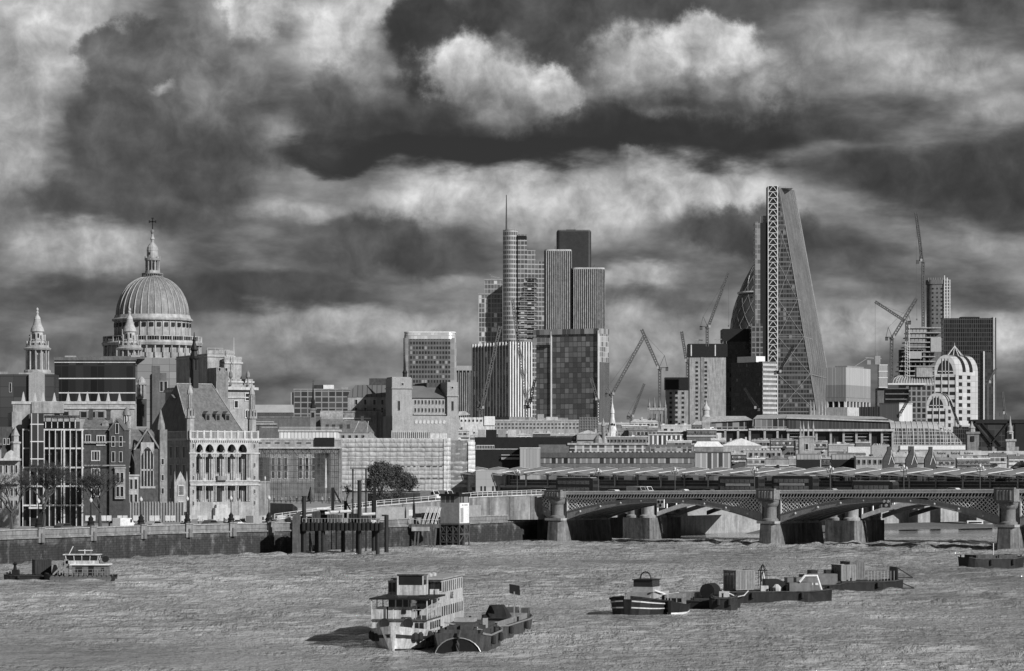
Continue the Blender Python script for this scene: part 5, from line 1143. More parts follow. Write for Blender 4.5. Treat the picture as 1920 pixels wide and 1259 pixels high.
for px, lane, v, m, lb in ((1152, 4, 0, 'steel_lt', 'pale car following the leftmost bus'), (1195, 4.5, 1, 'grey', 'grey van with white roof right of the pale car'), (1282, 4, 0, 'white_dirty', 'white car just right of the signal board'), (1208, 10, 1, 'white', 'white van on the far lane of the bridge'), (1330, 8, 0, 'grey_dk', 'dark car left of the second bus'), (1560, 5, 0, 'grey', 'grey car right of the black double decker'), (1790, 4, 0, 'steel_lt', 'pale car near the right end of the bridge'), (1016, 6, 1, 'grey_dk', 'dark van climbing onto the bridge at its left end')):
    tt = (px - 960) / F; a, c = math.cos(BA), math.sin(BA); x = (11 - tt * 690 - lane * (math.sin(BA) + tt * math.cos(BA))) / (tt * c - a)
    t = empty('van' if v else 'car', bw_(x, lane, top(x) - 1.05), BA, lb, 'van' if v else 'car', 'cars and vans on the road bridge'); car_mesh(t, v, m)

# ---- rail bridge and its station
RO = bw_(0, 32)
def rw_(x, y, z=0): return bw_(x, 32 + y, z)
rl = empty('rail_bridge', (RO.x, RO.y, 0), BA, 'rail bridge on dark column clusters behind the road bridge', 'bridge')
b = MB(); b.box(-60, 190, 0, 26, 11.4, 12.6); b.build('deck', 'conc_dk', rl); b = MB(); b.box(-60, 190, -.4, 0, 12.3, 12.9); b.box(-60, 190, -.3, 0, 11.0, 11.5); b.build('girder', 'steel', rl)
for z in (13.5, 14.2):
    b = MB(); b.box(-40, 190, -.35, -.2, z, z + .13); b.build('handrail', 'steel', rl)
b = MB(); b.box(-40, 190, -.1, 0, 12.9, 14.2); b.build('glass_screen', mat('station screen', .08, .3, .2, .4, .3), rl)
for cx in (2, 60, 119):
    b = MB(); b.prism([(cx - 4, -4), (cx + 4, -4), (cx + 4, 9), (cx - 4, 9)], 5.2, -1); b.build('pier_base', 'pier', rl)
    for j, y in enumerate((-2, 2.5, 7)):
        for dx in (-2, 2):
            b = MB(); b.lathe(cx + dx, y, [(2.0, 5.2), (2.0, 5.7), (1.6, 6), (1.6, 9.2), (1.9, 9.6), (1.9, 10)], 12); b.build('column', 'stone', rl, smooth=True)
    b = MB(); b.box(cx - 4, cx + 4, -4, 9, 10, 11.2); b.build('pier_cap', 'stone_dk', rl)
for x0, x1 in ((-45, -2), (6, 56), (64, 115), (123, 170)):
    n = 18
    for y in (-1, 8, 20):
        b = MB()
        for i in range(n):
            xa, xb = x0 + (x1 - x0) * i / n, x0 + (x1 - x0) * (i + 1) / n; f = lambda x: 5.6 + 4.2 * (1 - ((2 * x - x0 - x1) / (x1 - x0)) ** 2)
            b.plate([(xa, f(xa)), (xb, f(xb)), (xb, f(xb) + 1), (xa, f(xa) + 1)], y, y + .6)
            if y < 0: b.box(xa, xa + .25, y, y + .3, f(xa) + 1, 11)
        b.build('arch_rib', 'iron_lt' if y < 0 else 'steel', rl)
cn = empty('station_canopy', (RO.x, RO.y, 12.6), BA, 'long saw-tooth station roof on slender columns running over the rail bridge', 'station roof')
PW = 6.95
M['pv'] = mat('canopy panels', .2, .4, .2, .3, .1); M['pv_edge'] = mat('pale canopy edge', .6, .5, .1, .5, .1)
for i in range(-9, 26):
    x0 = i * PW; x1 = x0 + PW; b = MB()
    b.add([(x0, -1.5, 3.35), (x1 - .1, -1.5, 2.75), (x1 - .1, 10, 4.3), (x0, 10, 4.2), (x0 + PW * .5, 10, 4.75), (x0 + PW * .45, -1.5, 3.55)], [(0, 5, 4, 3), (5, 1, 2, 4)])
    o = b.build('roof_panel', 'pv', cn)
    b = MB(); b.bar((x0, -1.6, 3.3), (x1 - .1, -1.6, 2.75), .12, .3); b.tube([(x0, 9.8, 4.25), (x0 + PW * .25, 9.8, 4.6), (x0 + PW * .5, 9.8, 4.82), (x1 - .1, 9.8, 4.4)], .09, 4); b.bar((x0, -1.6, 3.5), (x0, 9.8, 4.3), .12); b.build('roof_edge', 'pv_edge', cn)
    b = MB(); b.bar((x0, -.6, 0), (x0, -.6, 3.2), .28); b.bar((x0, -.6, 2.5), (x0 + 1.8, -.6, 3.2), .14); b.bar((x0, 8, 0), (x0, 8, 3.9), .25); b.build('column', 'steel_lt' if i % 2 else 'steel', cn)
rs = random.Random(4)
b = MB(); b.box(-45, 175, 25, 25.3, .3, 2.7); b.build('far_screen', facade('far platform screen', 2.3, 1.35, .03, .5, .3, .12, .2, .2), cn)
b = MB(); b.box(-30, 175, 12, 12.2, 1.1, 1.25); b.box(-30, 175, 12, 12.2, 2.3, 2.4); b.build('far_rail', 'steel_lt', cn)
for i in range(40):
    x = rs.uniform(-35, 170); w = rs.uniform(.6, 3.5); h_ = rs.uniform(1.2, 2.6); y = rs.uniform(3, 9); b = MB(); b.box(x, x + w, y, y + .5, 0, h_); b.build(rs.choice(['platform_screen', 'ticket_machine', 'info_board']), rs.choice(['steel_lt', 'grey', 'grey_dk', 'glass_m', 'stone']), cn)
tr = empty('train', tuple(rw_(40, 17, 12.6)), BA, 'pale commuter train standing under the station roof', 'train')
for k in range(4):
    b = MB(); b.box(k * 20.3 - 10, k * 20.3 + 9.8, -1.4, 1.4, .9, 3.5); c_ = b.build('carriage', 'steel', tr)
    b = MB(); [b.box(k * 20.3 - 9 + j * 2.6, k * 20.3 - 7 + j * 2.6, -1.45, -1.38, 2, 2.9) for j in range(7)]; b.build('window_row', 'glass', tr)
# station entrance pavilion at the left
t = Thing('station_entrance', 'pale panelled station entrance pavilion with a tall glazed bay', 'station building', 892, 742, 0, z=8.6)
t.part('wall', facade('entrance panels', 2.6, 2.0, .3, .34, .2, .03, .04, .6), lambda b: b.box(892, 948, 0, 60, 882)); t.part('glazed_bay', 'glass_m', lambda b: b.box(948, 972, 1, 60, 884)); t.part('bay_frame', 'steel_lt', lambda b: [b.box(x, x + 1, 0, 1, 884) for x in (948, 954, 960, 966, 971)] + [b.box(948, 972, 0, 1, 883, 886)])
t.part('dark_glyphs', 'glass', lambda b: [b.box(x, x + 3, -.4, 0, 912, 921) for x in (901, 908, 923, 930, 938, 943)])

# ================================================================== MIDDLE DISTANCE
def block(name, label, x0, x1, zt, D, m='stone', roof=None, rm='slate', rz=None, dp=30, win=None, wm=('glass', 'stone_dk'), th=0, cat='building', group=None, trim=None, cx=None):
    t = Thing(name, label, cat, x0 if cx is None else cx, D, th, group); t.part('wall', m, lambda b: b.box(x0, x1, 0, dp, zt))
    if roof == 'gable': t.part('roof', rm, lambda b: b.hip(x0 - 1, x1 + 1, -1, dp + 1, zt, rz, x0 - 1, x1 + 1))
    if roof == 'hip': t.part('roof', rm, lambda b: b.hip(x0 - 1, x1 + 1, -1, dp + 1, zt, rz, x0 + (x1 - x0) * .15, x1 - (x1 - x0) * .15))
    if roof == 'front': t.part('roof', rm, lambda b: b.plate([(x0 - 1, zt), (x1 + 1, zt), ((x0 + x1) / 2, rz)], -1, dp))
    if roof == 'barrel': t.part('roof', rm, lambda b: b.plate_x([(dp / 2 - dp / 2 * math.cos(math.pi * i / 10), zt - (zt - rz) * math.sin(math.pi * i / 10)) for i in range(11)], x0, x1))
    if trim: t.part('parapet', trim, lambda b: b.box(x0 - .6, x1 + .6, -1, dp + .6, zt - 1.6, zt + .4))
    if win:
        n, zs, w, h = win; t.win(grid([x0 + (x1 - x0) * (i + .5) / n - w / 2 for i in range(n)], zs), w, h, mats=wm, fr=.14)
    return t
t = block('glass_office', 'long distant glass office with white rooftop box left of the stone block', 551, 655, 731, 1350, facade('far office', 3.2, 2.6, .05, .12, .2, .15, .2, .12, .3), trim='steel')
t.part('upper_storey', 'glass_m', lambda b: b.box(588, 612, 6, 24, 722, 731)); t.part('white_box', 'white', lambda b: b.box(606, 625, 4, 20, 722, 731)); t.part('plant_unit', 'steel', lambda b: b.box(640, 652, 4, 12, 726, 731)); t.part('side_plant', 'grey', lambda b: b.box(545, 553, 4, 14, 736, 760)); t.flush()
t = block('ribbed_roof_hall', 'low hall with a white ribbed metal roof right of the stone office', 474, 548, 774, 1050, 'grey_dk', 'gable', facade('white ribs', .9, 50, .5, .6, .3, .3, .01, .5), 759)
t = block('dark_roof_block', 'low dark flat roofed block under the ribbed white roof', 474, 600, 783, 1000, 'conc_dk', trim='stone_dk', win=None)
t.part('roof_terrace', 'stone', lambda b: b.box(476, 520, -2, 0, 794, 797)); t.part('rail', 'steel_lt', lambda b: b.box(476, 514, -2.4, -2, 791, 792).box(476, 514, -2.4, -2, 794, 794.6))
t = block('arched_roof_hall', 'pale hall with a curved roof below the distant glass office', 600, 642, 786, 1040, 'stone_dk', 'barrel', 'stone', 770)
t = Thing('church_spire', 'slender black church spire with weather vane above the netted building', 'church spire', 587, 980)
t.part('tower', 'stone_dk', lambda b: b.box(582, 592, -5, 5, 768).box(580.6, 593.4, -6.4, 6.4, 766, 769)); t.part('spire', 'black', lambda b: b.lathe(587, 0, [(5, 768), (5.6, 764), (3.6, 758), (3.8, 752), (2, 746), (1.6, 736), (.5, 718)], 8)); t.part('weather_vane', 'black', lambda b: b.bar((587, 0, 720), (587, 0, 712), .4).bar((584.5, 0, 715), (589.5, 0, 715), .5)); t.part('louvres', 'black', lambda b: b.box(584.5, 589.5, -5.5, -5, 774, 783))
t = block('mansard_house', 'dark slate mansard house with skylights behind the netted building', 600, 700, 812, 860, 'brick_lt', 'hip', 'slate', 789, win=(8, [816], 5, 9))
t.part('hip_coping', 'stone_lt', lambda b: b.bar((663, -1, 812), (672, 14, 790), .8).bar((688, -1, 812), (690, 14, 790), .8)); 
for x in (610, 622, 636, 650): t.part('skylight', 'glass_m', lambda b: b.quad((x, 4.4, 804), (x + 6, 4.4, 804), (x + 6, 9.8, 796), (x, 9.8, 796)))
t.part('chimney', 'brick', lambda b: b.box(676, 681, 14, 18, 780, 792)); t.flush()
t = block('roof_pavilion', 'small pale gabled roof pavilion above the white sheeted building', 682, 706, 822, 800, 'stone_lt', 'front', 'stone', 810, dp=12)
t = block('plant_screen', 'comb-like row of pale rooftop vents above the white sheeted building', 733, 806, 811, 830, 'grey_dk', dp=10, cat='rooftop plant')
t.part('vents', 'stone_lt', lambda b: [b.box(x, x + 2, -1, 0, 807.5, 822) for x in fr(734, 803, 19)])
block('roof_box', 'plain white rooftop box at the right of the sheeted building', 806, 838, 813, 825, 'white_dirty', dp=10, cat='rooftop plant')

# twin-towered stone block
t = Thing('twin_tower_block', 'pale brick block with two square towers and a seamed metal roof', 'building', 735, 960, 15)
t.part('tower', 'brick_lt', lambda b: b.box(735, 772, 0, 14, 709).box(734, 773, -.6, 15, 727, 729).box(736, 771, 1, 13, 707, 709)); t.part('tower', 'brick_lt', lambda b: b.box(838, 858, 0, 14, 716).box(837, 859, -.6, 15, 741, 743).plate([(858, 801), (864, 801), (858, 775)], 0, 8))
t.part('rear_tower', 'brick', lambda b: b.box(812, 840, 14, 40, 716))
t.part('nave_wall', 'brick_lt', lambda b: b.box(772, 838, 1.5, 34, 746)); t.part('lower_wall', 'brick_lt', lambda b: b.box(735, 858, -.8, 34, 780)); t.part('string_course', 'stone', lambda b: b.box(776, 838, .8, 1.6, 776, 778))
t.part('roof', facade('seamed roof', 1.6, 60, .24, .3, .14, .2, .01, .6), lambda b: b.add([(772, .6, 746), (839, .6, 746), (832, 16, 722), (772, 16, 722), (839, 34, 746), (772, 34, 746)], [(0, 1, 2, 3), (3, 2, 4, 5), (1, 4, 2), (0, 3, 5)]))
t.win(grid(fr(778, 830, 9), [750, 765]), 3.4, 8, depth=1.5 * t.ky, mats=('glass', 'stone'), fr=.1); t.win(grid([746, 846], [752]), 4, 18, mats=('glass', 'stone_dk')); t.win([(752, 718), (845, 724)], 5, 5)
for x in fr(779, 831, 8):
    b = MB(); b.lathe(0, 0, [(.55, 0), (.55, .12)], 10); b.v = [(a, -c, d * 1.3) for a, d, c in b.v]; o = b.build('round_window', 'stone_lt', t); o.location = ((x - t.px) * t.kx, -.8 * t.ky - .02, (t.g - 791) * t.kz)
t.part('pinnacle', 'black', lambda b: b.lathe(764, 6, [(4, 709), (4, 700), (5, 698), (2.4, 693), (1.8, 682), (.6, 668), (.2, 654)], 8))
t = Thing('stone_wing', 'pale stone wing with dark seamed roof joined to the twin towered block', 'building', 652, 975, 0)
t.part('wall', 'stone', lambda b: b.box(652, 734, 0, 40, 744)); t.part('roof', facade('dark seams', 1.6, 60, .10, .13, .05, .2, .01, .6), lambda b: b.hip(650, 736, -1, 41, 745, 722, 665, 736)); t.part('string_course', 'stone_dk', lambda b: b.box(651.6, 734, -.6, .2, 769, 770.5))
t.part('parapet_block', 'brick', lambda b: b.box(691, 726, 25, 50, 709, 724)); t.part('terrace', 'stone_dk', lambda b: b.box(646, 707, -12, 0, 772).box(644, 709, -13, -11, 771, 774)); t.win(grid([665, 682, 699, 714], [749, 764]), 6, 11)
t.part('terrace_rail', 'steel_lt', lambda b: b.box(644, 696, -13.4, -13, 784, 786)); t.part('aerial', 'steel', lambda b: b.bar((741, 20, 706), (741, 20, 698), .5).bar((737, 20, 700), (745, 20, 700), .4))

# scaffolded and netted building
t = Thing('netted_building', 'long building behind dark scaffold netting right of the arcaded school', 'building', 478, 742, 0, z=8.6)
t.part('stone_storey', 'stone', lambda b: b.box(478, 639, 2, 60, 824, 841)); t.part('wall', 'stone_dk', lambda b: b.box(478, 639, 3, 60, 841)); t.part('pale_bay', 'stone', lambda b: b.box(505, 545, 2.7, 3, 852, 905)); t.part('pale_bay', 'stone', lambda b: b.box(556, 590, 2.7, 3, 852, 905)); t.part('band', 'stone_lt', lambda b: b.box(478, 639, -1.6, 2, 838.5, 841.5).box(478, 639, 1, 2.4, 822, 825))
t.part('fringe', facade('glazed fringe', .9, 40, .5, .7, .3, .25, .01, .4), lambda b: b.box(523, 634, 6, 50, 809, 823)); t.part('fringe_roof', 'stone_lt', lambda b: b.box(521, 638, 4, 52, 806, 809.5)); t.part('roof_rail', 'steel_lt', lambda b: b.box(523, 636, 5, 5.4, 801, 801.7).box(523, 636, 5, 5.4, 803, 803.6).box(490, 520, 5, 5.4, 801, 801.7))
t.part('dark_screen', 'black', lambda b: b.box(590, 627, -1, 4, 821, 838)); t.part('slot_windows', 'black', lambda b: [b.box(x, x + 9, 1.6, 2, 830, 832) for x in (482, 498, 515, 534, 556, 574)])
t.win([(x, z) for x in (508, 520, 532, 560, 572, 584) for z in (858, 872)], 7, 26, depth=2.7 * t.kz, mats=('black', 'white'))
t.part('dark_bay', 'black', lambda b: b.box(590, 618, 1.6, 3, 850, 925).box(480, 504, 1.8, 3, 858, 920))
def fn(b):
    for x in fr(479, 639, 22): b.bar((x, -1.4, 842), (x, -1.4, 938), .5)
    for z in range(848, 938, 11): b.bar((479, -1.4, z), (639, -1.4, z), .5)
    for i in range(11): x = 482 + i * 14.5; b.bar((x, -1.5, 842), (x + 7, -1.5, 852), .5).bar((x + 14, -1.5, 842), (x + 7, -1.5, 852), .5)
t.part('scaffold', 'grey_dk', fn)
nm = bpy.data.materials.new('translucent netting'); nm.use_nodes = True; tt_ = nm.node_tree; bs = tt_.nodes['Principled BSDF']; tc = nd(tt_, 'ShaderNodeTexCoord')
n1 = noise(tt_, tc.outputs['Object'], .12, 6, .75); bs.inputs['Base Color'].default_value = (.2, .2, .2, 1); bs.inputs['Roughness'].default_value = .8
plug(tt_, bs.inputs['Alpha'], mth(tt_, 'MULTIPLY_ADD', mth(tt_, 'SUBTRACT', n1, .5), 1.5, .2, clamp=True))
t.part('netting', nm, lambda b: b.quad((479, -1.8, 843), (639, -1.8, 843), (639, -1.8, 930), (479, -1.8, 930)))
# white sheeted building
t = Thing('sheeted_building', 'long building wrapped in white scaffold sheeting behind the leafy tree', 'building', 640, 748, 0, z=8.6)
rs = random.Random(11)
def sheet(b, x0, x1, y, zt, zb, ax='x', step=2.0):
    nx = int((x1 - x0) / step); nz = int((zb - zt) / 1.0); sag = [rs.uniform(.5, 1.2) for _ in range(40)]
    P_ = []
    for j in range(nz + 1):
        z = zt + (zb - zt) * j / nz; band = (z - zt) / 8.6; f = band - int(band)
        for i in range(nx + 1):
            x = x0 + (x1 - x0) * i / nx; tie = .85 + .15 * math.sin(x * .21 + int(band) * 1.9) + .1 * math.sin(x * .57 + band)
            dz = .45 * math.sin(x * .22 + band) ; d = -(math.sin(math.pi * min(1, f * 1.1)) ** .7) * 1.7 * tie * sag[int(band) % 40] if f < .9 else 0.1
            P_.append((x, y + d, z + dz) if ax == 'x' else (y + d, x, z + dz))
    b.add(P_, [(j * (nx + 1) + i, j * (nx + 1) + i + 1, (j + 1) * (nx + 1) + i + 1, (j + 1) * (nx + 1) + i) for j in range(nz) for i in range(nx)])
t.part('wall', 'stone_dk', lambda b: b.box(641, 876, 2, 60, 826).box(838, 889, 6, 60, 831)); t.part('sheeting', 'sheet', lambda b: sheet(b, 640, 838, 0, 823, 921)); t.part('sheeting', 'sheet', lambda b: sheet(b, 838, 878, 3, 830, 921)); t.part('sheeting', 'white', lambda b: sheet(b, 878, 891, 1, 829, 932, step=1.5)); t.part('corner_sheet', 'white_dirty', lambda b: sheet(b, 832, 845, -1.6, 822, 921, step=1.5))
t.part('scaffold', 'steel', lambda b: [b.bar((x, -2, 823), (x, -2, 921), .3) for x in fr(641, 837, 16)] + [b.bar((x, -2, 824), (x + 12, -2, 842), .25) for x in range(642, 830, 24)] + [b.bar((641, -2, 838), (838, -2, 838), .4), b.bar((641, -2, 860), (838, -2, 860), .4)])
t.part('roof_sheet', 'white_dirty', lambda b: b.box(640, 838, 2, 60, 822, 824)); t.part('tears', 'grey_dk', lambda b: [b.box(x, x + rs.uniform(3, 9), -1.9, 0, z, z + 1.6) for x in range(752, 835, 12) for z in (874, 896)])

# ---- rooftops behind the station, hand placed
t = block('white_terrace_block', 'white terrace block with small dark openings right of the twin towered block', 862, 928, 783, 1150, 'white_dirty', win=(9, [787], 3, 4)); t.part('white_cube', 'white', lambda b: b.box(908, 928, -2, 10, 781, 798)); t.part('curved_roof', 'stone_lt', lambda b: b.plate([(858, 780), (882, 778), (872, 771), (860, 772)], 2, 10)); t.flush()
t = block('tan_office', 'long pale flat roofed office under the finned tower', 925, 1100, 789, 1220, 'stone', trim='stone_lt', win=(26, [794, 801], 3.4, 3)); t.part('rooftop_box', 'stone_lt', lambda b: b.box(1024, 1046, 2, 12, 782, 790)); t.part('rooftop_box', 'grey', lambda b: b.box(1008, 1020, 2, 12, 777, 790)); t.flush()
t = block('scaffold_block', 'dark scaffolded block beneath the cranes left of the white steeple', 1086, 1122, 783, 1130, 'conc_dk'); t.part('scaffold', 'grey', lambda b: [b.bar((x, -1, 782), (x, -1, 806), .5) for x in fr(1087, 1121, 8)] + [b.bar((1086, -1, z), (1122, -1, z), .5) for z in (784, 789, 794, 799, 804)])
t = Thing('white_steeple', 'white conical church steeple with round openings above the station roof', 'steeple', 1148, 1000)
t.part('tower', 'stone_lt', lambda b: b.box(1139, 1157, -8, 8, 812)); t.part('spire', 'white_dirty', lambda b: b.lathe(1148, 0, [(10, 822), (9.5, 812), (9, 808), (6.5, 797), (4.6, 785), (3.6, 776), (4.6, 775), (4.4, 771), (2.6, 764), (1, 756), (.4, 742)], 12)); t.part('round_opening', 'black', lambda b: b.box(1146.6, 1149.4, -7.6, -6.3, 794, 798)); t.part('round_opening', 'black', lambda b: b.box(1151, 1153, -7.6, -5, 795, 798.5))
t.part('pinnacle', 'stone', lambda b: b.lathe(1157, -7, [(2, 822), (2, 814), (.4, 806)], 6)); t.part('pinnacle', 'stone', lambda b: b.lathe(1139, -7, [(2, 822), (2, 814), (.4, 806)], 6))
t = Thing('dark_turret', 'small turret with pointed lead cap left of the white steeple', 'turret', 1131, 940); t.part('shaft', 'stone_dk', lambda b: b.lathe(1131, 0, [(3.4, 860), (3.4, 800), (5, 799)], 8)); t.part('cap', 'steel', lambda b: b.lathe(1131, 0, [(5, 799), (2.6, 793), (.4, 785)], 8)); t.part('dome', 'stone', lambda b: b.lathe(1126, 10, [(14, 834), (13, 824), (8, 817), (2, 815)], 12))
t = Thing('gothic_tower', 'pale gothic church tower with four pinnacles below a crane', 'church tower', 1214, 1400)
t.part('tower', 'stone_dk', lambda b: b.box(1215, 1249, 0, 30, 768)); 
for x in (1217, 1227, 1237, 1247): t.part('pinnacle', 'stone_dk', lambda b: b.lathe(x, 2, [(2.6, 800), (2.6, 764), (3.2, 762), (1.6, 755), (.3, 745)], 6))
t.part('buttress', 'stone_dk', lambda b: b.box(1213.5, 1218, -2, 2, 766).box(1246, 1250.5, -2, 2, 766)); t.part('battlement', 'stone', lambda b: b.box(1214, 1250, -1.4, 0, 765, 770)); t.win(grid([1226, 1236], [776]), 4, 16, mats=('black', 'stone'))
t = Thing('domed_steeple', 'small domed white church steeple in front of the tall concrete core', 'steeple', 1324, 1190); t.part('tower', 'stone', lambda b: b.box(1316, 1332, -8, 8, 782)); t.part('dome', 'stone_lt', lambda b: b.lathe(1324, 0, [(8, 783), (6, 778), (6, 770), (7.4, 769), (6.6, 765), (3, 761), (1.6, 757), (.5, 750)], 12))
t = Thing('pinnacled_tower', 'church tower with four tall pinnacles in front of the long office', 'church tower', 1500, 900)
t.part('tower', 'stone', lambda b: b.box(1499, 1527, 0, 24, 820).box(1498, 1528, -1, 25, 818, 821))
for x, y in ((1501, 1), (1507, 6), (1516, 6), (1525, 1)): t.part('pinnacle', 'stone', lambda b: b.lathe(x, y, [(2, 822), (1.5, 806), (2.2, 804), (1.2, 798), (.4, 790)], 6))
t.win([(1509, 832)], 7, 12)
for i, x in enumerate((1524, 1532, 1541)): pass
t = Thing('stone_pinnacles', 'cluster of small stone pinnacles at the foot of the wedge tower', 'church tower', 1520, 1600); t.part('parapet', 'stone_dk', lambda b: b.box(1518, 1548, 0, 20, 770))
for x in (1520, 1526, 1535, 1541, 1547): t.part('pinnacle', 'stone', lambda b: b.lathe(x, 1, [(2, 780), (1.8, 764), (.3, 750)], 6))
t = Thing('stone_steeple', 'tiered stone church steeple at the right edge of the photo', 'steeple', 1894, 980); t.part('tower', 'stone', lambda b: b.box(1886, 1902, -8, 8, 826).box(1884, 1904, -10, 10, 824, 828)); t.part('spire', 'stone', lambda b: b.lathe(1894, 0, [(6.4, 826), (6, 812), (7, 811), (4.6, 808), (4.4, 800), (2.6, 798), (2, 792), (.4, 780)], 8)); t.part('opening', 'black', lambda b: b.box(1892, 1896, -7, -5.6, 814, 823)); t.part('nave', 'stone_dk', lambda b: b.box(1862, 1912, 8, 60, 838))
t = Thing('ornate_church', 'ornate low stone church tower left of the black framed building', 'church tower', 1822, 990); t.part('tower', 'stone_dk', lambda b: b.box(1812, 1834, -10, 10, 812).box(1810, 1836, -12, 12, 810, 814)); t.part('cupola', 'stone', lambda b: b.lathe(1822, 0, [(7, 812), (6, 804), (7.5, 803), (3, 798), (.5, 790)], 8)); t.part('opening', 'black', lambda b: b.box(1819, 1825, -12, -9.8, 818, 828))

t = block('tent_roof', 'large white tent-like gabled roof in front of the long office', 1352, 1428, 836, 930, 'stone', 'front', 'white', 822, dp=14)
t = block('tent_roof', 'smaller flat white roof left of the tent-like gable', 1300, 1356, 838, 925, 'stone_dk', 'hip', 'white', 828, dp=20)
t = block('battlement_house', 'brick house with a toothed roofline and dark windows right of the tent roof', 1392, 1466, 845, 870, 'brick_lt', win=(7, [849, 859], 6, 7)); t.part('teeth', 'stone_lt', lambda b: [b.plate([(x, 845), (x + 5, 845), (x + 2.5, 840)], -1, 1) for x in fr(1392, 1460, 10)]); t.flush()
for i, (x0, x1, lab) in enumerate(((1494, 1538, 'left'), (1560, 1602, 'right'))):
    t = block('barrel_roof_hall', lab + ' one of the two grey barrel roofed halls just above the station canopy', x0, x1, 862, 820, 'black', 'barrel', facade('barrel seams ' + lab, 1.0, 60, .2, .26, .12, .2, .01, .5), 851, dp=16); t.part('end_arch', 'stone_lt', lambda b: b.tube([(x1 + 1, 8 - 8 * math.cos(math.pi * k / 8), 862 - 11.5 * math.sin(math.pi * k / 8)) for k in range(9)], .7, 4).box(x1, x1 + 1.4, 0, 1, 862))
t = block('brick_office', 'brick building with square dark windows right of the barrel roofs', 1605, 1656, 857, 815, 'brick_lt', win=(5, [862], 6, 9), trim='stone'); t.flush()
for i, (x, lb) in enumerate(((1668, 'leftmost'), (1711, 'middle'), (1746, 'rightmost'))):
    t = Thing('gable_stack', lb + ' of the three dark pointed gables with white edging above the canopy', 'gable', x, 800, 0, 'dark gables above the canopy')
    t.part('wall', 'brick', lambda b: b.plate([(x - 12, 890), (x - 12, 862), (x - 3, 844), (x + 3, 844), (x + 9, 862), (x + 9, 890)], 0, 14).box(x - 4 - (i == 1) * 3, x + 3, 2, 10, 838 - (i == 1), 850)); t.part('edging', 'white', lambda b: b.bar((x + 3, -.5, 844), (x + 3, -.5, 856), .8).bar((x + 3, -.5, 854), (x + 9, -.5, 870), .9).bar((x + 3, -.5, 854), (x - 2, -.5, 872), .9))
t = Thing('hoarding_block', 'long building under construction with white roof and printed hoarding at the right', 'building', 1686, 900, 0)
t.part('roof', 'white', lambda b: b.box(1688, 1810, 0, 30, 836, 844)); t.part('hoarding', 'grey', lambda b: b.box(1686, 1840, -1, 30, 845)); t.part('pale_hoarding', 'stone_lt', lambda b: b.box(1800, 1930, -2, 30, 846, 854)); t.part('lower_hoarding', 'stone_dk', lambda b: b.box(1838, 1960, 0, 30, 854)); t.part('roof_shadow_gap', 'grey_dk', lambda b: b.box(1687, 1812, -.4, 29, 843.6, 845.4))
def text(s, body, parent, loc, size, m, rz=0):
    cu = bpy.data.curves.new('lettering', 'FONT'); cu.body = body; cu.size = size; cu.extrude = .02; cu.align_x = 'CENTER'; cu.align_y = 'CENTER'
    cu.materials.append(M[m]); o = bpy.data.objects.new('lettering', cu); COL.objects.link(o); o.parent = parent; o.location = loc; o.rotation_euler = (R(90), 0, rz); return o
for px in (1689, 1765, 1791, 1816, 1870): text(None, 'future', t.e, ((px - t.px) * t.kx, (-2 if px > 1800 else -1) * t.ky - .06, (t.g - 850) * t.kz), 1.1, 'black')
block('roof_box', 'pale rooftop box left of the three pointed gables', 1590, 1632, 838, 905, 'steel_lt', dp=14, cat='rooftop plant'); block('roof_box', 'grey slatted rooftop box touching the long office', 1634, 1664, 836, 915, 'grey', dp=14, cat='rooftop plant')
block('white_windowed_block', 'block with a row of bright white window piers left of the tent roofs', 1216, 1280, 816, 1020, facade('white piers', 1.6, 40, .03, .2, .6, .35, .01, .3), trim='stone_lt')
t = block('long_low_office', 'long dark low office with two window bands directly above the station canopy', 1010, 1302, 834, 830, 'conc_dk')
t.part('dark_band', 'grey_dk', lambda b: b.box(1008, 1304, -2.4, 0, 849, 858.5)); t.part('window_band', facade('upper band', 2.1, 20, .04, .4, .4, .25, .01, .2), lambda b: b.box(1068, 1210, -1, 0, 836, 848)); t.part('window_band', facade('lower band', 1.7, 20, .02, .3, .28, .3, .01, .2), lambda b: b.box(1012, 1298, -1, 0, 860, 869)); t.part('roof_slab', 'stone', lambda b: b.box(1064, 1216, -2.6, 6, 831, 834.5)); t.part('roof_studs', 'stone_lt', lambda b: [b.box(x, x + 4, -3, -2.4, 846.5, 848.5) for x in range(1068, 1300, 8)]); t.part('window_band', facade('right band', 1.5, 20, .05, .3, .2, .3, .01, .2), lambda b: b.box(1218, 1300, -1, 0, 838, 847))
block('clad_block', 'pale vertically clad block rising above the left end of the canopy', 975, 1013, 841, 815, facade('clad strips', .9, 40, .25, .34, .2, .2, .01, .6), trim='stone_lt')
t = block('dark_walled_block', 'dark blank walled block with a white railing left of the clad block', 892, 974, 843, 820, 'black', trim='stone'); t.part('railing', 'steel_lt', lambda b: [b.box(x, x + .6, 0, .5, 836, 843) for x in fr(893, 926, 12)] + [b.box(893, 927, 0, .5, 835, 836)]); t.part('balcony', 'stone', lambda b: b.box(940, 976, -5, 0, 858, 862)); t.part('balcony_rail', 'steel_lt', lambda b: b.box(940, 976, -5, -4.6, 853, 854))
t = block('dark_band_block', 'long dark parapet block with containers on its roof behind the clad block', 890, 1072, 820, 870, 'black', dp=20)
for x0, x1, m in ((896, 909, 'grey'), (911, 931, 'black'), (934, 948, 'steel'), (952, 968, 'stone_lt')): t.part('rooftop_cabin', m, lambda b: b.box(x0, x1, 3, 12, 806, 820))
block('stepped_office', 'stepped pale office with curved roof edge left of the gothic tower', 1166, 1214, 799, 1150, 'stone', trim='white', win=(8, [803], 4, 4)).flush()
block('louvred_block', 'low pale block with dark louvres right of the bright window piers', 1130, 1212, 820, 960, 'stone_dk', trim='stone_lt', win=(12, [824], 4.5, 6)).flush()
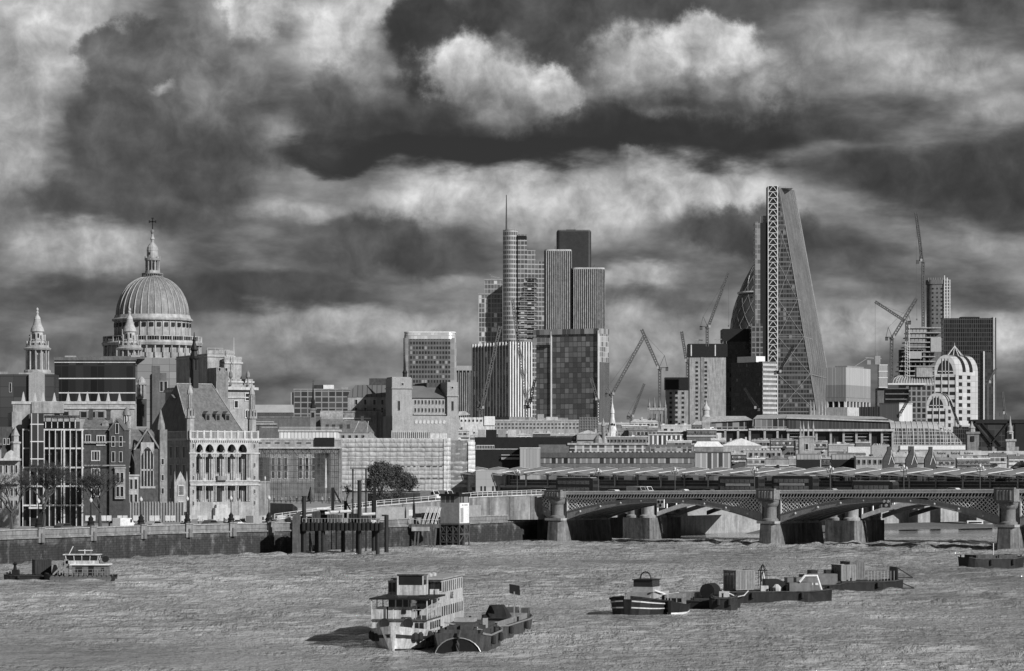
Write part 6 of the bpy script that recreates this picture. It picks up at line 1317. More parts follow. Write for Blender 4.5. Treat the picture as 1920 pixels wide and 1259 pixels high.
block('canopied_block', 'pale building with columns right of the long low office', 1304, 1392, 849, 840, facade('bright bays', 1.6, 40, .05, .6, .4, .25, .01, .3), trim='grey_dk')

# ---- the rest of the roofs, row by row (each its own building)
rs = random.Random(21)
ORD = ['first', 'second', 'third', 'fourth', 'fifth', 'sixth', 'seventh', 'eighth', 'ninth', 'tenth', 'eleventh', 'twelfth', 'thirteenth', 'fourteenth', 'fifteenth', 'sixteenth', 'seventeenth', 'eighteenth', 'nineteenth', 'twentieth', 'twenty-first', 'twenty-second', 'twenty-third', 'twenty-fourth', 'twenty-fifth', 'twenty-sixth']
WORD = {'stone': 'pale stone', 'stone_lt': 'light stone', 'stone_dk': 'grey stone', 'brick': 'dark brick', 'brick_lt': 'light brick', 'concrete': 'concrete', 'conc_dk': 'dark concrete', 'white_dirty': 'white', 'grey_dk': 'dark grey'}
for row, (xa, xb, z0, z1, D, rn) in enumerate([(640, 1310, 792, 803, 1350, 'farthest'), (850, 1300, 806, 818, 1120, 'middle'), (1020, 1665, 826, 840, 960, 'second nearest'), (1200, 1930, 848, 864, 850, 'nearest')]):
    x = xa; k = 0
    while x < xb:
        BANDS = BANDS if 'BANDS' in globals() else [facade('strip windows %d' % q_, 1.2 + q_ * .3, 50, .02, .3, .1 + .12 * q_, .3, .01, .2) for q_ in range(4)]
        w = rs.uniform(26, 62); zt = rs.uniform(z0, z1); m = rs.choice(['stone', 'stone_lt', 'stone_dk', 'brick', 'brick_lt', 'concrete', 'conc_dk', 'stone_dk', 'white_dirty', 'grey_dk']); rf = rs.choice([None, None, 'gable', 'hip', 'front', None])
        rword = {None: 'flat roofed', 'gable': 'pitched roof', 'hip': 'hipped roof', 'front': 'gable fronted'}[rf]
        t = block('rooftop_building', '%s %s building, %s from the left in the %s row of rooftops' % (WORD[m], rword, ORD[min(k, 25)], rn), x, x + w, zt, D + rs.uniform(-25, 25), m, rf, rs.choice(['slate', 'metal_roof', 'lead', 'stone_lt']), zt - rs.uniform(4, 9), dp=rs.uniform(14, 24), trim=rs.choice(['stone_lt', 'steel_lt', 'stone', 'white']) if rf is None else None, win=(int(w / 7), [zt + 4], 3.2, 4.5) if rs.random() < .35 else None, group='rooftops of the old town')
        if rs.random() < .6: t.part('window_band', rs.choice(BANDS), lambda b: b.box(x + 1, x + w - 1, -.7, 0, zt + 3, zt + rs.uniform(6, 9)))
        t.part('ledge', rs.choice(['stone_lt', 'grey_dk', 'white', 'stone']), lambda b: b.box(x - .5, x + w + .5, -2.2, 0, zt + 11, zt + 12.4))
        t.flush()
        if rf is None:
            for j in range(rs.randint(4, 9)):
                px_ = x + rs.uniform(0, w - 6); ww = rs.uniform(1.5, 8); hh = rs.uniform(2, 6); mm = rs.choice(['steel', 'steel_lt', 'white', 'grey_dk', 'stone_lt', 'black', 'grey']); t.part('plant_unit', mm, lambda b: b.box(px_, px_ + ww, 2, 8, zt - hh, zt))
            if rs.random() < .6: t.part('roof_rail', 'steel_lt', lambda b: b.box(x, x + w, 0, .4, zt - 3.4, zt - 2.9))
        else:
            for j in range(rs.randint(1, 3)): px_ = x + rs.uniform(2, w - 6); t.part('chimney', rs.choice(['brick', 'stone_lt', 'stone']), lambda b: b.box(px_, px_ + 3.5, 6, 9, zt - rs.uniform(7, 12), zt))
        if rs.random() < .35: px_ = x + rs.uniform(3, w - 3); t.part('aerial', 'grey', lambda b: b.bar((px_, 5, zt), (px_, 5, zt - rs.uniform(10, 18)), .45))
        for j in range(rs.randint(1, 4)):
            px_ = x + rs.uniform(0, w - 10); ww = rs.uniform(6, 16); zz = zt + rs.uniform(13, 22); t.part(rs.choice(['lean_to', 'terrace_roof', 'rooftop_cabin']), rs.choice(['white', 'steel_lt', 'slate', 'black', 'stone_dk', 'glass_m']), lambda b: b.plate([(px_, zz), (px_ + ww, zz), (px_ + ww * rs.uniform(.5, 1), zz - rs.uniform(2, 5)), (px_ + ww * rs.uniform(0, .4), zz - rs.uniform(2, 5))], -rs.uniform(4, 9), -2.4))
        x += w + rs.uniform(-3, 6); k += 1

# ================================================================== JETTY, BOATS, TREES, PEOPLE
def wpos(px, py): D = DW(py); return Vector(((px - 960) / F * D, D, 0))
# --- piled jetty platform
J = empty('piled_platform', wpos(566, 1041), 0, 'rusty river platform loaded with plant standing on black tubular piles', 'platform')
k = DW(1041) / F
def jx(px): return (px - 566) * k
def jz(py): return (1041 - py) * k
b = MB(); b.box(jx(566), jx(717), -1, 7, jz(995), jz(981)); b.build('deck', 'rust_dk', J)
b = MB(); [b.box(jx(x), jx(x) + .25, -1.3, -1, jz(996), jz(979)) for x in range(568, 716, 8)]; b.build('deck_ribs', 'black', J)
for x, zt, y in ((570, 932, 0), (606, 985, 0), (668, 985, 6), (674, 902, 0), (708, 985, 0), (698, 940, 6), (640, 985, 6), (590, 985, 6)):
    b = MB(); b.lathe(jx(x), y, [(.42, -2), (.42, jz(zt)), (.5, jz(zt)), (.5, jz(zt) + .15)], 12); b.build('pile', 'rust_dk', J)
b = MB(); b.lathe(jx(723), 4, [(.45, -2), (.45, jz(967)), (.1, jz(966))], 10); b.box(jx(714), jx(724), 3.6, 4.4, jz(969), jz(966)); b.build('pile', 'rust_dk', J)
b = MB(); b.prism([(jx(549), -1), (jx(562), -1), (jx(566), 1), (jx(562), 3), (jx(549), 3)], jz(968), -2); b.plate([(jx(551), jz(968)), (jx(560), jz(968)), (jx(566), jz(958)), (jx(556), jz(962))], 0, 2); b.build('sheet_pile_dolphin', 'timber', J)
for x0, x1, z, m, y in ((584, 600, 960, 'rust', 1), (598, 612, 957, 'rust_dk', 2), (613, 640, 966, 'timber', 1), (640, 652, 972, 'steel', 1), (652, 672, 964, 'rust_dk', 3), (676, 694, 968, 'rust', 1), (697, 705, 975, 'steel_lt', -1), (704, 712, 972, 'steel', -.6), (574, 584, 970, 'timber', 3)):
    b = MB(); b.box(jx(x0), jx(x1), y, y + 2.2, jz(981), jz(z)); [b.box(jx(x0) + i * .45, jx(x0) + i * .45 + .12, y - .1, y, jz(981), jz(z)) for i in range(int((x1 - x0) * k / .45))]; b.build('skip', m, J)
for x, z in ((620, 963), (630, 961), (648, 960), (690, 965), (604, 955)):
    b = MB(); b.tube([(jx(x) - 1.2, 1, jz(z)), (jx(x) + 1.4, 1.4, jz(z) + .1)], .3, 8); b.build('tank', 'steel_lt', J)
for x, zt in ((622, 915), (701, 905), (646, 940)):
    b = MB(); b.box(jx(x) - .3, jx(x) + .3, 3, 3.6, jz(981), jz(zt)); b.bar((jx(x), 3.3, jz(zt)), (jx(x) + 1.6, 3.3, jz(zt) - 3), .3); b.build('derrick_post', 'black', J)
b = MB(); [b.bar((jx(x), -1, jz(981)), (jx(x), -1, jz(972)), .08) for x in range(568, 716, 6)]; b.box(jx(567), jx(716), -1.05, -.95, jz(972.6), jz(972)); b.build('handrail', 'steel', J)
PF = empty('portal_frame', wpos(672, 1036) + Vector((0, 3, 0)), 0, 'tall two-legged steel portal with a lookout deck above the jetty', 'frame'); z0 = 0
kk = DW(1036) / F; pz = lambda py: (1036 - py) * kk
for x in (-1.3, 1.4): b = MB(); b.box(x - .16, x + .16, -.16, .16, 0, pz(880)); b.build('leg', 'rust_dk', PF)
b = MB(); b.box(-1.9, 1.7, -1, 1, pz(880), pz(877)); b.build('top_deck', 'conc_dk', PF)
b = MB(); [b.bar((x, y, pz(877)), (x, y, pz(858 if x < -1.2 else 868)), .08) for x in (-1.8, -1.1, 0, 1.6) for y in (-.9, .9)]; b.bar((-1.8, -.9, pz(858)), (-1.1, -.9, pz(858)), .08); b.bar((-1.1, -.9, pz(868)), (1.6, -.9, pz(868)), .08); b.build('handrail', 'steel', PF)
# --- pale control cabin on a timber trestle
C = Thing('river_cabin', 'pale boxy control cabin raised on a braced timber trestle beside the jetty', 'cabin', 861, DW(1024), 60, z=0)
C.part('wall', mat('grey cabin cladding', .22, .7, .08, .3, .2), lambda b: b.box(861, 879, 0, 36, 943, 982)); C.part('window_band', facade('cabin glazing', 1.2, 3, .05, .2, .25, .2, .05, .2), lambda b: b.box(861.2, 878.8, .2, 35.8, 931, 943)); C.part('roof', 'black', lambda b: b.box(859.5, 880, -1.4, 37, 926.5, 931))
C.part('end_panel', 'white', lambda b: b.box(861.6, 878.6, -.35, 0, 944, 981.5)); C.part('sign', mat('white sign', .85, .5, 0), lambda b: b.box(863.5, 877, -.8, -.35, 945, 950)); C.part('door', 'grey', lambda b: b.box(863, 868, -.7, -.35, 953, 980)); C.part('roof_light', 'black', lambda b: b.box(862, 868, 2, 8, 923.5, 926.5))
text(None, 'PORT CONTROL', C.e, ((870.2 - 861) * C.kx, -.8 * C.ky - .05, (C.g - 947.6) * C.kz), .36, 'black')
def fn(b):
    for x in (861, 870, 879):
        for y in (0, 12, 24, 36): b.bar((x, y, 1030), (x, y, 983), 2)
    b.box(860, 880, -1, 37, 982, 985); b.box(860.6, 861.4, 0, 36, 1001, 1003); b.box(861, 879, -.5, .5, 1001, 1003); b.box(860.6, 861.4, 0, 36, 1016, 1018)
C.part('trestle', 'timber', fn)
def fn(b):
    for y in (0, 12, 24):
        for z in (985, 1002): b.bar((861, y, z), (861, y + 12, z + 16), 1.2).bar((861, y + 12, z), (861, y, z + 16), 1.2)
    for x in (861, 870): b.bar((x, 0, 985), (x + 9, 0, 1002), 1.2).bar((x + 9, 0, 1002), (x, 0, 1018), 1.2)
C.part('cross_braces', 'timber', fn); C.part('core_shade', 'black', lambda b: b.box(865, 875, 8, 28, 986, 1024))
T2 = Thing('timber_pier', 'low timber pier with raking struts and ladders left of the raised cabin', 'pier', 800, DW(1026), 0, z=0)
T2.part('deck', 'timber', lambda b: b.box(768, 826, -8, 20, 983, 990)); T2.part('beam', 'concrete', lambda b: b.box(772, 806, -9, -6, 988, 996)); 
for x in (780, 786, 801, 807, 818): T2.part('pile', 'timber', lambda b: b.bar((x, -5, 990), (x - 3 + (x % 2) * 6, -5, 1030), 3))
for x in (792, 800, 808, 815): T2.part('ladder', 'steel_lt', lambda b: b.bar((x, -6, 983), (x + 9, 4, 952), 1.1).bar((x + 2.6, -6, 983), (x + 11.6, 4, 952), 1.1))
T2.part('shed', 'rust_dk', lambda b: b.box(790, 822, 4, 14, 962, 983)); T2.part('notice', 'white', lambda b: b.box(767, 774, -8.4, -8, 956, 967)); T2.part('notice_post', 'steel', lambda b: b.box(770, 771, -8, -7, 967, 990)); T2.part('rail', 'steel_lt', lambda b: [b.bar((x, -8, 983), (x, -8, 974), .5) for x in range(769, 826, 6)] + [b.bar((769, -8, 974), (825, -8, 974), .5)])
for (px, D, lb) in ((776, 655, 'dark conical lamp bracket standing left of the timber pier'),):
    t = Thing('mooring_post', lb, 'post', px, D, 0, z=5.5); t.part('post', 'black', lambda b: b.lathe(px, 0, [(3.4, 972), (3, 962), (2.6, 950), (1, 940), (.6, 925)], 8))
t = Thing('jetty_frame', 'concrete dolphin frames standing in the water under the left arch', 'frame', 1340, 800, 0, z=0)
for x in (1331, 1352, 1374): t.part('leg', 'concrete', lambda b: b.box(x, x + 7, 0, 10, 974, 998))
t.part('cap', 'concrete', lambda b: b.box(1329, 1384, -1, 11, 968, 975))

# --- hull builder (bow towards +x)
def hull(b, secs, zb=-.6, deck=.35):
    vs = []; n = len(secs)
    for x, wt, wb, zt in secs: vs += [(x, -wt, zt), (x, -wb, zb), (x, wb, zb), (x, wt, zt), (x, wt - .12 if wt > .2 else 0, zt), (x, (wt - .12 if wt > .2 else 0), zt - deck), (x, -(wt - .12 if wt > .2 else 0), zt - deck), (x, -(wt - .12 if wt > .2 else 0), zt)]
    fs = [(i * 8 + a, i * 8 + (a + 1) % 8, (i + 1) * 8 + (a + 1) % 8, (i + 1) * 8 + a) for i in range(n - 1) for a in range(8)]
    b.add(vs, fs + [tuple(range(8)), tuple(range((n - 1) * 8, n * 8))])
def band(b, secs, z0, z1, out=.06):                     # rubbing strake on both sides, z as fraction of local height
    for s_ in (-1, 1):
        for (x0, wt0, wb0, t0), (x1, wt1, wb1, t1) in zip(secs, secs[1:]):
            def q(x, wt, wb, t, f): w = wb + (wt - wb) * ((t * f + .6) / (t + .6)); return (x, s_ * (w + out), t * f)
            a, c, d, e = q(x0, wt0, wb0, t0, z0), q(x1, wt1, wb1, t1, z0), q(x1, wt1, wb1, t1, z1), q(x0, wt0, wb0, t0, z1)
            i_ = lambda p: (p[0], p[1] - s_ * (out + .12), p[2])
            b.add([a, c, d, e, i_(a), i_(c), i_(d), i_(e)], [(0, 1, 2, 3), (4, 5, 6, 7), (0, 1, 5, 4), (3, 2, 6, 7)])
def tyre(t, x, y, z, r=.42, axis='y', m='rubber'):
    b = MB(); n = 10
    b.lathe(0, 0, [(r * .55, -.12), (r, -.14), (r * 1.06, 0), (r, .14), (r * .55, .12)], 14)
    b.v = [(a, c_, d) if axis == 'z' else ((a, c_, d)[0], (a, c_, d)[2], (a, c_, d)[1]) if axis == 'y' else (d, a, c_) for a, d, c_ in [(p[0], p[1], p[2]) for p in b.v]]
    if axis == 'y': b.v = [(p[0], p[2] if False else p[1], p[2]) for p in b.v]
    o = b.build('tyre_fender', m, t); o.location = (x, y, z); return o

# passenger boat
p = wpos(745, 1222); pb = empty('passenger_boat', (p.x + 1.6, p.y + 13.2, 0), math.atan2(-.985, -.15), 'white double deck passenger boat moored bow towards the camera, the largest vessel', 'passenger boat')
S = [(-13, 2.3, 1.6, 1.6), (-11, 2.8, 2.2, 1.5), (-4, 2.95, 2.5, 1.5), (4, 2.95, 2.5, 1.6), (8, 2.95, 2.4, 1.8), (10.5, 2.8, 1.9, 2.0), (11.9, 2.3, 1.2, 2.15), (12.8, 1.4, .5, 2.3), (13.3, .25, .08, 2.45)]
b = MB(); hull(b, S); b.build('hull', 'boat_white', pb); b = MB(); band(b, S, .55, .68, .12); b.build('rubbing_strake', 'rust_dk', pb); b = MB(); band(b, S, -.25, .1, .03); b.build('boot_topping', 'black', pb)
b = MB(); b.box(-12.5, 9.2, -2.7, 2.7, 1.3, 1.5); b.build('main_deck', 'grey', pb)
b = MB(); b.box(-12.3, 2.5, -2.55, 2.55, 1.5, 2.75); b.box(-12.3, 2.5, -2.55, 2.55, 3.75, 4.1); [b.box(x - .2, x + .2, y0, y0 + .03, 2.7, 3.8) for x in fr(-12.1, 2.4, 12) for y0 in (-2.56, 2.53)]; b.box(2.3, 2.5, -2.5, -.6, 2.7, 3.8); b.box(2.3, 2.5, .6, 2.5, 2.7, 3.8); b.build('lower_saloon', 'boat_white', pb)
b = MB(); b.box(-12.2, 2.35, -2.53, 2.53, 2.76, 3.74); b.build('saloon_glazing', 'glass', pb)
b = MB(); b.box(-12.0, 0.5, -2.5, 2.5, 4.1, 5.15); b.box(-12.0, .5, -2.5, 2.5, 6.2, 6.45); [b.box(x - .2, x + .2, y0, y0 + .03, 5.1, 6.25) for x in fr(-11.8, .3, 11) for y0 in (-2.51, 2.48)]; b.box(.3, .5, -2.5, -1.3, 5.1, 6.3); b.box(.35, .5, 1.0, 2.5, 5.1, 5.3); b.build('upper_saloon', 'boat_white', pb)
b = MB(); b.box(-11.9, .35, -2.48, 2.48, 5.16, 6.19); b.build('saloon_glazing', 'glass', pb); b = MB(); b.box(-12.3, .9, -2.7, 2.7, 6.45, 6.6); b.build('upper_roof', 'grey', pb)
b = MB(); [b.lathe(-1.5 - i * .8, -1 + (i % 3) * .8, [(.28, 6.6), (.3, 6.85), (.15, 6.95)], 8) for i in range(7)]; b.build('roof_vents', 'stone_lt', pb)
b = MB(); b.box(1.0, 3.6, -1.5, 1.2, 4.9, 6.0); b.box(1.0, 3.6, -1.5, 1.2, 6.95, 7.1); [b.box(x, x + .14, y, y + .14, 6, 7) for x in (1, 3.46) for y in (-1.5, 1.06)]; b.build('wheelhouse', 'boat_white', pb)
b = MB(); b.box(1.1, 3.5, -1.4, 1.1, 6.0, 6.95); b.build('wheelhouse_glazing', 'glass', pb); b = MB(); b.box(.8, 3.8, -1.7, 1.4, 7.1, 7.2); b.bar((2, 0, 7.2), (2, 0, 7.7), .06); b.build('wheelhouse_roof', 'grey', pb)
b = MB(); b.box(.6, 2.6, -2.6, -1.5, 4.9, 6.4); b.build('side_cabin', 'boat_white', pb); b = MB(); [b.box(2.6, 2.66, -2.5 + i * .36, -2.25 + i * .36, 5.3, 6.2) for i in range(3)]; b.build('side_cabin_windows', 'glass', pb)
b = MB(); b.box(1, 10.4, -2.95, 2.95, 4.85, 5.0); b.build('foredeck_canopy', 'black', pb); b = MB(); [b.box(x, x + 1.6, y, y + .8, 5.0, 5.12) for x, y in ((7.5, -1.4), (7.5, .6), (5, -2), (5.4, 1.2))]; b.build('raft_canisters', 'rubber', pb)
b = MB(); [b.bar((x, y, 2.9), (x, y, 4.85), .09) for x in (10.2, 7.5, 4.5) for y in (-2.75, 2.75)]; b.build('canopy_posts', 'boat_white', pb)
b = MB(); b.box(2.5, 10.2, -2.8, 2.8, 2.8, 2.95); b.build('upper_deck', 'grey_dk', pb)
b = MB(); b.box(9.9, 10.0, -2.7, 2.7, 1.7, 2.8); b.box(2.5, 10, -2.75, -2.65, 1.6, 2.8); b.box(2.5, 10, 2.65, 2.75, 1.6, 2.8); b.build('bow_cabin', 'boat_white', pb)
b = MB(); b.box(10.0, 10.05, .9, 1.25, 1.9, 2.6); b.box(10.0, 10.05, 1.55, 1.9, 1.9, 2.6); b.box(10, 10.05, 2.0, 2.4, 1.9, 2.6); [b.box(3 + i * 1.2, 3.7 + i * 1.2, 2.75, 2.79, 1.9, 2.6) for i in range(5)]; b.build('bow_cabin_windows', 'glass', pb)
b = MB(); b.box(6, 9.2, -1.3, 1.0, 2.95, 4.1); b.build('deckhouse', 'boat_white', pb); b = MB(); b.box(6.05, 9.25, -1.25, .95, 4.1, 4.82); b.build('deckhouse_glazing', 'glass', pb); b = MB(); [b.box(9.25, 9.3, y, y + .12, 4.1, 4.8) for y in (-.6, .1, .7)]; b.build('deckhouse_mullions', 'boat_white', pb)
b = MB(); b.box(9.25, 9.3, .1, .5, 3.45, 3.85); b.build('emblem', 'black', pb)
b = MB(); b.box(10.1, 10.18, -2.75, -1.6, 2.95, 3.9); b.box(10.1, 10.18, 1.3, 1.4, 2.95, 3.9); b.box(2.6, 10.2, -2.8, -2.74, 2.95, 3.7); [b.bar((10.15, y, 2.95), (10.15, y, 3.9), .07) for y in (-1.3, -.6, 1.6, 2.2, 2.7)]; b.bar((10.15, 1.3, 3.9), (10.15, 2.75, 3.9), .07); [b.bar((x, 2.77, 2.95), (x, 2.77, 3.9), .07) for x in fr(3, 10, 9)]; b.bar((3, 2.77, 3.9), (10.1, 2.77, 3.9), .07); b.build('deck_railing', 'boat_white', pb)
b = MB(); b.box(8.6, 9.8, -2.3, -1.4, 2.95, 4.1); b.build('locker', 'grey_dk', pb)
for y in (-1.45, 0.9):
    b = MB(); b.lathe(0, 0, [(.26, -.08), (.46, -.1), (.5, 0), (.46, .1), (.26, .08)], 14); b.v = [(z_, x_, y_) for x_, y_, z_ in b.v]; o = b.build('lifebuoy', 'rubber', pb); o.location = (10.2, y, 2.55)
b = MB(); [b.box(.6, 1.2, 1.4 + i * .5, 1.75 + i * .5, 5.0, 5.5) for i in range(2)]; b.build('stowed_gear', 'boat_white', pb)
for x, y in ((11.4, -2.2), (11.9, -1.7), (11.4, 2.2), (11.9, 1.8), (9.5, -2.75), (9.5, 2.8)):
    b = MB(); b.lathe(x, y, [(.3, .9), (.42, 1.1), (.42, 1.6), (.25, 1.8)], 8); b.build('fender', 'rubber', pb)
text(None, 'A.EE', pb, (-5.2, 2.53, 4.62), .95, 'grey_dk', R(180))
b = MB(); [b.bar((-12.8, y, 1.5), (-12.8, y, 5.4), .08) for y in (-2.2, 0, 2.2)]; [b.box(-12.9, -12, -2.3, 2.3, z, z + .08) for z in (4.1, 5.0)]; b.build('stern_rail', 'boat_white', pb)

def barge(name, label, pos, rz, L, W, H, m='rust', hatch=True, cat='barge', group=None, inner='conc_dk'):
    t = empty(name, pos, rz, label, cat, group); h = L / 2; w = W / 2
    S = [(-h, w * .7, w * .5, H * 1.1), (-h + L * .08, w * .93, w * .8, H), (-h + L * .2, w, w * .94, H * .95), (h - L * .2, w, w * .94, H * .95), (h - L * .08, w * .9, w * .75, H * 1.05), (h, w * .82, w * .6, H * 1.15)]
    b = MB(); hull(b, S, deck=.12); b.build('hull', m, t); b = MB(); band(b, S, .9, 1.0, .1); b.build('rubbing_strake', 'steel' if m != 'rust_dk' else 'rust', t)
    if hatch:
        b = MB()
        for a, c, d, e in ((-h * .75, -h * .72, -w * .75, w * .75), (h * .72, h * .75, -w * .75, w * .75), (-h * .72, h * .72, -w * .78, -w * .74), (-h * .72, h * .72, w * .74, w * .78)): b.box(a, c, d, e, H * .8, H * 1.22)
        b.build('coaming', inner if inner != 'conc_dk' else 'rust', t); b = MB(); b.box(-h * .71, h * .71, -w * .73, w * .73, H * .7, H * .92); b.build('hold', 'black', t)
    for i in range(3): b = MB(); x = -h * .9 + i * h * .9; [b.lathe(x, s_ * w * .7 if abs(x) > h * .8 else s_ * w * .95, [(.12, H * .9), (.12, H + .35), (.18, H + .42)], 8) for s_ in (-1, 1)]; b.build('bollard', 'black', t)
    for x in (-h * .3, h * .5): b = MB(); b.lathe(x, -w - .18, [(.1, H * .35), (.24, H * .4), (.24, H * .8), (.1, H * .85)], 8); b.lathe(x, w + .18, [(.1, H * .35), (.24, H * .4), (.24, H * .8), (.1, H * .85)], 8); b.build('fender', 'rubber', t)
    return t
p = wpos(856, 1224); AN = math.atan2(-.99, -.12)
t1 = barge('open_barge', 'rusty open barge with black arched bow moored beside the passenger boat', (p.x + 1.0, p.y + 7.2, 0), AN, 14, 5.6, 1.7)
b = MB(); b.plate_x([(-2.2 * math.cos(math.pi * i / 12), -.4 + 1.75 * math.sin(math.pi * i / 12)) for i in range(13)], 6.1, 7.06); b.build('bow_plate', 'black', t1)
b = MB(); b.tube([(7.12, -2.25 * math.cos(math.pi * i / 12), -.4 + 1.8 * math.sin(math.pi * i / 12)) for i in range(13)], .06, 5); b.build('bow_arch', 'steel', t1)
b = MB(); b.tube([(7.1, .1, 2.1), (7.35, .05, 1.5), (7.35, 0, .8), (7.3, .05, 0), (7.25, 0, -.4)], [.2, .16, .2, .15, .2], 6); b.build('anchor_chain', 'rust', t1)
b = MB(); b.bar((-3, -2, 2.2), (5, 1.6, 2.3), .1); b.bar((2, 2.1, 1.8), (2, -2.1, 2.6), .14); b.box(1, 1.1, 1.6, 2.1, 1.8, 3); b.box(-2, 0, -1.4, .6, 1.9, 2.9); b.build('cargo_timbers', 'grey', t1)
b = MB(); [b.box(rs.uniform(-6, 5), rs.uniform(-6, 5) + .5, rs.uniform(-2, 0), rs.uniform(.2, 2), 1.6, rs.uniform(1.9, 2.6)) for _ in range(10)]; b.build('scrap', 'rust', t1)
q = wpos(917, 1196)
t2 = barge('open_barge', 'longer grey barge with tarpaulin heap and solar panel behind the arched-bow barge', (-1.9, 309.5, 0), math.atan2(-.985, -.17), 24, 5.4, 1.6, inner='steel')
b = MB(); b.prism([(-6, -1.7), (-3.2, -1.7), (-3.2, .9), (-6, .9)], 3.0, 1.7, [(-5.4, -1.1), (-3.9, -1.2), (-3.8, .3), (-5.3, .2)]); b.build('tarpaulin', 'rust_dk', t2); t2b = None
b = MB(); b.bar((-1, 2.0, 1.7), (-1, 2.0, 4.6), .12); b.build('mast', 'steel', t2); b = MB(); b.add([(-1.1, 1.5, 4.4), (-1.1, 2.6, 4.2), (-1.3, 2.5, 5.2), (-1.3, 1.4, 5.4), (-1.2, 1.5, 4.4), (-1.2, 2.6, 4.2), (-1.4, 2.5, 5.2), (-1.4, 1.4, 5.4)], [(0, 1, 2, 3), (4, 5, 6, 7), (0, 1, 5, 4), (2, 3, 7, 6)]); b.build('solar_panel', 'glass', t2)
b = MB(); b.box(-11, -10, -.4, .8, 1.5, 2.5); b.box(-11, -10, 1.2, 2.0, 1.5, 2.4); b.build('cabin', 'grey_dk', t2)
# tug with white stripes
p = wpos(1192, 1154)
tg = empty('tug', (p.x + 1.6, p.y + 6, 0), math.atan2(-.93, -.36), 'black tug with white hull stripes, leftmost of the moored group at centre right', 'tug')
S = [(-7, 1.8, 1.2, 1.5), (-6, 2.6, 2.2, 1.4), (0, 3.1, 2.8, 1.5), (4, 3.1, 2.7, 1.8), (6, 2.6, 2.2, 2.0), (7.0, 1.6, 1.2, 2.2), (7.3, .5, .3, 2.3)]
b = MB(); hull(b, S); b.build('hull', 'rust_dk', tg); b = MB(); band(b, S, .72, .79, .1); b.build('white_stripe', 'steel_lt', tg); b = MB(); band(b, S, .38, .45, .1); b.build('white_stripe', 'steel_lt', tg); b = MB(); band(b, S, .92, 1.02, .16); b.build('rubbing_strake', 'rubber', tg)
b = MB(); b.box(-3.5, 2.6, -1.7, 1.7, 1.2, 2.6); b.build('deckhouse', 'grey', tg); b = MB(); b.box(-1.4, 1.6, -1.3, 1.3, 2.6, 3.2); b.build('wheelhouse', 'grey', tg); b = MB(); b.box(-1.3, 1.5, -1.2, 1.2, 3.2, 4.0); b.build('wheelhouse_glazing', 'glass', tg); b = MB(); b.box(-1.5, 1.7, -1.3, 1.3, 4.0, 4.12); b.build('wheelhouse_roof', 'black', tg)
b = MB(); b.tube([(.4, -.7 * math.cos(math.pi * i / 8), 4.1 + .9 * math.sin(math.pi * i / 8)) for i in range(9)], .09, 5); b.build('light_arch', 'black', tg); b = MB(); b.bar((-2, -1.4, 2.6), (-2.2, -1.4, 5.6), .08); b.bar((-1, 1.5, 4.1), (-1.8, 1.6, 5.4), .12); b.build('mast', 'steel', tg)
b = MB(); [b.bar((x, s_ * w_, 1.4), (x, s_ * w_, 2.3), .06) for s_ in (-1, 1) for x, w_ in ((-5.5, 2.3), (-3, 2.6), (0, 2.7), (3, 2.6), (5, 2.1))]; [b.bar((-5.5, s_ * 2.3, 2.3), (3, s_ * 2.6, 2.3), .06) for s_ in (-1, 1)]; b.build('railing', 'steel_lt', tg); b = MB(); b.bar((-3, 1.9, 2.0), (3, 1.9, 2.9), .18); b.build('boathook', 'white', tg)
p = wpos(1263, 1152)
lc = empty('workboat', (p.x + .4, p.y + 4, 0), math.atan2(-.95, -.2), 'small dark workboat tied between the striped tug and the low barges', 'workboat'); S = [(-4, 1.4, 1, 1), (0, 1.7, 1.3, 1.0), (3, 1.2, .7, 1.3), (4.4, .2, .1, 1.6)]
b = MB(); hull(b, S); b.build('hull', 'black', lc); b = MB(); band(b, S, -.1, .12, .06); b.build('waterline_stripe', 'white', lc); b = MB(); b.box(-1.8, 1.2, -1.1, 1.1, 1.8, 2.3); b.box(-1.8, 1.2, -1.1, 1.1, .7, 1.3); [b.box(x, x + .12, y, y + .12, 1.2, 1.9) for x in (-1.8, -.8, .2, 1.08) for y in (-1.1, -.4, .3, .98)]; b.build('cabin', 'steel', lc); b = MB(); b.box(-1.7, 1.1, -1, 1, 1.3, 1.85); b.build('cabin_glazing', 'glass', lc)
p = wpos(1312, 1142); t3 = barge('flat_barge', 'low black barge with a big dark drum right of the small workboat', (p.x, p.y + 2, 0), R(-20), 10, 4.4, 1.1, 'rust_dk'); b = MB(); b.tube([(1.5, -1.4, 2.2), (1.5, 1.4, 2.2)], .95, 14); b.build('cable_drum', 'black', t3); b = MB(); b.box(-4.6, -.5, -2.2, -2.0, 1.1, 1.9); [b.box(-4.4 + i, -4.1 + i, -2.25, -2.18, 1.2, 1.8) for i in range(4)]; b.box(-4, 0, -1, 1.6, 1.1, 2.0); b.build('side_panel', 'steel', t3)
p = wpos(1358, 1145); t4 = barge('mooring_pontoon', 'small square dark pontoon at the near end of the container barge', (p.x, p.y + 1.4, 0), R(-8), 3.4, 3, 1.7, 'rust_dk', False, 'pontoon')
b = MB(); b.box(-.5, .7, -.5, .5, 1.6, 2.3); b.build('winch', 'stone_lt', t4)
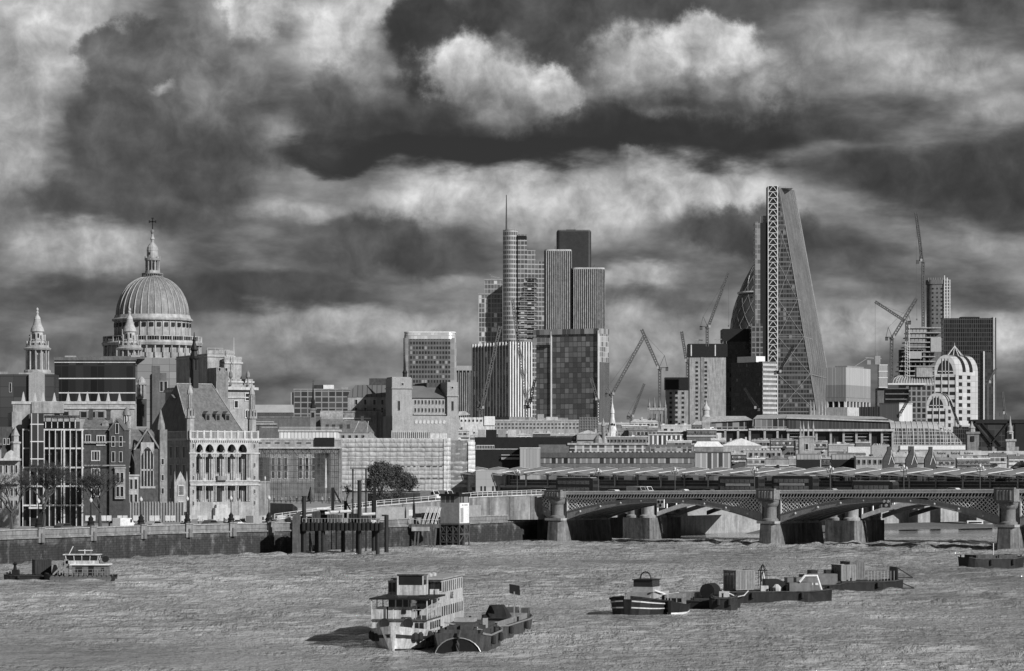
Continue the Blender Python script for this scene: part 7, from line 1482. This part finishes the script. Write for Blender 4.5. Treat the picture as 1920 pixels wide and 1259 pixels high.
def container(label, pos, rz, m, L=6.06, W=2.44, H=2.6, grp='shipping containers on the barges', marks=True):
    t = empty('shipping_container', pos, rz, label, 'container', grp); b = MB(); h = L / 2; w = W / 2
    n = int(L / .28)
    for s_ in (-1, 1):
        for i in range(n): x = -h + .1 + i * .28; b.box(x, x + .15, s_ * w - .03, s_ * w + .03, .15, H - .15)
    b.box(-h + .05, h - .05, -w + .03, w - .03, .12, H - .08); b.build('corrugated_body', m, t)
    b = MB(); [b.box(x, x + .12 * 1, y, y + .12, 0, H) for x in (-h, h - .12) for y in (-w, w - .12)]; [b.box(-h, h, y, y + .12, z, z + .13) for y in (-w, w - .12) for z in (0, H - .13)]; [b.box(x, x + .12, -w, w, z, z + .13) for x in (-h, h - .12) for z in (0, H - .13)]; b.build('corner_frame', m, t)
    b = MB(); [b.box(-h - .06, -h, y, y + .05, .2, H - .2) for y in (-.9, -.35, .3, .85)]; [b.box(-h - .04, -h, -w + .15, w - .15, z, z + .04) for z in (.8, 1.3, 1.8)]; b.build('door_bars', 'steel', t)
    if marks: b = MB(); b.box(-h - .05, -h, .15, .55, 1.9, 2.2); b.box(-h - .05, -h, .65, .95, 1.85, 2.2); b.box(-h - .05, -h, -.9, -.2, 1.95, 2.2); b.build('door_markings', 'steel_lt', t)
    return t
M['cont'] = mat('container paint', .13, .5, .15, .5, .4); M['cont2'] = mat('pale container paint', .2, .5, .15, .5, .4)
p = wpos(1442, 1131); cb = barge('container_barge', 'long barge carrying one container and machinery, bow curving up at its right end', (p.x, p.y + 3, 0), R(6), 16.5, 5.2, 1.6, 'rust_dk', False)
b = MB(); b.box(-7.6, 6.6, -2.3, 2.3, 1.3, 1.5); b.build('deck', 'rust_dk', cb)
cc = lambda o, x, y, z: tuple(o.matrix_basis @ Vector((x, y, z)))
container('container with door bars facing left on the long barge, leftmost of the containers', cc(cb, -3.6, .6, 1.6), R(38), 'cont2', L=3.4)
b = MB(); b.box(-.4, 1.4, -1, 1.2, 1.5, 3.0); b.plate([(1.4, 1.5), (2.4, 1.5), (2.2, 2.6), (1.4, 3.0)], -1, 1.2); b.build('engine_house', 'black', cb); b = MB(); b.box(2.6, 5.6, -2, -.6, 1.5, 2.6); b.box(3.8, 7, -.6, 1.4, 1.5, 3.2); b.build('tank_house', 'cont', cb); b = MB(); b.tube([(3.9, -2.1, 2.7), (4.6, -2.1, 3.5), (6.2, -2.1, 3.5), (6.8, -2.1, 1.6)], .17, 6); b.build('white_pipe', 'white', cb)
b = MB(); [b.box(4.2 + i * .7, 4.6 + i * .7, -.68, -.6, 2.2, 2.5) for i in range(4)]; b.build('placards', 'steel_lt', cb); b = MB(); b.box(-1.2, -.2, -2, -1.2, 1.5, 2.2); b.lathe(.9, -1.9, [(.5, 1.5), (.6, 2), (.2, 2.4)], 8); b.build('gear', 'stone_lt', cb); b = MB(); b.tube([(-6.5, -2.7, 1.6), (-5.4, -2.9, 1.2), (-4.6, -2.95, .8), (-3.6, -2.9, 1.0), (-3, -2.75, 1.6)], .08, 5); b.build('mooring_rope', 'white_dirty', cb)
bc = empty('cage_buoy', cc(cb, -.1, 2.5, 2.0), 0, 'lantern-shaped steel cage standing on the container barge', 'buoy'); b = MB(); [b.bar((.55 * math.cos(R(a)), .55 * math.sin(R(a)), 0), (.55 * math.cos(R(a)), .55 * math.sin(R(a)), 2.0), .07).bar((.55 * math.cos(R(a)), .55 * math.sin(R(a)), 2.0), (0, 0, 2.9), .07) for a in range(0, 360, 60)]; b.lathe(0, 0, [(.62, 2.0), (.62, 2.1), (.5, 2.1)], 12); b.build('cage', 'black', bc); b = MB(); b.lathe(0, 0, [(.2, .6), (.3, 1), (.2, 1.7), (.05, 1.9)], 8); b.build('lantern', 'steel_lt', bc)
p = wpos(1602, 1111); c2 = barge('container_barge', 'farther dark barge with two containers and a steel frame at its right end', (p.x - .5, p.y + 5, 0), R(8), 15.5, 5, 1.5, 'rust_dk', False)
b = MB(); b.box(-7, 6.6, -2.3, 2.3, 1.3, 1.5); b.build('deck', 'rust_dk', c2)
container('plain grey container in front of the taller one on the farther barge', cc(c2, -.6, -.6, 1.5), R(28), 'cont2', L=2.6, H=2.3, marks=False); container('tallest container standing behind the plain grey one on the farther barge', cc(c2, 1.2, 1.4, 1.6), R(28), 'cont', L=2.6, H=2.6, marks=False)
b = MB(); b.box(6.8, 7, -2, 2, .6, 3.4); b.bar((7, -1.8, 3.3), (9.2, -1.8, 1.9), .14); b.bar((7, -1.8, 1.9), (9.2, -1.8, 1.9), .14); b.bar((7, -1.8, 1.4), (9.4, -1.8, .4), .14); b.bar((7, -1.8, .4), (9.4, -1.8, .4), .14); b.build('end_frame', 'black', c2); b = MB(); [b.bar((x, -2, 1.5), (x, -2, 2.9), .06) for x in fr(2.6, 6.4, 9)]; b.build('stanchions', 'steel', c2)
b = MB(); [b.box(-6.8 + i * 1.2, -5.8 + i * 1.2, -1.6 + i * .3, .8, 1.5, 2.4 + (i % 2) * .6) for i in range(4)]; b.build('scrap_pile', 'rust_dk', c2)
p = wpos(1540, 1116); t5 = barge('flat_barge', 'dark skip barge stacked with boxes between the two container barges', (p.x - .5, p.y + 9, 0), R(4), 9, 4.4, 1.2, 'rust_dk', False); b = MB(); b.box(-3.6, -.6, -1.4, 1.4, 1.1, 2.1); b.box(-.4, 3.6, -1, 1.4, 1.1, 2.6); b.build('skips', 'cont', t5)
p = wpos(1864, 1068); t6 = barge('open_barge', 'empty black open barge moored alone at the right edge of the river', (p.x, p.y + 3.4, 0), R(24), 11.2, 5.0, 2.0, 'rust_dk'); b = MB(); b.bar((.5, 0, 2), (.5, 0, 4.4), .12); b.build('post', 'steel_lt', t6)
# left tug with its pontoon
p = wpos(150, 1091); ta = empty('tug', (p.x, p.y + 2.4, 0), math.pi, 'tyre-fringed tug with pale wheelhouse pushing a pontoon at the left edge', 'tug')
S = [(-5.2, 1.9, 1.4, 1.0), (-4, 2.4, 2, .9), (3, 2.4, 2.1, .9), (5, 1.8, 1.3, 1.1), (5.8, .6, .3, 1.3)]
b = MB(); hull(b, S); b.build('hull', 'rust_dk', ta)
for i in range(13):
    b = MB(); b.lathe(0, 0, [(.22, -.1), (.4, -.12), (.44, 0), (.4, .12), (.22, .1)], 14); b.v = [(x_, z_, y_ * 1.15) for x_, y_, z_ in b.v]; o = b.build('tyre_fender', 'conc_dk', ta); o.location = (-4.4 + i * .72, 2.55, .45)
b = MB(); b.box(-4.1, 1.4, -1.5, 1.5, .9, 2.5); b.build('deckhouse', 'conc_dk', ta); b = MB(); b.box(-4.4, 1.7, -1.8, 1.8, 2.5, 2.7); b.build('deckhouse_roof', 'white', ta); b = MB(); b.box(-.2, .8, 1.5, 1.56, 1.3, 2.2); b.box(-2, -1.2, 1.5, 1.56, 1.0, 2.3); b.box(-3.6, -3.2, 1.5, 1.56, 1.6, 2.1); b.build('deckhouse_openings', 'glass', ta)
b = MB(); b.prism([(-2.6, -1.2), (2.4, -1.2), (2.4, 1.2), (-2.6, 1.2)], 3.2, 2.7); [b.bar((x, y, 3.2), (x * 1.06, y * 1.06, 4.05), .1) for x in (-2.5, -1.3, -.1, 1.1, 2.3) for y in (-1.15, 1.15)]; b.box(-2.9, 2.8, -1.4, 1.4, 4.05, 4.2); b.build('wheelhouse', 'boat_white', ta); b = MB(); b.prism([(-2.5, -1.1), (2.3, -1.1), (2.3, 1.1), (-2.5, 1.1)], 4.05, 3.2); b.build('wheelhouse_glazing', 'glass', ta)
b = MB(); b.bar((2, 0, 4.2), (1.4, 0, 5.4), .1); b.bar((-.4, 0, 4.2), (-.4, 0, 4.9), .1); b.box(-1.6, .6, -.1, .1, 4.7, 4.8); b.build('mast', 'white', ta); b = MB(); b.tube([(-3.6, -.5, 3.4), (-3.6, .5, 3.4)], .5, 12); b.build('hose_reel', 'black', ta)
b = MB(); [b.bar((x, 2.2, .9), (x, 2.2, 1.9), .05) for x in fr(-5, 3.5, 12)]; b.bar((-5, 2.2, 1.9), (3.5, 2.2, 1.9), .05); b.bar((-5, 2.2, 1.4), (3.5, 2.2, 1.4), .05); b.build('railing', 'steel', ta); b = MB(); b.box(2.0, 2.6, .4, 1.2, .9, 3.4); b.bar((2.4, .8, 3.0), (4.4, .8, 1.0), .25); b.bar((3.4, .8, 1.0), (3.2, .8, 3.2), .2); b.build('deck_crane', 'steel', ta)
p = wpos(62, 1089); tp = barge('pontoon', 'low black pontoon with a dark corrugated container ahead of the tyre-fringed tug', (p.x, p.y + 2.4, 0), math.pi, 9.4, 4, .85, 'rust_dk', False, 'pontoon')
container('black corrugated container on the pontoon ahead of the tyre-fringed tug', cc(tp, -1.0, .2, .9), R(-160), 'rust_dk', L=2.6, H=2.3, marks=False); b = MB(); b.box(2.6, 3.6, -.8, .8, .8, 1.6); b.lathe(3.2, 0, [(.3, 1.6), (.2, 2.3), (.4, 2.5), (.1, 2.8)], 8); b.build('winch', 'black', tp); b = MB(); b.prism([(-3.6, -1), (-2.6, -1), (-2.6, 1), (-3.6, 1)], 2.5, .9, [(-3.3, -.4), (-2.9, -.4), (-2.9, .4), (-3.3, .4)]); b.build('rubble_heap', 'grey', tp)
p = wpos(1832, 989); sb = empty('cabin_cruiser', (p.x, p.y, 0), 0, 'small white boat far beyond the bridge under the right arch', 'boat'); S = [(-4, 1.2, 1, .8), (2, 1.3, 1, .9), (4.4, .2, .1, 1.2)]; b = MB(); hull(b, S); b.build('hull', 'grey', sb); b = MB(); b.box(-3, 1.6, -1, 1, .8, 1.9); b.build('cabin', 'white', sb); b = MB(); b.box(-2.6, 1.2, -1.05, -1, 1.2, 1.6); b.build('cabin_window', 'glass', sb)

# --- trees
def bare_tree(label, px, D, H, W, seed, z=GZ, leaf=0, cat='tree'):
    t = empty('street_tree', ((px - 960) / F * D, D, z), 0, label, cat, 'trees on the left bank'); r_ = random.Random(seed); tb = MB(); cbm = MB(); tips = []
    def grow(p, d, L, rad, dep):
        q = p + d * L; (tb if dep < 2 else cbm).tube([p, (p + q) / 2 + Vector((r_.uniform(-1, 1), r_.uniform(-1, 1), 0)) * L * .06, q], [rad, rad * .85, rad * .7], 5 if dep < 3 else 3)
        if dep >= (6 if leaf else 7): tips.append(q); return
        for i in range(3 if dep < 5 else 4):
            nd_ = (d + Vector((r_.uniform(-1, 1) * W, r_.uniform(-1, 1) * W, r_.uniform(-.25, .6) if not leaf else r_.uniform(-.45, .9)))).normalized(); grow(p + d * L * r_.uniform(.6, 1), nd_, L * r_.uniform(.62, .86), rad * .62, dep + 1)
    grow(Vector((0, 0, 0)), Vector((0, 0, 1)), H * (.17 if leaf else .25), H * .022, 0)
    tb.build('trunk', 'bark', t)
    if leaf:
        cl_ = [Vector((r_.gauss(0, 1), r_.gauss(0, 1), r_.gauss(0, 1))).normalized() * r_.uniform(.45, 1) for _ in range(58)]
        for q in cl_:
            q = Vector((q.x * H * .2, q.y * H * .2, H * .215 + q.z * H * .195)); rad_ = r_.uniform(.5, 1.1)
            for _ in range(34):
                c = q + Vector((r_.gauss(0, .62), r_.gauss(0, .62), r_.gauss(0, .5))) * rad_; a = r_.uniform(0, 6.28); s_ = r_.uniform(.08, .2); u = Vector((math.cos(a), math.sin(a), r_.uniform(-.5, .5))) * s_; v = Vector((-math.sin(a) * .5, math.cos(a) * .5, r_.uniform(.4, 1))) * s_
                cbm.add([c - u, c - v, c + u, c + v], [(0, 1, 2, 3)])
        for q in tips:
            for _ in range(leaf):
                c = q + Vector((r_.gauss(0, .4), r_.gauss(0, .4), r_.gauss(0, .35))); a = r_.uniform(0, 6.28); s_ = r_.uniform(.1, .22); u = Vector((math.cos(a), math.sin(a), r_.uniform(-.5, .5))) * s_; v = Vector((-math.sin(a) * .5, math.cos(a) * .5, r_.uniform(.4, 1))) * s_
                cbm.add([c - u, c - v, c + u, c + v], [(0, 1, 2, 3)])
    cbm.build('crown', 'leaf' if leaf else 'bark', t); return t
bare_tree('bare plane tree at the left edge before the stone building', 22, 575, 18, .85, 3)
bare_tree('bare plane tree in front of the left side of the glass office', 82, 585, 18.5, .9, 5)
bare_tree('bare tree in front of the dark brick house', 188, 606, 18, .85, 8)
bare_tree('small bare tree before the netted building', 650, 716, 6, .8, 12, 8.6)
bare_tree('large leafy tree in front of the white sheeted building', 714, 712, 21, .8, 15, 8.2, leaf=12)
bare_tree('second leafy tree overlapping the large one on its right', 744, 722, 15, .9, 19, 8.2, leaf=12)
t = empty('conifer', ((582 - 960) / F * 712, 712, 8.6), 0, 'small dark conical evergreen in front of the netted building', 'tree'); b = MB(); b.lathe(0, 0, [(.12, 0), (.1, .8)], 6); b.build('trunk', 'bark', t); b = MB(); r_ = random.Random(2)
for _ in range(900):
    h_ = r_.random() ** .7; a = r_.uniform(0, 6.28); rr_ = 1.0 * (1 - h_) * r_.uniform(.6, 1.05); c = Vector((rr_ * math.cos(a), rr_ * math.sin(a), .4 + h_ * 3.6)); s_ = .16; u = Vector((math.cos(a + 1.2), math.sin(a + 1.2), -.3)) * s_; v = Vector((0, 0, 1)) * s_; b.add([c - u, c - v, c + u, c + v], [(0, 1, 2, 3)])
b.build('crown', 'leaf', t)

# --- people
pm = bpy.data.materials.new('person'); pm.use_nodes = True; tn = pm.node_tree; bs = tn.nodes['Principled BSDF']; bs.inputs['Roughness'].default_value = .85
tc = nd(tn, 'ShaderNodeTexCoord'); so = nd(tn, 'ShaderNodeSeparateXYZ'); tn.links.new(tc.outputs['Object'], so.inputs[0]); oi = nd(tn, 'ShaderNodeObjectInfo')
coat = mth(tn, 'MULTIPLY_ADD', mth(tn, 'POWER', oi.outputs['Random'], 3.0), .5, .02); hd = mth(tn, 'GREATER_THAN', so.outputs[2], 1.48); lg = mth(tn, 'LESS_THAN', so.outputs[2], .85)
c = nd(tn, 'ShaderNodeMix', data_type='FLOAT'); tn.links.new(hd, c.inputs[0]); tn.links.new(coat, c.inputs[2]); c.inputs[3].default_value = .36
c2_ = nd(tn, 'ShaderNodeMix', data_type='FLOAT'); tn.links.new(lg, c2_.inputs[0]); tn.links.new(c.outputs[0], c2_.inputs[2]); c2_.inputs[3].default_value = .03; tn.links.new(c2_.outputs[0], bs.inputs['Base Color'])
SK = [((0, 0, .92), .15), ((0, 0, 1.18), .15), ((0, 0, 1.38), .17), ((0, 0, 1.5), .06), ((0, 0, 1.6), .1), ((0, .01, 1.72), .09), ((-.1, .05, .5), .075), ((-.11, .16, .06), .05), ((-.11, .02, .04), .04), ((.1, -.08, .5), .075), ((.11, -.22, .08), .05), ((.11, -.34, .05), .04), ((-.23, 0, 1.36), .065), ((-.27, -.06, 1.08), .05), ((-.25, -.16, .86), .04), ((.23, 0, 1.36), .065), ((.27, .06, 1.08), .05), ((.25, .02, .84), .04)]
EG = [(0, 1), (1, 2), (2, 3), (3, 4), (4, 5), (0, 6), (6, 7), (7, 8), (0, 9), (9, 10), (10, 11), (2, 12), (12, 13), (13, 14), (2, 15), (15, 16), (16, 17)]
me = bpy.data.meshes.new('person'); me.from_pydata([p_ for p_, r__ in SK], EG, []); me.materials.append(pm); po = bpy.data.objects.new('person', me); COL.objects.link(po)
mod = po.modifiers.new('skin', 'SKIN')
if not me.skin_vertices: 
    bmx = bmesh.new(); bmx.from_mesh(me); bmx.verts.layers.skin.verify(); bmx.to_mesh(me); bmx.free()
for i, (p_, r__) in enumerate(SK): me.skin_vertices[0].data[i].radius = (r__, r__ * .8)
me.skin_vertices[0].data[0].use_root = True; po.modifiers.new('sub', 'SUBSURF').render_levels = 1
dg = bpy.context.evaluated_depsgraph_get(); me2 = bpy.data.meshes.new_from_object(po.evaluated_get(dg)); po.modifiers.clear(); po.data = me2
PPL = [(505, 708, 8.6), (514, 705, 8.6), (527, 712, 8.6), (536, 700, 8.6), (545, 716, 8.6), (556, 708, 8.6), (566, 702, 8.6), (604, 712, 8.6), (617, 704, 8.6), (630, 710, 8.6), (643, 706, 8.6), (660, 700, 8.6), (420, 627, GZ), (455, 628, GZ), (372, 622, GZ), (300, 606, GZ), (110, 580, GZ), (205, 590, GZ)]
NEAR = ['left end of the netted building', 'left corner of the plaza', 'plaza steps', 'pale road before the plaza', 'middle of the netted building', 'scaffold entrance', 'conifer on its left side', 'conifer on its right side', 'dark scaffold bay', 'right part of the netted building', 'small bare tree', 'tall portal frame']
for i, (px, D, z) in enumerate(PPL):
    o = po if i == 0 else po.copy()
    if i: COL.objects.link(o)
    o.location = ((px - 960) / F * D, D, z); o.rotation_euler = (0, 0, i * 1.3)
    lb = ('tiny person walking on the plaza near the ' + NEAR[i]) if i < 12 else 'tiny person on the quay pavement ' + ['in front of the arcade, left one', 'in front of the arcade, right one', 'before the gothic gable', 'before the fin fence', 'before the glass office', 'beside the bare tree at the brick house'][i - 12]
    tag(o, lb, 'person', 'pedestrians on the left bank')
# --- vehicles and clutter on the quay
for px, D, v, m, rz, lb in ((808, 683, 1, 'white', -38, 'white van on the ramp above the timber pier'), (834, 690, 1, 'steel_lt', -38, 'pale van behind the white one on the ramp'), (395, 604, 0, 'grey_dk', 62, 'dark car on the quay road under the arcaded school'), (440, 610, 0, 'white_dirty', 62, 'pale car on the quay road, below the right corner of the school'), (480, 617, 1, 'grey', 62, 'grey van on the quay road right of the school'), (520, 622, 0, 'black', 62, 'black car on the quay road near the jetty'), (545, 627, 0, 'steel_lt', 62, 'silver car on the quay road closest to the jetty'), (290, 594, 0, 'grey', 62, 'grey car before the fin fence'), (232, 590, 1, 'white', 62, 'white van before the dark brick house'), (120, 571, 0, 'grey_dk', 62, 'dark car before the glass office')):
    z = GZ
    if px > 800: z = 9.9
    t = empty('van' if v else 'car', ((px - 960) / F * D, D, z), R(rz), lb, 'van' if v else 'car', 'vehicles on the quay'); car_mesh(t, v, m)
hb = Thing('site_hoarding', 'row of white works hoarding panels along the plaza edge behind the jetty', 'hoarding', 560, 656, 0, z=6.6); hb.part('panels', 'white_dirty', lambda b: [b.box(x, x + 5.4, 0, .6, 956 - (x - 560) * .06, 968) for x in range(572, 640, 6)])
hb = Thing('site_hoarding', 'low pale panel fence along the quay in front of the fin fence', 'hoarding', 240, 625, 0, z=GZ); hb.part('panels', 'steel_lt', lambda b: [b.box(x, x + 9, 0, .5, 967, 977) for x in range(150, 560, 10) if x % 30]); 
nav = Thing('street_lamp', 'tall slim street lamp rising before the netted building', 'street lamp', 497, 690, 0, z=8.6); nav.part('post', 'steel_lt', lambda b: b.tube([(497, 0, 945), (497, 0, 900)], .5, 6)); nav.part('lantern', 'steel_lt', lambda b: b.lathe(497, 0, [(.5, 901), (1.6, 899), (1.6, 896), (.3, 893)], 8))
nav2 = Thing('flag', 'furled white flag on a pole before the netted building', 'flag', 611, 722, 0, z=8.6); nav2.part('pole', 'steel_lt', lambda b: b.tube([(611, 0, 945), (611, 0, 860)], .5, 6)); nav2.part('cloth', 'white_dirty', lambda b: b.prism([(609.5, -1), (613, -.6), (612.4, 1), (609, .8)], 864, 915, [(610.6, -.4), (612, -.4), (612, .4), (610.6, .4)]))
statue = Thing('column_monument', 'pale stone column with a white orb near the jetty', 'monument', 703, 668, 0, z=8.0); statue.part('shaft', 'stone', lambda b: b.lathe(703, 0, [(3, 965), (2.4, 950), (1.8, 935), (1.6, 931)], 10)); statue.part('orb', 'white', lambda b: b.lathe(703, 0, [(.4, 931), (2, 929.5), (2.6, 926.5), (2, 923.5), (.4, 922)], 10))

# ------------------------------------------------------------------ countable pieces become parts of their own
SPLIT = {'stone_trim', 'parapet', 'bands', 'colonnade', 'pale_bay', 'spandrel_edge', 'urns', 'side_windows', 'rooftop_plant', 'edge_screen', 'roof_plant', 'string_courses', 'string_course', 'chimney', 'openings', 'window_bands', 'piers',
         'side_cabin_windows', 'bow_cabin_windows', 'deckhouse_openings', 'placards', 'skips', 'fender', 'bollard', 'raft_canisters', 'roof_vents', 'canopy_posts', 'stanchions',
         'braces', 'side_bands', 'slot_windows', 'dark_bay', 'hoist', 'columns', 'dark_glyphs', 'upper_wall', 'lower_wall', 'recess', 'rooftop_box', 'louvres', 'crane_rail', 'legs',
         'stowed_gear', 'scrap', 'scrap_pile', 'saloon_windows', 'window_row', 'door_markings', 'opening', 'round_opening', 'vents', 'roof_glazing', 'formwork_edge', 'gear', 'cabin', 'tank_house', 'upper_opening', 'upper_glazing', 'fascia', 'battlement', 'buttress', 'corner_strip', 'crown_screen', 'stair_tower', 'corner_pier', 'jib_brace', 'skylight', 'tears', 'panels', 'sunshades'}
REN = {'bands': 'band', 'colonnade': 'column', 'side_windows': 'window', 'slot_windows': 'slot_window', 'window_bands': 'window_band', 'piers': 'pier', 'openings': 'opening', 'string_courses': 'string_course', 'side_cabin_windows': 'window',
       'bow_cabin_windows': 'window', 'deckhouse_openings': 'opening', 'placards': 'placard', 'skips': 'skip', 'raft_canisters': 'raft_canister', 'roof_vents': 'roof_vent', 'canopy_posts': 'canopy_post', 'stanchions': 'stanchion',
       'braces': 'brace', 'side_bands': 'side_band', 'columns': 'column', 'dark_glyphs': 'dark_glyph', 'louvres': 'louvre', 'vents': 'vent', 'panels': 'panel', 'tears': 'tear', 'sunshades': 'sunshade', 'window_row': 'window'}
import collections
cnt = collections.Counter()
for o in [o for o in COL.objects if o.type == 'MESH' and o.parent and o.name.split('.')[0] in SPLIT]:
    me = o.data
    if me.users > 1: continue
    nv = len(me.vertices); par = list(range(nv))
    def fd(a):
        while par[a] != a: par[a] = par[par[a]]; a = par[a]
        return a
    for p in me.polygons:
        v = list(p.vertices); r0 = fd(v[0])
        for q in v[1:]: par[fd(q)] = r0
    isl = collections.OrderedDict()
    for p in me.polygons: isl.setdefault(fd(p.vertices[0]), []).append(p)
    nm = o.name.split('.')[0]; new = REN.get(nm, nm)
    if len(isl) < 2 or len(isl) > 60 or cnt[o.parent.name] + len(isl) > 95:
        o.name = new; continue
    cnt[o.parent.name] += len(isl)
    for ps in isl.values():
        ids = sorted({v for p in ps for v in p.vertices}); mp_ = {v: i for i, v in enumerate(ids)}
        m2 = bpy.data.meshes.new(new); m2.from_pydata([me.vertices[v].co[:] for v in ids], [], [[mp_[v] for v in p.vertices] for p in ps])
        for mt_ in me.materials: m2.materials.append(mt_)
        for a, p in zip(m2.polygons, ps): a.material_index = p.material_index
        c_ = bpy.data.objects.new(new, m2); COL.objects.link(c_); c_.parent = o.parent; c_.location = o.location; c_.rotation_euler = o.rotation_euler
    bpy.data.objects.remove(o)
# lettering as real meshes
dg = bpy.context.evaluated_depsgraph_get()
for o in [o for o in COL.objects if o.type == 'FONT']:
    m2 = bpy.data.meshes.new_from_object(o.evaluated_get(dg)); c_ = bpy.data.objects.new('lettering', m2); COL.objects.link(c_)
    c_.parent = o.parent; c_.location = o.location; c_.rotation_euler = o.rotation_euler; bpy.data.objects.remove(o)
